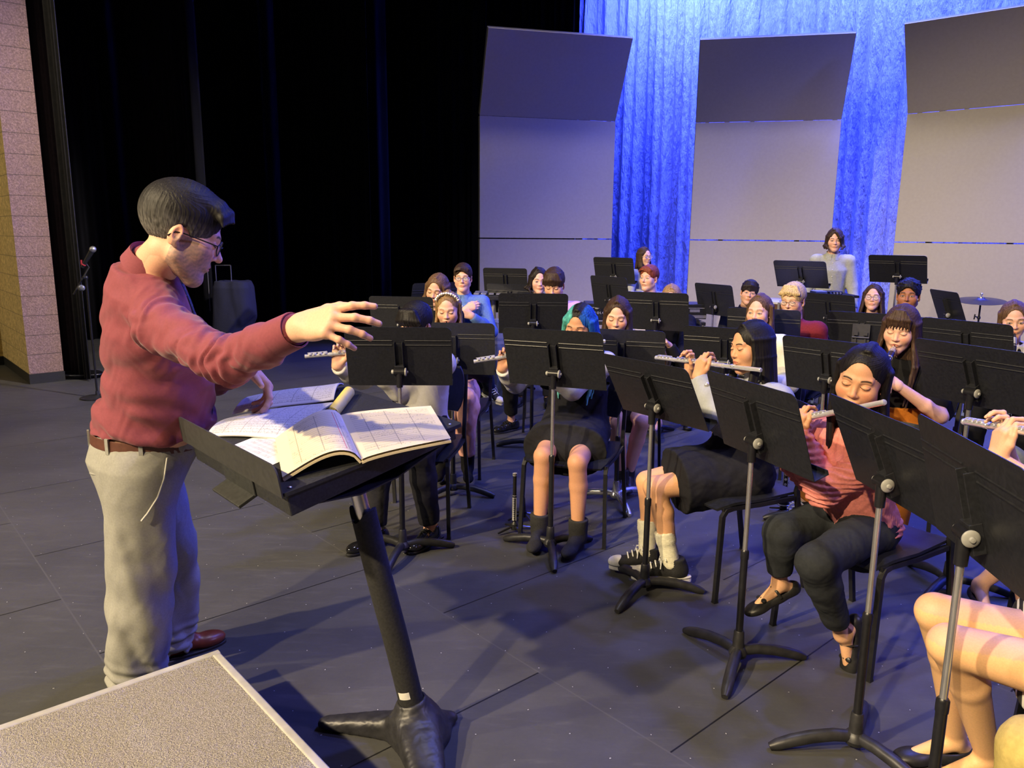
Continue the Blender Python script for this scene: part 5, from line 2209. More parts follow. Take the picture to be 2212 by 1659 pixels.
o['armsx'] = {'L': dict(hint=(-.6, .5, -1.4))}
flute_player(o, at(652, 765, 3.96), 'silver flute held by the dark-haired boy in a white shirt', tl=.535, tL=.36)
person('person', 'boy with a dark fringe, white shirt, charcoal trousers and polished black shoes, holding a flute', o)
chair(-.52, 4.13, 10, 'black chair under the flute boy in the white shirt')


# girl with teal and blue hair
def two_tone(o):
    Hc, R = A3(o['head']), headR(o.get('hyaw', o['yaw']), o['hpitch'], o.get('hroll', 0))

    def f(P):
        q = (P - Hc) @ R / o.get('s', 1)
        c = np.where((q[:, 0] > 0)[:, None], np.array(srgb(84, 178, 170)), np.array(srgb(36, 100, 196)))
        st = .75 + .35 * wob(P * np.array([1, 1, .3]), 26, 5, 2)
        c = c * st[:, None]
        root_ = np.clip((.036 - np.abs(q[:, 0]) + .35 * (q[:, 2] - .105)) / .012, 0, 1) * np.clip((q[:, 2] - .055) / .02, 0, 1)
        c = c * (1 - root_)[:, None] + np.array(HBL) * 1.1 * root_[:, None]
        low = np.clip((-.16 - q[:, 2]) / .1, 0, 1)[:, None]
        return c * (1 - low) + np.array(srgb(110, 190, 190)) * low * .9 + c * low * .1
    return f


o = dict(head=at(1252, 706, 4.15), yaw=22, hyaw=24, hpitch=14, hroll=-3, s=.94, skin='tan', hips=(.36, 4.24, .53), bv=.006, hv=.0028,
         face=dict(eyes='down', brow=HDB, blush=.15, lip=srgb(190, 100, 96)),
         knees=dict(R=(.165, 3.84, .475), L=(.335, 3.76, .465)), ankles=dict(R=(.150, 3.83, .095), L=(.345, 3.76, .095)), toes=dict(R=(-.25, -1, 0), L=(-.45, -1, 0)))
o['hair'] = dict(style='long', len=.34, front=4, col=two_tone(o), seed=8, puff=.030, n=12, amp=.0022, face=(.056, .086, .094), t=.012)
o.update(top=dict(mat=cl('white_sheer_blouse', (204, 204, 200), .7, .04), g=.014, hem=-.10, collar='crew', amp=.005, freq=9, seed=12, gl=1.5, name='blouse', cuff=.95),
         shoes=dict(kind='boot', mat=SUEDE, sc=1.12),
         bottom=dict(kind='skirt', mat=cl('black_pinafore_cloth', (34, 34, 40), .9), len=.72, flare=.045, g=.022, rise=.26, amp=.006, freq=5, name='pinafore_dress', drape=.06,
                     extra=lambda L: [loft(L['hips'], L['TR'], [.1, L['Lt'] * .62], np.array([.142, .150]) * .94 + .022, np.array([.10, .114]) * .94 + .022, 0, .012, k=.02)]
                     + [rc(L['Nk'] - L['zt'] * .10 + L['rt'] * sg * .075 + L['f'] * .105, L['Nk'] - L['zt'] * .010 + L['rt'] * sg * .075 + L['f'] * .025, .020, k=.01) for sg in (-1, 1)]))
flute_player(o, at(1022, 776, 4.06), 'silver flute held by the girl with teal hair', tl=.545, tL=.36)
person('person', 'girl with long teal and blue hair in a black pinafore and white sleeves, playing flute', o)
chair(.345, 4.05, 21, 'black chair under the teal-haired flute player')

# girl with long black hair in a grey turtleneck, seen from the side
o = dict(head=at(1622, 752, 3.50), yaw=66, hyaw=73, hpitch=4, hroll=5, s=.96, skin='olive', hips=(1.06, 3.50, .53), bv=.006, hv=.0022,
         face=dict(eyes='down', brow=HBL, browk=.95, blush=.25, lip=srgb(188, 98, 92)), legcol=srgb(222, 168, 128),
         hair=dict(style='long', len=.31, front=2, col=np.array(HBL) * .75, seed=5, n=14, amp=.0007, puff=.006, a0=62, face=(.060, .084, .090), t=.011, part=-.012),
         knees=dict(L=at(1414, 1052, 3.38), R=at(1398, 1040, 3.53)), ankles=dict(L=(.745, 3.355, .105), R=(.655, 3.475, .105)), toes=dict(L=(-1, .10, 0), R=(-1, .05, 0)),
         top=dict(mat=cl('pale_grey_sweater', (164, 168, 172), .9, .05), g=.020, hem=-.02, collar='turtle', amp=.005, freq=8, seed=6, gl=1.5, name='sweater', cuff=.93),
         bottom=dict(kind='skirt', mat=cl('black_skirt_cloth', (30, 30, 35), .9), len=.72, flare=.045, g=.018, rise=.13, amp=.006, freq=5, drape=.07),
         shoes=dict(kind='sneaker', mat=CANVAS, sock=.155, smat=cl('cream_sock', (232, 228, 205), .95), h=.004))
flute_player(o, at(1408, 766, 3.98), 'silver flute held by the girl with long black hair and grey sweater', tl=.47, tL=.345)


def watch(L):
    S, E_, W, a = L['arms']['L']
    d = nrm(W - E_)
    m = MB()
    c = E_ + (W - E_) * .86
    FRw = frame(d)
    m.tube([c + (FRw[:, 0] * math.cos(t) + FRw[:, 1] * math.sin(t)) * .044 for t in np.linspace(0, 6.28, 20, endpoint=False)], .006, 8, True)
    m.ball(c - L['rt'] * .040 - nrm(E_ - S) * .0 + np.array([-.005, -.042, .0]), (.014, .008, .014), 12)
    m.build('wristwatch', NICKEL, L['root'])


o['more'] = watch
person('person', 'girl with long black hair, grey turtleneck, black skirt and black canvas sneakers, playing flute', o)
chair(1.03, 3.47, 70, 'black chair under the flute player in the grey turtleneck')

# girl in the pink sweater
PINK = cl('pink_knit', (226, 138, 130), .95, .10, 120, .3)


def ribs(P_, N_):
    w = .005 * wob(P_, 7, 4, 3)
    low = P_[:, 2] < .66
    ang = np.arctan2(P_[:, 1] - 2.83, P_[:, 0] - 1.32)
    arm = np.hypot(P_[:, 0] - 1.31, P_[:, 1] - 2.82) > .17
    r1 = .0007 * np.sin(ang * 90)
    r2 = .0034 * np.sin(P_[:, 2] * 300 + 3 * wob(P_, 5, 9, 2))
    return w + np.where(arm, r2, np.where(low, r1, 0.0022 * np.sin(ang * 30 + 2 * P_[:, 2] * 8)))


o = dict(head=at(1860, 822, 2.70), yaw=62, hyaw=36, hpitch=8, hroll=-9, s=.92, hs=1.10, skin='tan', hips=(1.335, 2.845, .53), bv=.005, hv=.0018, neck=(1.275, 2.765, .895),
         face=dict(eyes='closed', brow=HDB, browk=.8, blush=.55, lip=srgb(214, 74, 92)), legcol=srgb(232, 180, 140),
         hair=dict(style='long', len=.30, front=-1, col=np.array(HBL) * .9, seed=21, n=14, amp=.0007, puff=.004, a0=84, face=(.064, .088, .092), t=.008, part=-.004),
         knees=dict(L=at(1762, 1215, 2.50), R=at(1688, 1150, 2.76)), ankles=dict(L=at(1818, 1372, 2.64), R=at(1683, 1255, 2.80)),
         toes=dict(L=(-.12, -.10, -1), R=(-1, -.28, -.38)), foot_up=dict(L=(-.9, -.4, .1)),
         top=dict(mat=PINK, g=.026, hem=.045, collar='turtle', disp=ribs, gl=1.3, name='sweater', cuff=.97),
         bottom=dict(kind='pants', mat=cl('charcoal_stretch_cloth', (44, 47, 52), .9), g=.010, kg=.010, hg=.010, len=.80, amp=.003),
         shoes=dict(kind='flat', mat=LEATH, strap=True, bow=True, h=.004))
flute_player(o, at(1700, 905, 2.95), 'silver flute held by the girl in the pink sweater', tl=.60, tL=.40)
person('person', 'flute-playing girl with straight black hair, closed eyes, pink sweater and charcoal trousers', o)
chair(1.40, 2.88, 62, 'black chair under the flute player in the pink sweater')

# player at the right edge, only hands and legs in view
STRIPE = NT('striped_skirt_cloth')
_w = STRIPE.n('ShaderNodeTexWave', i1=11.0, i2=1.5)
STRIPE.l(STRIPE.coord((1, 1, 1), 'Object', (0, .3, .8)), _w.inputs[0])
STRIPE.set(Base__Color=STRIPE.ramp(_w.outputs['Fac'], [(.78, (.015, .015, .018)), (.86, (.75, .74, .70))]), Roughness=.9)
o = dict(head=(1.42, 1.52, 1.16), yaw=105, hyaw=105, hpitch=6, s=.98, skin='light', hips=(1.56, 1.72, .55), bv=.006, hv=.005,
         face=dict(eyes='down'), hair=dict(style='long', col=HB, len=.25), legcol=srgb(240, 190, 140),
         knees=dict(R=at(2022, 1322, 1.97), L=at(2052, 1392, 1.80)), ankles=dict(R=at(2062, 1588, 2.13), L=at(2132, 1628, 1.93)),
         toes=dict(R=(-1, .0, -.05), L=(-1, .02, -.1)),
         top=dict(mat=cl('grey_knit_top', (120, 122, 120)), g=.014, hem=.06, sleeve=.5, amp=.004, name='top'),
         bottom=dict(kind='skirt', mat=STRIPE.m, len=.58, flare=.02, g=.014), shoes=dict(kind='flat', mat=LEATH, h=.004))
mo, R_ = mouth_of(o)
_p0, _p1 = at(2082, 911, 2.47), at(2275, 944, 2.02)
_d = nrm(_p0 - _p1)
_cr = _p0 - _d * .70
place(make_flute, 'silver flute at the right edge, held by hands reaching into the picture', _cr, _d, ZZ + np.array([-.3, 0, 0]))
_fo = nrm(np.cross(ZZ, _d))
o['head'] = tuple(_cr + _d * .155 - R_ @ np.array([0, .094, -.066]) * .98)
o['neck'] = tuple(A3(o['head']) + np.array([.05, 0, -.20]))
_pr, _pl = _cr + _d * .50, _cr + _d * .40
o['arms'] = {'R': dict(w=_pr + ZZ * -.072 - _fo * .03, d=ZZ + _fo * .15, n=_fo, curl=((18, 62, 40), (14, 66, 42), (16, 64, 42), (24, 60, 40)), hint=(0, 1, -1)),
             'L': dict(w=_pl + ZZ * -.085 + _fo * .036 + _d * .03, d=ZZ - _fo * .12 + _d * .05, n=-_fo, curl=((34, 52, 30), (26, 56, 34), (26, 56, 34), (30, 50, 32)), thumb='along', hint=(1, -.6, -1))}


def bracelet(L):
    S, E_, W, a = L['arms']['L']
    d = nrm(W - E_)
    FRw = frame(d)
    m = MB()
    m.tube([W - d * .022 + (FRw[:, 0] * math.cos(t) + FRw[:, 1] * math.sin(t)) * .0275 for t in np.linspace(0, 6.28, 20, endpoint=False)], .0018, 6, True)
    m.build('bracelet', M('cord_bracelet', srgb(170, 130, 90), .7), L['root'])


o['more'] = bracelet
person('person', 'flute player cut off by the right edge, bare crossed legs, striped skirt and black flats', o)
chair(1.58, 1.70, 105, 'black chair at the right edge under the player with crossed bare legs')

# khaki knee in the lower right corner
KH = cl('khaki_twill', (196, 176, 108), .9)
o = dict(head=(1.75, 1.18, 1.2), yaw=120, s=1.0, male=True, hips=(1.83, 1.22, .53), bv=.008, hv=.007, nohead=False, hair=dict(style='short', col=HB), face=dict(eyes='down'),
         knees=dict(L=(1.28, 1.42, .40), R=at(2245, 1640, 1.50)), ankles=dict(L=(1.30, 1.45, .09), R=(1.10, 1.62, .09)), top=dict(mat=BLACKC), bottom=dict(kind='pants', mat=KH, g=.016, len=.9), shoes=dict(kind='dress', mat=LEATH, h=.007), farhand=True)
o['knees'] = dict(R=at(2238, 1628, 1.52), L=(1.55, 1.05, .5))
o['ankles'] = dict(R=at(2238, 1628, 1.52) * np.array([1, 1, 0]) + ZZ * .09, L=(1.55, 1.0, .09))
o['hips'] = tuple(A3(o['knees']['R']) * np.array([1, 1, 0]) + np.array([.40, -.22, .53]))
o['head'] = tuple(A3(o['hips']) + np.array([-.06, .03, .62]))
person('person', 'seated player cut off at the lower right corner, khaki trouser knee showing', o)
chair(o['hips'][0] + .03, o['hips'][1] - .02, 120, 'black chair at the lower right corner under the khaki trousers')

# ------------------------------------------------------------------ second row: clarinets
PINKT = cl('pale_pink_trouser_cloth', (236, 176, 160), .8, .05)
o = dict(head=at(968, 669, 5.12), yaw=10, hyaw=4, hpitch=13, s=.95, skin='fair', hips=(-.40, 5.22, .53), bv=.008, hv=.0032,
         face=dict(eyes='down', brow=HLB, browk=.55, blush=.5, lip=srgb(206, 120, 116)), mouth=1,
         hair=dict(style='long', len=.24, front=2, col=np.array(HBD) * .62, seed=31, n=10, a0=84, face=(.062, .088, .098), puff=.002, t=.006, amp=.0014),
         knees=dict(R=(-.27, 4.80, .60), L=(-.25, 4.78, .52)), ankles=dict(R=(-.235, 4.85, .10), L=(-.40, 4.88, .10)), toes=dict(R=(.1, -1, -.1), L=(-.1, -1, 0)),
         top=dict(mat=BLACKC, g=.016, hem=.05, amp=.004, name='top'), bottom=dict(kind='pants', mat=PINKT, g=.014, len=.86, amp=.004), shoes=dict(kind='boot', mat=BLACKK, h=.007), farhand=True)
o['knees'] = dict(R=(-.300, 4.79, .575), L=(-.275, 4.83, .505))
o['ankles'] = dict(R=(-.285, 4.84, .125), L=(-.46, 4.90, .10))
clarinet_player(o, 34, 0, 'black clarinet played by the blonde girl in pink trousers')


def headband(L):
    m = MB()
    for i in range(13):
        t = math.pi * (i / 12 - .5) * .75
        p = L['Hc'] + L['hR'] @ (np.array([math.sin(t) * .083, .020 + .018 * math.cos(t), .050 + math.cos(t) * .080]) * L['hs'])
        m.ball(p, .0095 if i % 2 else .0115, 8)
    m.build('headband', M('pearl_gold_clips', (.72, .62, .42), .25, .5), L['root'])


o['more'] = headband
person('person', 'girl with blonde hair pinned back, pale pink trousers and black ankle socks, playing clarinet', o)
chair(-.40, 5.14, 10, 'black chair under the blonde clarinet girl in pink trousers')

o = dict(head=at(1334, 684, 4.92), yaw=16, hyaw=14, hpitch=14, hroll=-2, s=.97, skin='fair', hips=(.72, 5.02, .53), bv=.008, hv=.003,
         face=dict(eyes='down', brow=HB, browk=.7, blush=.8, lip=srgb(206, 116, 110)), mouth=1,
         hair=dict(style='long', len=.27, front=4, col=np.array(HB) * 1.15, seed=41, n=12, puff=.006, amp=.0014, face=(.058, .088, .098), part=.006),
         knees=dict(R=(.64, 4.60, .47), L=(.80, 4.62, .47)), ankles=dict(R=(.69, 4.64, .10), L=(.74, 4.70, .10)),
         top=dict(mat=BLACKC, g=.014, hem=.05, amp=.004, collar='crew', name='top'), bottom=dict(kind='skirt', mat=cl('faded_black_cloth', (52, 52, 56)), len=.75, flare=.02, amp=.004),
         shoes=dict(kind='boot', mat=LEATH, h=.007), farhand=True)
clarinet_player(o, 34, 0, 'black clarinet played by the girl with straight brown hair beside the teal hair')
person('person', 'girl with straight brown hair and flushed cheeks playing clarinet behind the teal-haired girl', o)
chair(.73, 4.95, 16, 'black chair under the brown-haired clarinet girl')

o = dict(head=at(1640, 675, 5.2), yaw=34, hyaw=38, hpitch=2, s=.96, skin='fair', bv=.008, hv=.0032,
         face=dict(eyes='open', gaze=.001, iris=(.08, .10, .12), brow=HLB, browk=.6, blush=.5),
         hair=dict(style='long', len=.27, front=1, col=np.array(HLB) * .85, seed=51, n=11, a0=86, face=(.063, .088, .098), puff=.004, t=.007, amp=.0014),
         top=dict(mat=cl('ivory_cardigan', (238, 236, 214), .9, .04), g=.022, hem=.10, amp=.006, name='cardigan', collar='crew'), bottom=dict(kind='skirt', mat=BLACKC), shoes=dict(kind='boot', mat=LEATH, h=.008), farhand=True)
person('person', 'girl in an ivory cardigan with light brown hair tucked behind her ear', o)
chair(o['head'][0] + .06, 5.25, 34, 'black chair under the girl in the ivory cardigan')

o = dict(head=at(1945, 712, 4.10), yaw=40, hyaw=38, hpitch=12, hroll=-4, s=1.0, skin='fair', hips=(2.14, 4.18, .53), bv=.007, hv=.0026,
         face=dict(eyes='closed', brow=HB, browk=.5, blush=.7, lip=srgb(200, 110, 104)), mouth=1,
         hair=dict(style='long', len=.33, front=4, col=np.array(HB) * 1.3, seed=61, n=13, puff=.014, fringe=True, amp=.0018, t=.014, face=(.058, .088, .094)),
         top=dict(mat=BLACKC, g=.016, hem=.04, sleeve=.42, amp=.004, name='t_shirt', collar='crew'), bottom=dict(kind='pants', mat=cl('mustard_corduroy', (176, 104, 34), .9, .1, 200, .3), g=.02, hg=.03, kg=.02, len=.90, rise=.18), shoes=dict(kind='sneaker', mat=CANVAS, h=.005),
         knees=dict(R=(1.80, 3.98, .52), L=(2.02, 3.80, .52)), ankles=dict(R=tuple(at(1732, 1092, 4.02)), L=(2.0, 3.84, .09)), toes=dict(R=(-.75, -.45, -.25)))
mo, R_ = mouth_of(o)
_e = at(1912, 792, 3.86)
_d = nrm(_e - mo)
place(make_clarinet, 'black clarinet played by the girl with a brown fringe in a black t-shirt', mo - _d * .012, _d, ZZ + fdir(40))
_q = mo + _d * .30
o['arms'] = {'L': dict(w=at(1938, 832, 3.86), d=(-.7, .1, .45), n=(-.3, .7, -.3), curl=(40, 42, 44, 46), e=at(2032, 900, 3.88)),
             'R': dict(w=mo + _d * .46 + np.array([-.06, .02, -.02]), d=(.5, -.3, .4), n=(.6, -.3, 0), curl=(40, 42, 44, 46), hint=(-1, .3, -1))}
person('person', 'girl with brown hair and a fringe in a black t-shirt and mustard trousers, playing clarinet', o)
chair(2.16, 4.14, 42, 'black chair under the fringed clarinet girl in the black t-shirt')

o = dict(head=at(2190, 692, 5.15), yaw=34, hyaw=26, hpitch=10, hroll=4, s=1.0, skin='light', bv=.009, hv=.0035,
         face=dict(eyes='open', brow=HB, blush=.5), hair=dict(style='tied', col=np.array(HLB) * .8, seed=71, n=10, a0=80, face=(.064, .090, .098), wavy=True),
         top=dict(mat=WHITEC, g=.016, amp=.004, name='blouse'), bottom=dict(kind='pants', mat=BLACKC), shoes=dict(kind='dress', mat=LEATH, h=.009), farhand=True)


def strap(L):
    m = MB()
    g = [L['Nk'] + L['rt'] * .06 + L['f'] * .02 + ZZ * .01, L['Nk'] + L['rt'] * .05 + L['f'] * .12 - ZZ * .10, L['Nk'] + L['f'] * .16 - ZZ * .26]
    m.tube(g, .016, 8, flat=.3)
    g = [L['Nk'] - L['rt'] * .06 + L['f'] * .02 + ZZ * .01, L['Nk'] - L['rt'] * .05 + L['f'] * .12 - ZZ * .10, L['Nk'] + L['f'] * .16 - ZZ * .26]
    m.tube(g, .016, 8, flat=.3)
    m.build('neck_strap', BLACKC, L['root'])


o['more'] = strap
mo, R_ = mouth_of(o)
place(make_clarinet, 'dark wind instrument at the lips of the girl by the right edge', mo + ZZ * .004, nrm(fdir(26) * .45 - ZZ), ZZ + fdir(26))
o['arms'] = {'L': dict(w=mo + np.array([.03, -.12, -.27]), d=(-.5, -.4, .5), n=(-.5, .5, -.2), curl=(40, 42, 44, 46)), 'R': dict(w=mo + np.array([-.10, -.14, -.42]), d=(.5, -.3, .4), n=(.6, 0, 0), curl=(40, 42, 44, 46))}
person('person', 'girl at the right edge with tied-back wavy hair, white top and black strap', o)
chair(o['head'][0] + .05, 5.22, 34, 'black chair under the girl with tied-back hair at the right edge')

o = dict(head=(2.46, 3.02, 1.16), yaw=66, s=.97, skin='fair', hips=(2.46, 3.04, .53), bv=.008, hv=.007, hair=dict(style='long', len=.2, col=HB), face=dict(eyes='down'),
         knees=dict(R=at(2172, 1000, 2.86), L=(2.10, 2.80, .52)), ankles=dict(R=(2.10, 2.72, .20), L=at(2118, 1262, 2.98)), toes=dict(L=(-.3, -1, 0), R=(-.6, -1, -.2)),
         top=dict(mat=BLACKC), bottom=dict(kind='pants', mat=cl('grey_green_cloth', (104, 110, 102), .9), len=.72, g=.014), shoes=dict(kind='flat', mat=LEATH, h=.007), farhand=True)
o['ankles']['R'] = (2.02, 2.78, .13)
person('person', 'player cut off by the right edge showing a grey-green trouser knee and black flat', o)
chair(2.46, 2.98, 66, 'black chair at the right edge under the grey-green trousers')
# ------------------------------------------------------------------ rows further back
FAR = dict(bv=.009, hv=.0038, farhand=True)


def back(label, head, Y, yaw, top, hair, **k):
    o = dict(FAR)
    o.update(head=at(head[0], head[1], Y), yaw=yaw, hair=hair, top=dict(dict(mat=BLACKC, amp=.004), **top), bottom=k.pop('bottom', dict(kind='pants', mat=CHARC, amp=.004)), shoes=k.pop('shoes', dict(kind='dress', mat=LEATH, h=.009)))
    ch = k.pop('seat', None)
    o.update(k)
    person('person', label, o)
    if ch:
        hp = o['head']
        f = fdir(yaw)
        chair(hp[0] - f[0] * .10, hp[1] - f[1] * .10, yaw, ch)


back('long-haired wavy brown player with lowered eyes behind the blonde clarinet girl', (944, 627), 6.2, 14, dict(mat=BLACKC, name='top'),
     dict(style='long', len=.20, front=3, col=np.array(HLB) * .95, seed=81, n=10, puff=.022, wavy=True, face=(.062, .088, .092), t=.014, amp=.002), hpitch=14, hyaw=16, hroll=-8, s=1.0, skin='light',
     face=dict(eyes='down', brow=HB, blush=.4), seat='black chair under the wavy-haired player')
back('boy in a blue shirt and dark-rimmed glasses sitting against the black curtains', (1000, 601), 7.0, 4, dict(mat=cl('blue_oxford_cloth', (98, 128, 184), .8), g=.018, collar='shirt', amp=.006, buttons=True, name='shirt'),
     dict(style='quiff', col=np.array(HB) * .95, seed=82, amp=.002), hyaw=2, hpitch=1, male=True, skin='fair', s=1.0, hips=(-.42, 7.12, .54), face=dict(eyes='open', brow=HB, blush=.3), glasses=dict(w=.0017, r=(.0235, .0150)),
     bottom=dict(kind='pants', mat=cl('dark_denim', (42, 46, 62), .9), amp=.005), shoes=dict(kind='sneaker', mat=CANVAS, h=.008),
     knees=dict(R=(-.42, 6.70, .55), L=(-.28, 6.72, .57)), ankles=dict(R=(-.26, 6.98, .14), L=(-.20, 6.84, .22)), toes=dict(R=(.1, -1, -.3), L=(.75, -.8, -.25)),
     arms={'R': dict(w=(-.42, 6.86, .93), d=(.8, .1, .35), n=(.1, .9, -.2), curl=(30, 32, 34, 36)), 'L': dict(w=(-.36, 6.82, .88), d=(-.9, .15, .25), n=(-.1, .9, 0), curl=(30, 32, 34, 36))},
     seat='black chair under the boy in the blue shirt')
back('curly-topped boy in a pink shirt looking down behind his stand', (1197, 616), 6.25, 2, dict(mat=cl('lilac_pink_shirt_cloth', (222, 178, 206), .8), g=.018, collar='shirt', amp=.005, name='shirt'),
     dict(style='mop', col=np.array(HB) * 1.05, seed=83, amp=.0016, frl=.004), hpitch=20, hyaw=14, male=True, skin='light', face=dict(eyes='down', brow=HDB, blush=.4),
     bottom=dict(kind='pants', mat=BLACKC, len=.86, amp=.005), shoes=dict(kind='dress', mat=PATENT, h=.007), hips=(.36, 6.34, .53),
     knees=dict(R=(-.02, 6.02, .56), L=(.38, 5.98, .52)), ankles=dict(R=(-.005, 6.20, .088), L=(.42, 6.05, .088)), toes=dict(R=(-.75, -.7, 0), L=(.2, -1, 0)),
     seat='black chair under the curly-topped boy in the pink shirt')
back('dark-haired girl half hidden behind the curly-topped boy', (1164, 607), 7.5, 6, dict(mat=BLACKC, name='top'),
     dict(style='long', len=.06, front=3, col=np.array(HDB) * .9, seed=84, n=10, puff=.020, wavy=True, t=.013, part=.02), hyaw=-6, hpitch=4, skin='fair', s=1.0, face=dict(eyes='open', brow=HDB), seat='black chair behind the curly-topped boy')
back('girl with round glasses, long brown hair and pale shirt in the left blue gap', (1392, 555), 9.3, -34, dict(mat=cl('pale_grey_blouse', (176, 180, 192), .85), name='blouse', collar='crew'),
     dict(style='long', len=.27, front=4, col=np.array(HB) * 1.1, seed=85, n=11, puff=.004, face=(.060, .088, .096)), hyaw=-30, hpitch=0, skin='fair', face=dict(eyes='open', brow=HB), glasses=dict(round=True, w=.0022, m='glasses_gold', c=(.35, .28, .22)),
     hips=tuple(at(1392, 555, 9.36) * np.array([1, 1, 0]) + ZZ * .78), seated=False, s=.9)
back('red-haired boy with short side-swept hair looking left', (1402, 602), 7.4, 30, dict(mat=cl('pale_lavender_shirt', (196, 192, 218), .8), collar='shirt', name='shirt'),
     dict(style='quiff', col=srgb(128, 62, 36), seed=86, amp=.0014), hyaw=42, hpitch=-3, male=True, skin='fair', s=.98, face=dict(eyes='open', brow=srgb(150, 90, 60), browk=.6, blush=.5, iris=(.06, .10, .12)), seat='black chair under the red-haired boy')
# saxophone player: only the crown and a hand show
o = dict(FAR, head=at(1450, 646, 6.75), yaw=20, hyaw=16, hpitch=14, s=.98, skin='fair', face=dict(eyes='down', brow=HBD, blush=.3), hv=.0046,
         hair=dict(style='long', len=.2, front=3, col=np.array(HBD) * .85, seed=87, n=10, puff=.004, face=(.058, .088, .098)),
         top=dict(mat=BLACKK, name='sweater', g=.022, amp=.006), shoes=dict(kind='flat', mat=LEATH, h=.007), hips=(1.40, 6.80, .53),
         knees=dict(R=(1.15, 6.50, .50), L=(1.56, 6.42, .50)), ankles=dict(R=at(1437, 965, 6.02) * np.array([1, 1, 0]) + ZZ * .095, L=(1.50, 6.40, .09)))
CHK = NT('houndstooth_cloth')
_c = CHK.n('ShaderNodeTexChecker', i3=38.0)
CHK.l(CHK.coord(), _c.inputs[0])
_c.inputs[1].default_value = (.55, .54, .52, 1)
_c.inputs[2].default_value = (.02, .02, .025, 1)
CHK.set(Base__Color=_c.outputs[0], Roughness=.9)
o['ankles']['R'] = (1.20, 6.14, .095)
o['bottom'] = dict(kind='pants', mat=CHK.m, len=.84, amp=.003)
_hw = at(1440, 742, 6.05)
o['arms'] = {'L': dict(w=tuple(_hw + np.array([.03, .03, -.02])), d=(-.5, -.4, .5), n=(-.6, 0, -.3), curl=(40, 42, 44, 46), e=tuple(at(1474, 800, 6.1))), 'R': dict(w=(1.16, 6.32, .70), d=(.3, -.5, -.2), n=(0, 0, -1), curl=(40, 42, 44, 46))}
person('person', 'fair-haired player in a black sweater hidden behind a stand, one hand on a saxophone', o)
chair(1.42, 6.74, 20, 'black chair under the hidden saxophone player')
# her saxophone
ORG = A3((_hw[0], _hw[1], _hw[2] - .2))
sx_ = empty('saxophone', ORG, 0, 'brass saxophone hanging between two second-row stands, bell rim showing', 'saxophone')
m = MB()
b0 = _hw + np.array([-.03, -.05, -.06])
pts = [b0 + np.array([-.01, .02, .04]), b0 + np.array([.0, .02, .02]), b0 + np.array([.01, .01, -.02]), b0 + np.array([.02, .0, -.20]), b0 + np.array([.0, -.01, -.36]), b0 + np.array([-.03, -.02, -.42]), b0 + np.array([-.065, -.03, -.40])]
m.tube(pts, [.010, .012, .018, .026, .034, .037, .038], 16)
m.build('body_tube', GOLD, sx_)
m = MB()
bt_ = pts[-1]
bell = at(1434, 775, 6.0)
q_ = [bt_, bt_ * .7 + bell * .3 + np.array([-.02, -.01, -.03]), bt_ * .35 + bell * .65 + np.array([-.01, -.01, -.03]), bell - ZZ * .05, bell]
m.tube(q_, [.038, .042, .048, .058, .066], 20)
m.build('bell', GOLD, sx_)
m = MB()
for k in range(6):
    p = pts[2] * (1 - k / 6) + pts[4] * (k / 6) + np.array([-.022 - .002 * k, -.016, 0])
    m.cyl(p, p + np.array([-.008, -.006, 0]), .014)
m.build('keywork', GOLD, sx_)
ORG = np.zeros(3)

back('dark tousled-haired boy in a black shirt, head tilted, before the middle shell tower', (1618, 634), 7.85, 16, dict(mat=cl('black_shirt_cloth', (40, 42, 48), .8), collar='shirt', name='shirt', g=.018),
     dict(style='mop', col=np.array(HDB) * .9, seed=88, amp=.002, sweep=.012), hyaw=14, hpitch=-4, hroll=-9, male=True, skin='light', face=dict(eyes='open', brow=HDB, blush=.4), seat='black chair under the tousled dark-haired boy')
back('blond boy with thin glasses in a dark red jacket', (1713, 650), 5.75, 36, dict(mat=cl('dark_red_jacket_cloth', (120, 36, 46), .8), g=.020, name='jacket', collar='crew', cmat=BLACKC, amp=.006),
     dict(style='fringe', col=np.array(srgb(206, 178, 128)), seed=89, amp=.002, sweep=.022, frl=.026), hyaw=42, hpitch=7, male=True, skin='fair', hv=.0032, face=dict(eyes='down', brow=HBD, browk=.6, blush=.4), glasses=dict(w=.0016, r=(.0230, .0145), m='glasses_brown', c=(.12, .07, .05)), seat='black chair under the blond boy in the red jacket')
back('standing boy with chin-length hair across one eye in a sage grey shirt', (1803, 519), 8.3, 18, dict(mat=cl('sage_grey_shirt_cloth', (168, 172, 168), .8), collar='shirt', buttons=True, g=.014, amp=.006, hem=.02, name='shirt'),
     dict(style='long', len=.05, front=3, col=np.array(HB) * .95, seed=90, n=11, puff=.010, a0=52, t=.014, face=(.052, .088, .090), part=.02,
          extra=lambda c, R, s: [rc(c + R @ np.array([-.01, .075, .085]), c + R @ np.array([-.045, .085, .03]), .018, .016), rc(c + R @ np.array([-.045, .085, .03]), c + R @ np.array([-.06, .062, -.04]), .016, .010)]),
     hyaw=18, hpitch=6, male=True, skin='fair', seated=False, s=.97, face=dict(eyes='open', brow=HB), bottom=dict(kind='pants', mat=BLACKC, rise=.06))
back('girl with long brown hair and thin round glasses, chin raised, in a dark top', (1886, 643), 7.35, 26, dict(mat=cl('dark_plum_top', (48, 26, 34), .9), name='top'),
     dict(style='long', len=.30, front=4, col=np.array(HB) * 1.1, seed=91, n=12, puff=.012, face=(.060, .088, .096), part=.012), hyaw=30, hpitch=-4, skin='fair', face=dict(eyes='down', brow=HB, blush=.3), glasses=dict(round=True, w=.0018, r=(.024, .022), m='glasses_grey', c=(.12, .11, .11)), seat='black chair under the long-haired girl with glasses')
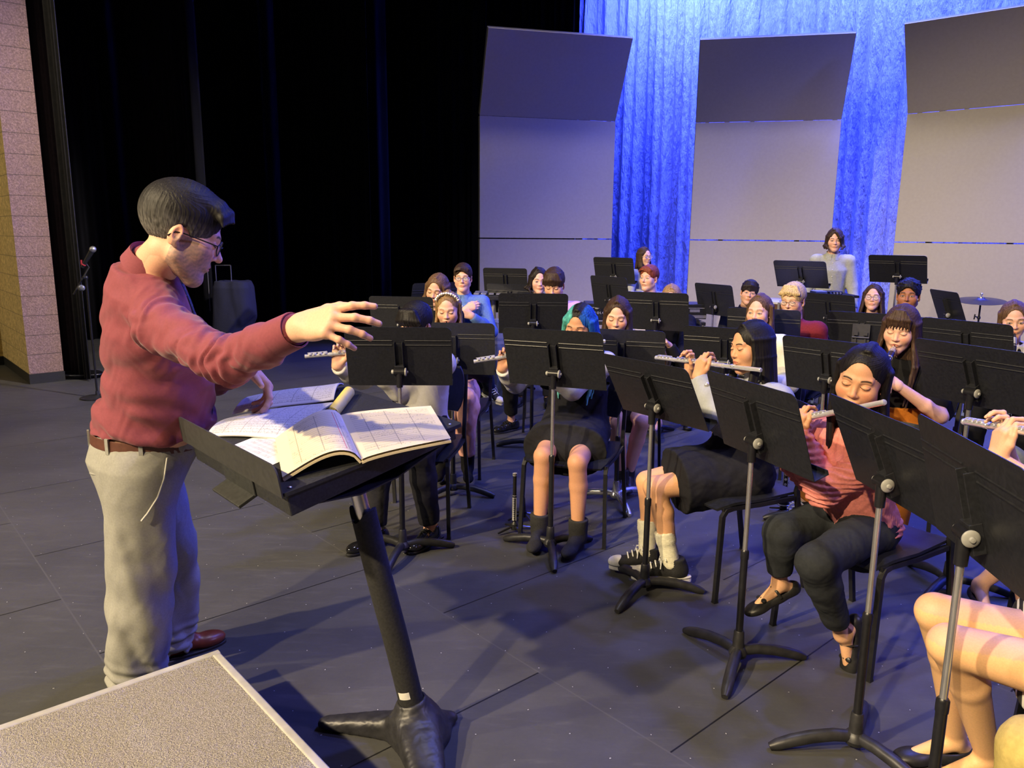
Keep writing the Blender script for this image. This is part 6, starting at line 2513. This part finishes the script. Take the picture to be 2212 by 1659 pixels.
back('boy with short curly black hair behind the fringed clarinet girl', (1962, 640), 6.1, 30, dict(mat=BLACKC, name='shirt'),
     dict(style='curly', col=np.array(HBL) * .8, seed=92, line=.0, amp=.003), hyaw=32, hpitch=-2, male=True, skin='brown', s=1.02, hv=.0042, face=dict(eyes='open', brow=(.012, .01, .01), browk=1.0, blush=.15, lip=srgb(150, 84, 72)), seat='black chair under the curly black-haired boy')
# his trumpet: bell tucked below the chin
ORG = at(1930, 697, 5.9).copy()
tr_ = empty('trumpet', ORG, 0, 'silver trumpet held up by the curly black-haired boy', 'trumpet')
m = MB()
mo = at(1948, 672, 5.98)
dd_ = nrm(np.array([-.35, -.75, -.45]))
m.tube([mo, mo + dd_ * .06, mo + dd_ * .40], [.009, .005, .0055], 12)
sd_ = nrm(np.cross(dd_, ZZ))
m.tube([mo + dd_ * .38, mo + dd_ * .42 - ZZ * .03, mo + dd_ * .38 - ZZ * .06, mo + dd_ * .10 - ZZ * .06, mo + dd_ * .06 - ZZ * .03], .0058, 10)
m.build('leadpipe', SILVER, tr_)
m = MB()
for k in range(3):
    p = mo + dd_ * (.18 + .028 * k)
    m.cyl(p + ZZ * .055, p - ZZ * .085, .0095)
    m.cyl(p + ZZ * .055, p + ZZ * .072, .004)
m.build('valves', SILVER, tr_)
m = MB()
m.tube([mo + dd_ * t for t in (.30, .38, .44, .47, .48)], [.007, .012, .025, .045, .060], 20)
m.build('bell', SILVER, tr_)
ORG = np.zeros(3)
# bare ankle and black flat seen past the nearest stand
# ------------------------------------------------------------------ the conductor
MAROON = cl('maroon_twill', (132, 64, 76), .75, .06, 140, .08, .25, (1, 1, 1), .15)
SLACK = cl('heather_grey_worsted', (150, 150, 146), .85, .08, 160, .1, .2)
fC = fdir(-116)
rC = np.cross(fC, ZZ)
o = dict(head=at(394, 506, 2.30), yaw=-116, hyaw=-112, hpitch=24, hroll=0, s=1.06, hs=1.06, male=True, skin='light', seated=False, bv=.005, hv=.0021,
         hips=tuple(at(304, 992, 2.46)), neck=tuple(at(323, 578, 2.33)), belly=.035, fat=.98, sh=.178,
         face=dict(eyes='down', brow=srgb(60, 48, 42), blush=.55, beard=srgb(96, 97, 104), lip=srgb(190, 110, 104)))


def greying(P, Hc=A3(o['head']), R=headR(-112, 24, 0)):
    q = (P - Hc) @ R / 1.06
    w = np.clip((.052 - q[:, 2]) / .07, 0, 1) * .62 + .04
    st = .5 + .5 * wob(P * np.array([1, 1, .5]), 70, 6, 2)
    w = np.clip(w * (.35 + st), 0, 1)[:, None]
    return np.array(srgb(17, 14, 15)) * (1 - w) + np.array(srgb(128, 126, 124)) * w


o['hair'] = dict(style='quiff', col=greying, seed=7, amp=.0009, line=.006, quiff=1.1)
_S, _E, _W = tuple(at(350, 704, 2.17)), at(492, 782, 1.98), at(652, 706, 1.82)
o['arms'] = {'R': dict(S=_S, e=_E, w=_W, d=nrm(at(760, 688, 1.74) - at(652, 706, 1.82)) , n=(.12, .82, -.55), curl=((14, 18, 14), (22, 24, 18), (28, 28, 20), (34, 30, 22)), thumb='along', spread=2.6, hs=1.05),
             'L': dict(e=tuple(at(455, 820, 2.62)), w=tuple(at(535, 790, 2.50)), d=(.60, -.15, -.60), n=(-.55, -.35, -.45), curl=((30, 30, 22), (38, 36, 26), (44, 40, 28), (48, 42, 30)), thumb='out', hs=1.05)}
_bn = nrm(ZZ + fC * .10)
BF = np.column_stack([rC, np.cross(_bn, rC), _bn])
o['ankles'] = dict(R=(-1.285, 2.43, .09), L=(-1.30, 2.70, .09))
o['toes'] = dict(R=fC * .9 + rC * .1, L=fC - rC * .15)
o['knees'] = dict(R=(-1.225, 2.40, .50), L=(-1.235, 2.62, .50))


def shirt_extra(L):
    h, TR, f = L['hips'], L['TR'], L['f']
    # soft blousing over the belt
    return [loft(h, BF, [.07, .115, .19], np.array([.174, .184, .176]), np.array([.162, .174, .168]), 0, [.022, .026, .028], k=.03)]


def shirt_disp(P_, N_):
    E_, S_, W_ = A3(_E), A3(_S), A3(_W)
    dE = np.linalg.norm(P_ - E_, axis=1)
    dS = np.linalg.norm(P_ - S_, axis=1)
    base = .0050 * wob(P_, 4.5, 3, 3)
    t = (P_ - S_) @ nrm(W_ - S_)
    cre = np.sin(t * 120 + 5 * wob(P_, 6, 8, 2))
    arm = np.exp(-(dE / .12) ** 2) * .0085 * cre + np.exp(-(dS / .10) ** 2) * .008 * np.sin(t * 95 + 4 * wob(P_, 7, 2, 2))
    low = np.clip((1.10 - P_[:, 2]) / .12, 0, 1) * .008 * np.sin(P_[:, 2] * 60 + P_ @ np.array([26, 10, 0]) + 3 * wob(P_, 4, 5, 2))
    side = np.exp(-((P_[:, 2] - 1.20) / .16) ** 2) * .0055 * np.sin(P_ @ np.array([16, 30, 52]) + 3.5 * wob(P_, 3.2, 21, 2))
    return base + arm + low + side * (dE > .15)


def slack_disp(P_, N_):
    leg = np.clip((.80 - P_[:, 2]) / .2, 0, 1)
    ang = P_ @ np.array([30, 18, 9])
    return .004 * wob(P_, 4, 11, 3) + leg * .007 * np.sin(ang * .9 + 3 * wob(P_ * np.array([1, 1, .4]), 3, 12, 2)) + np.exp(-((P_[:, 2] - .10) / .06) ** 2) * .006 * np.sin(P_[:, 2] * 130 + ang)


o['top'] = dict(mat=MAROON, g=.018, hem=.02, hemcut=(A3(o['hips']) + _bn * .094, -_bn), collar='shirt', gl=.75, ga=.85, cuff=.93, freq=5, disp=shirt_disp, extra=shirt_extra, cr=1.0, name='shirt', drop=.004)
o['bottom'] = dict(kind='pants', mat=SLACK, g=.022, kg=.038, hg=.052, len=1.03, rise=.092, frame=BF, disp=slack_disp)
o['shoes'] = dict(kind='dress', mat=M('cognac_leather', srgb(128, 62, 38), .35, 0, .2, 40), h=.005)
o['glasses'] = dict(w=.0019, r=(.0245, .0175))


def conductor_extra(L):
    root, hips, TR, f, rt, Nk = L['root'], L['hips'], L['TR'], L['f'], L['rt'], L['Nk']
    # belt
    m = MB()
    zb = .078
    G = []
    n = 48
    for i in range(n + 1):
        a = 2 * math.pi * i / n
        p = np.array([.184 * math.cos(a), .172 * math.sin(a) + .022, 0])
        G.append([hips + BF @ (p * np.array([q, q, 1]) + np.array([0, 0, zb + dz])) for q, dz in ((.985, -.018), (1.0, -.016), (1.0, .016), (.985, .018))])
    m.sheet(G, .003)
    m.build('belt', M('brown_belt_leather', srgb(92, 58, 48), .45, 0, .15, 60), root)
    for a in (-.15, -.75, -1.5, -2.3, 3.3, .9, 2.2):
        c = hips + BF @ np.array([.187 * math.cos(a), .175 * math.sin(a) + .022, zb])
        t_ = BF @ np.array([-math.sin(a), math.cos(a), 0])
        m = MB()
        m.box(c, (.012, .006, .050), np.column_stack([t_, np.cross(ZZ, t_), ZZ]))
        m.build('belt_loop', SLACK, root, True, 40)
    # pockets: welt on the seat and slanted side seam
    m = MB()
    pts = [hips + BF @ np.array([.192 * math.cos(a), .158 * math.sin(a) + .006, -.02 - .01 * math.sin(3 * a)]) for a in np.linspace(-1.25, -.62, 8)]
    m.tube(pts, .0035, 6)
    m.build('back_pocket', SLACK, root)
    m = MB()
    pts = [hips + BF @ np.array([.200 * math.cos(a), .172 * math.sin(a) + .02, z]) for a, z in ((.30, .055), (.26, -.01), (.16, -.07), (.0, -.12), (-.10, -.145))]
    m.tube(pts, .0032, 6)
    m.build('side_pocket', M('pale_pocket_edge', srgb(190, 190, 186), .85), root)
    # tie: falls from the collar over the belly and hangs free
    m = MB()
    G = []
    p = [Nk + f * .085 - ZZ * .045]
    for fr_ in (.86, .68, .50, .34, .22):
        z_ = L['Lt'] * fr_
        p.append(hips + TR @ np.array([0, np.interp(z_, L['tz'], L['toy']) + np.interp(z_, L['tz'], L['try_']) + .030, z_]))
    p.append(p[-1] - ZZ * .10 + f * .008)
    p.append(p[-1] - ZZ * .030)
    w = [.018, .022, .027, .032, .037, .041, .042, .002]
    for q, ww in zip(p, w):
        G.append([q - rt * ww - f * .006, q, q + rt * ww - f * .006])
    m.sheet(G, .004)
    tm = NT('navy_flecked_silk')
    v_ = tm.t.nodes.new('ShaderNodeTexVoronoi')
    v_.inputs['Scale'].default_value = 85
    tm.l(tm.coord(), v_.inputs['Vector'])
    tm.set(Base__Color=tm.ramp(v_.outputs['Distance'], [(.12, (.35, .40, .55)), (.22, (.018, .022, .06))]), Roughness=.4)
    m.build('tie', tm.m, root)
    m = MB()
    m.ball(Nk + f * .080 - ZZ * .030, (.022, .022, .024), 12)
    m.build('tie_knot', tm.m, root)
    # cuff with its button and placket
    W, E_ = A3(_W), A3(_E)
    d = nrm(W - E_)
    q = E_ + (W - E_) * .93
    Fq = frame(d, (0, 0, 1))
    m = MB()
    G = [[q - d * dz + (Fq[:, 0] * math.cos(a) + Fq[:, 1] * math.sin(a)) * r_ for dz, r_ in ((.082, .0455), (.080, .048), (.006, .0455), (.002, .0435))] for a in np.linspace(0, 2 * math.pi, 33)]
    m.sheet(G, .003)
    m.build('cuff', MAROON, root)
    for dz, da in ((.105, .0), (.03, .25)):
        a = -2.2 + da
        m = MB()
        m.ball(q - d * dz + (Fq[:, 0] * math.cos(a) + Fq[:, 1] * math.sin(a)) * .0485, (.0055, .0055, .0055), 10)
        m.build('cuff_button', M('shirt_button', (.7, .68, .6), .3), root)


o['more'] = conductor_extra
person('person', 'man in a maroon shirt, grey slacks and glasses, conducting with his right arm stretched out', o)
# ------------------------------------------------------------------ smaller things on the stage
def thing(name, base, label, cat, group=None):
    global ORG
    ORG = A3(base).copy()
    return empty(name, ORG, 0, label, cat, group)


# microphone on a boom stand, far left
mp = at(201, 538, 7.3)
mq = at(181, 572, 7.3)
p1_, p2_ = at(192, 577, 7.32), at(159, 636, 7.32)
ps = at(186, 600, 7.32)
t_ = thing('microphone_stand', ps * np.array([1, 1, 0]), 'black boom microphone stand in front of the dark curtains at far left', 'microphone stand')
m = MB()
m.cyl(ps * np.array([1, 1, 0]) + ZZ * .02, ps, .010)
m.build('pole', BLKT, t_)
m = MB()
m.tube([p2_, p1_, mq + nrm(mp - mq) * .03], [.008, .007, .006], 10)
m.build('boom', M('dark_steel', (.10, .10, .11), .35, .6), t_)
m = MB()
m.ball(at(176, 622, 7.28), (.034, .02, .030), 12)
m.build('counterweight', M('grey_weight', (.20, .21, .26), .4, .3), t_)
m = MB()
m.ball(ps, (.018, .018, .022), 12)
m.cyl(ps + np.array([.0, -.02, 0]), ps + np.array([.0, -.05, .0]), .009)
m.build('clutch', BLKP, t_)
m = MB()
m.lathe([(.001, .0), (.15, .0), (.15, .012), (.05, .025), (.018, .03), (.014, .07), (.001, .07)], ps * np.array([1, 1, 0]), None, 28)
m.build('base', CAST, t_)
t_ = thing('microphone', mq, 'handheld microphone with a silver mesh ball head and red ring, clipped to the boom', 'microphone')
d_ = nrm(mp - mq)
Rm = frame(d_)
Lm = np.linalg.norm(mp - mq)
m = MB()
m.lathe([(.001, -.03), (.015, -.03), (.017, 0), (.021, Lm * .6), (.024, Lm - .03), (.001, Lm - .03)], mq, Rm, 18)
m.build('handle', BLKP, t_)
m = MB()
m.lathe([(.0185, -.004), (.0195, -.002), (.0195, .006), (.0185, .008)], mq, Rm, 18)
m.build('ring', M('red_plastic_ring', (.55, .05, .08), .4), t_)
m = MB()
m.ball(mp - d_ * .004, (.030, .030, .032), 18, Rm)
m.build('mesh_head', M('steel_mesh', (.45, .46, .48), .35, .8, .35, 300, .5), t_)
t_ = thing('cable_clip', at(176, 567, 7.3), 'small red tag beside the microphone', 'tag')
m = MB()
m.box(at(176, 568, 7.3), (.012, .006, .055), rotz(.0))
m.build('tag', M('red_plastic_ring'), t_)
# cable heap by the curtain
t_ = thing('cable_coil', flo(172, 815), 'heap of black cable on the floor beside the pillar', 'cable')
m = MB()
rg = np.random.default_rng(2)
c_ = flo(172, 815)
for k in range(4):
    m.tube([c_ + np.array([(.20 + .02 * k) * math.cos(a) * (1 + .1 * math.sin(3 * a + k)), (.12 + .015 * k) * math.sin(a), .012 + .012 * k]) for a in np.linspace(0, 6.28, 30, endpoint=False)], .008, 8, True)
m.build('cable', BLKP, t_)

# cloth-covered cart in the far wing
cb = at(505, 640, 9.2) * np.array([1, 1, 0])
t_ = thing('covered_cart', cb, 'cart under a dark navy cover standing in the dark wing behind the conductor', 'cart')
P = [loft(cb, np.eye(3), [.02, .5, .95, 1.02], [.26, .235, .215, .19], [.24, .22, .20, .17], 0, 0, pw=4.0)]
P.append(cut(cb + np.array([.16, -.1, .62]), (.7, -.25, -.55), .02))
solid('cover', P, .012, cl('navy_cover_cloth', (40, 42, 62), .9), t_, disp=lambda P_, N_: .012 * wob(P_ * np.array([1, 1, .3]), 4, 3, 2))
m = MB()
a_, b_ = at(465, 573, 9.15), at(498, 573, 9.15)
m.tube([a_, b_], .006, 8)
for q in (a_, b_):
    m.tube([q, np.array([q[0], q[1], .9])], .006, 8)
m.build('rail', STEEL, t_)
m = MB()
m.tube([at(448, 580, 9.1), at(452, 640, 9.1), at(454, 672, 9.1)], .005, 6)
m.build('cord', M('grey_cord', (.10, .10, .12), .6), t_)
ORG = np.zeros(3)

# hi-hat style cymbal on a stand
cc_ = at(2119, 649, 7.35)
t_ = thing('cymbal_stand', cc_ * np.array([1, 1, 0]), 'cymbal on a straight black stand at right, before the shell tower', 'cymbal stand')
m = MB()
cx = frame((-.05, -.10, 1))
m.lathe([(.001, .012), (.02, .012), (.028, .020), (.030, .024), (.05, .012), (.10, .006), (.215, -.004), (.2155, -.0055), (.10, .003), (.03, .008), (.001, .008)], cc_ + ZZ * .0, cx, 40)
m.build('cymbal', M('dark_cymbal_bronze', (.045, .042, .045), .35, .7, .2, 60, .1, 200, .5), t_)
m = MB()
m.cyl(cc_ + ZZ * .02, cc_ + ZZ * .055, .006)
m.ball(cc_ + ZZ * .06, (.012, .012, .012), 10)
m.lathe([(.001, .022), (.02, .022), (.018, .034), (.001, .034)], cc_, None, 14)
m.build('wing_nut', CHROME, t_)
m = MB()
b0_ = cc_ * np.array([1, 1, 0])
m.cyl(cc_ - ZZ * .005, cc_ - ZZ * .28, .0085)
m.cyl(cc_ - ZZ * .25, b0_ + ZZ * .30, .0125)
m.build('pole', BLKT, t_)
m = MB()
m.ball(cc_ - ZZ * .165, (.016, .016, .020), 12)
m.tube([cc_ - ZZ * .165, cc_ + np.array([-.045, -.01, -.15])], .006, 8)
m.tube([cc_ + np.array([-.045, -.01, -.13]), cc_ + np.array([-.05, -.01, -.18])], .006, 8)
m.ball(cc_ - ZZ * .25, (.020, .020, .024), 12)
m.build('tilter', BLKP, t_)
for k in range(3):
    a = k * 2.09 + .4
    m = MB()
    m.tube([b0_ + ZZ * .34, b0_ + np.array([.30 * math.cos(a), .30 * math.sin(a), .012])], .008, 8)
    m.build('leg', BLKT, t_)
ORG = np.zeros(3)

# stage piano behind the brown-haired clarinet girl, its maker's letters on the front
ka, kb = at(1263, 668, 7.9), at(1518, 676, 7.9)
ke = nrm((kb - ka) * np.array([1, 1, 0]))
kf = np.array([ke[1], -ke[0], 0])
kc = (ka + kb) / 2
Lk = np.linalg.norm((kb - ka)[:2])
Rk = np.column_stack([ke, -kf, ZZ])
ztop = ka[2] + .075
kg = np.array([kc[0], kc[1], 0])
t_ = thing('keyboard', kg, 'long black stage piano with white letters on its front, behind the clarinet players', 'keyboard')
m = MB()
m.box(kg + ZZ * (ztop - .075), (Lk, .32, .15), Rk)
m.build('case', BLKP, t_, False, bevel=.008)
m = MB()
m.box(kg + ZZ * (ztop - .195) + kf * .02, (Lk * .98, .36, .035), Rk)
m.build('key_bed', BLK, t_, False, bevel=.004)
m = MB()
m.box(kg + ZZ * (ztop - .172) + kf * .18, (Lk * .94, .02, .008), Rk)
m.build('trim_strip', M('pale_grey_trim', (.35, .35, .42), .4, .4), t_, False)
m = MB()
m.box(kg + ZZ * (ztop - .040) + kf * .162, (Lk * .96, .006, .006), Rk)
m.build('trim_strip', M('pale_grey_trim'), t_, False)
m = MB()
m.ball(ka * np.array([1, 1, 0]) + ke * .11 + kf * .165 + ZZ * (ztop - .045), (.024, .012, .016), 12, Rk)
m.build('dial', GREYKNOB, t_)
tx = bpy.data.curves.new('lettering', 'FONT')
tx.body = 'KOLON'
tx.size = .030
tx.extrude = .0006
tx.space_character = 1.5
_t = bpy.data.objects.new('lettering', tx)
COL.objects.link(_t)
bpy.context.view_layer.update()
_me = bpy.data.meshes.new_from_object(_t.evaluated_get(bpy.context.evaluated_depsgraph_get()))
bpy.data.objects.remove(_t)
to = bpy.data.objects.new('lettering', _me)
COL.objects.link(to)
to.data.materials.clear()
to.data.materials.append(M('white_print', (.65, .65, .72), .5))
to.parent = t_
lp = at(1280, 668, 7.9)
pl_ = kg + ke * ((lp - kg)[:2] @ ke[:2]) + kf * .163 + ZZ * (ztop - .104)
to.matrix_world = Matrix(np.vstack([np.column_stack([ke, ZZ, kf, pl_ - ORG]), [0, 0, 0, 1]]).tolist())
to.matrix_parent_inverse = Matrix.Identity(4)
to.location = tuple(pl_ - ORG)
m = MB()
m.box(kg + ke * Lk * .40 + ZZ * (ztop - .065) + kf * .163, (.10, .004, .03), Rk)
m.box(kg + ke * Lk * .44 + ZZ * (ztop - .125) + kf * .163, (.14, .004, .03), Rk)
m.build('control_panel', M('slate_control', (.16, .16, .22), .4), t_, False)
for sx in (-1, 1):
    for sy in (-.12, .12):
        m = MB()
        m.tube([kg + ke * sx * Lk * .44 + kf * sy + ZZ * (ztop - .20), kg + ke * sx * Lk * .44 + kf * sy], .018, 4, sq=True)
        m.build('leg', BLKT, t_, True, 30)
ORG = np.zeros(3)

# bell set in front of the back-row girl
xa, xb = at(1352, 627, 8.7), at(1442, 630, 8.7)
xe = nrm((xb - xa) * np.array([1, 1, 0]))
xf = np.array([xe[1], -xe[0], 0])
xc = (xa + xb) / 2
xg = np.array([xc[0], xc[1], 0])
Rx = np.column_stack([xe, -xf, ZZ])
t_ = thing('xylophone', xg, 'low xylophone on a black frame in front of the back-row girl with round glasses', 'xylophone')
Lx = np.linalg.norm((xb - xa)[:2]) * 1.25
m = MB()
m.box(xg + ZZ * (xc[2] - .07), (Lx, .40, .07), Rx)
m.build('frame', BLK, t_, False, bevel=.006)
for i in range(14):
    m = MB()
    m.box(xg + xe * Lx * (i / 13 - .5) * .92 + xf * .02 + ZZ * (xc[2] - .02), (.034, .34 - .01 * i, .018), Rx)
    m.build('bar', M('silver_bar', (.62, .62, .66), .3, .8) if i % 3 else M('pale_bar', (.7, .68, .66), .4), t_, False, bevel=.002)
for sx in (-1, 1):
    m = MB()
    m.tube([xg + xe * sx * Lx * .42 + ZZ * (xc[2] - .09), xg + xe * sx * Lx * .42], .02, 4, sq=True)
    m.build('leg', BLKT, t_, True, 30)
ORG = np.zeros(3)

# vibraphone end with its silver resonators behind the stands
vg = at(1062, 700, 8.0) * np.array([1, 1, 0])
zt_ = at(1062, 634, 8.0)[2]
t_ = thing('vibraphone', vg, 'vibraphone with silver posts and resonator tubes, right of the blue-shirted boy', 'vibraphone')
m = MB()
m.box(vg + np.array([.18, 0, zt_ - .03]), (.75, .42, .05))
m.build('frame', BLK, t_, False, bevel=.005)
for i in range(9):
    m = MB()
    m.box(vg + np.array([-.15 + .075 * i, -.02, zt_ + .008]), (.05, .38, .012))
    m.build('bar', M('silver_bar', (.62, .62, .66), .3, .8), t_, False, bevel=.002)
for i in range(6):
    m = MB()
    m.cyl(vg + np.array([.02 + .075 * i, -.08, zt_ - .06]), vg + np.array([.02 + .075 * i, -.08, zt_ - .42 + .02 * i]), .027)
    m.build('resonator', M('satin_aluminium', (.55, .55, .54), .35, .7), t_)
for sx in (-.165, -.10, .53):
    m = MB()
    m.cyl(vg + np.array([sx, -.14, .04]), vg + np.array([sx, -.14, zt_ - .05]), .022)
    m.build('post', M('satin_aluminium'), t_)
m = MB()
m.box(vg + np.array([.18, -.14, zt_ - .46]), (.7, .04, .03))
m.build('stretcher', M('satin_aluminium'), t_, False)
ORG = np.zeros(3)
# clear storage tub below it
tg = at(1076, 760, 7.5) * np.array([1, 1, 0])
zb_ = at(1076, 692, 7.5)[2]
t_ = thing('storage_tub', tg, 'clear plastic tub with something blue inside, below the vibraphone', 'tub')
tt = NT('milky_clear_plastic')
tt.set(Base__Color=(.55, .58, .62), Roughness=.25)
tt.b.inputs['Alpha'].default_value = .55
tt.bump(tt.noise(tt.coord(), 14, 3), .5, .03)
m = MB()
m.lathe([(.001, .02), (.15, .02), (.17, zb_ * .98), (.18, zb_), (.16, zb_ + .004), (.001, zb_ + .01)], tg, None, 4)
m.build('tub', tt.m, t_, False, bevel=.02)
m = MB()
m.box(tg + ZZ * .23, (.19, .19, .36), rotz(math.pi / 4 + math.pi / 4))
m.build('contents', cl('blue_cloth_bundle', (50, 70, 150), .8), t_, False, bevel=.02)
ORG = np.zeros(3)

# small percussion table in front of the standing boy
pg = at(1786, 640, 8.0)
t_ = thing('percussion_table', pg * np.array([1, 1, 0]), 'cloth-topped percussion table with small gear in front of the standing boy', 'table')
m = MB()
m.box(np.array([pg[0] - .06, pg[1], pg[2] + .012]), (.62, .40, .025))
m.build('tray', cl('black_tray_cloth', (26, 26, 30)), t_, False, bevel=.006)
for sx in (-1, 1):
    m = MB()
    m.tube([np.array([pg[0] - .06 + sx * .27, pg[1], pg[2]]), np.array([pg[0] - .06 + sx * .27, pg[1], 0])], .014, 10)
    m.build('leg', BLKT, t_)
ORG = np.zeros(3)
for k, (px_, w_, lab) in enumerate(((1798, .15, 'small mixer-like box on the right end of the percussion table'), (1768, .12, 'pale folded cloth on the left end of the percussion table'))):
    q = at(px_, 632, 7.95)
    t_ = thing('percussion_box' if k == 0 else 'folded_cloth', (q[0], q[1], pg[2] + .025), lab, 'box' if k == 0 else 'cloth')
    m = MB()
    m.box((q[0], q[1], pg[2] + .043), (w_, .16, .036))
    m.build('case' if k == 0 else 'cloth', BLKP if k == 0 else cl('pale_grey_cloth', (150, 152, 156)), t_, False, bevel=.008)
    if k == 0:
        for i in range(4):
            m = MB()
            m.cyl((q[0] - .05 + .033 * i, q[1] - .081, pg[2] + .043), (q[0] - .05 + .033 * i, q[1] - .09, pg[2] + .043), .010)
            m.build('knob', GREYKNOB, t_)
ORG = np.zeros(3)

# drum peeping out between the ivory cardigan girl and the blond boy
dg = at(1690, 650, 7.6)
t_ = thing('drum', dg * np.array([1, 1, 0]), 'round drum with a pale head partly visible left of the blond boy', 'drum')
dc_ = np.array([dg[0] + .02, dg[1], 0])
m = MB()
m.lathe([(.001, .45), (.16, .47), (.23, .58), (.245, dg[2] - .06), (.245, dg[2] - .02), (.001, dg[2] - .02)], dc_, None, 32)
m.build('shell', M('copper_shell', (.45, .24, .12), .25, .9), t_)
m = MB()
m.lathe([(.001, dg[2] - .015), (.25, dg[2] - .015), (.255, dg[2] + .005), (.235, dg[2] + .012), (.001, dg[2] + .016)], dc_, None, 32)
m.build('head', M('drum_head', (.62, .62, .68), .4), t_)
for i in range(6):
    a = i * 1.047
    m = MB()
    m.box(dc_ + np.array([.255 * math.cos(a), .255 * math.sin(a), dg[2] - .03]), (.02, .02, .07), rotz(a))
    m.build('lug', CHROME, t_, False)
for i in range(3):
    a = i * 2.09 + .5
    m = MB()
    m.tube([dc_ + np.array([.2 * math.cos(a), .2 * math.sin(a), .5]), dc_ + np.array([.26 * math.cos(a), .26 * math.sin(a), 0])], .012, 8)
    m.build('leg', BLKT, t_)
ORG = np.zeros(3)


# peg stand with a piccolo, and a spare peg, on the floor by the teal-haired girl
def peg(base, label, h, tip=.012, nm='instrument_peg'):
    t_ = thing(nm, base, label, 'instrument stand', 'instrument pegs')
    b = A3(base)
    m = MB()
    m.lathe([(.001, .018), (.018, .018), (.020, .05), (.012, .06), (tip, .07), (tip * .6, h), (.001, h + .004)], b, None, 14)
    m.build('post', BLKP, t_)
    for k in range(4):
        a = k * 1.571 + .5
        m = MB()
        m.tube([b + ZZ * .04, b + np.array([.10 * math.cos(a), .10 * math.sin(a), .012])], [.007, .005], 8)
        m.build('leg', BLKT if k else CHROME, t_)
    return b


pb = peg(flo(1111, 1150), 'small peg stand holding the piccolo, left of the teal-haired girl\'s boots', .16, .006)
peg(flo(1131, 1122), 'empty peg stand just behind the piccolo', .13, .012)
t_ = thing('piccolo', pb + ZZ * .06, 'piccolo standing upright on its peg, left of the teal-haired girl\'s boots', 'piccolo')
m = MB()
m.lathe([(.001, .064), (.0105, .064), (.0105, .19), (.0115, .195), (.0115, .215), (.0100, .22), (.0100, .325), (.0085, .335), (.001, .336)], pb, None, 16)
m.build('body', EBONY, t_)
m = MB()
for z_ in np.arange(.078, .20, .012):
    m.cyl(pb + np.array([-.004, -.009, z_]), pb + np.array([-.006, -.0155, z_]), .0052, seg=10)
m.tube([pb + np.array([.008, -.010, .072]), pb + np.array([.008, -.010, .20])], .0022, 6)
m.tube([pb + np.array([-.011, -.008, .072]), pb + np.array([-.011, -.008, .20])], .0022, 6)
m.build('keywork', SILVER, t_)
m = MB()
for z_ in (.20, .212, .325, .335):
    m.lathe([(.0102, -.002), (.0122, -.002), (.0122, .002), (.0102, .002)], pb + ZZ * z_, None, 16)
m.build('ring', SILVER, t_)
ORG = np.zeros(3)
cb_ = peg(flo(1691, 1112), 'peg stand holding the upright clarinet, left of the brown trouser leg', .20, .010)
place(make_clarinet, 'black clarinet standing upright on a floor peg beside the mustard trouser leg', cb_ + ZZ * .735, (0, 0, -1), (-.3, -1, 0))
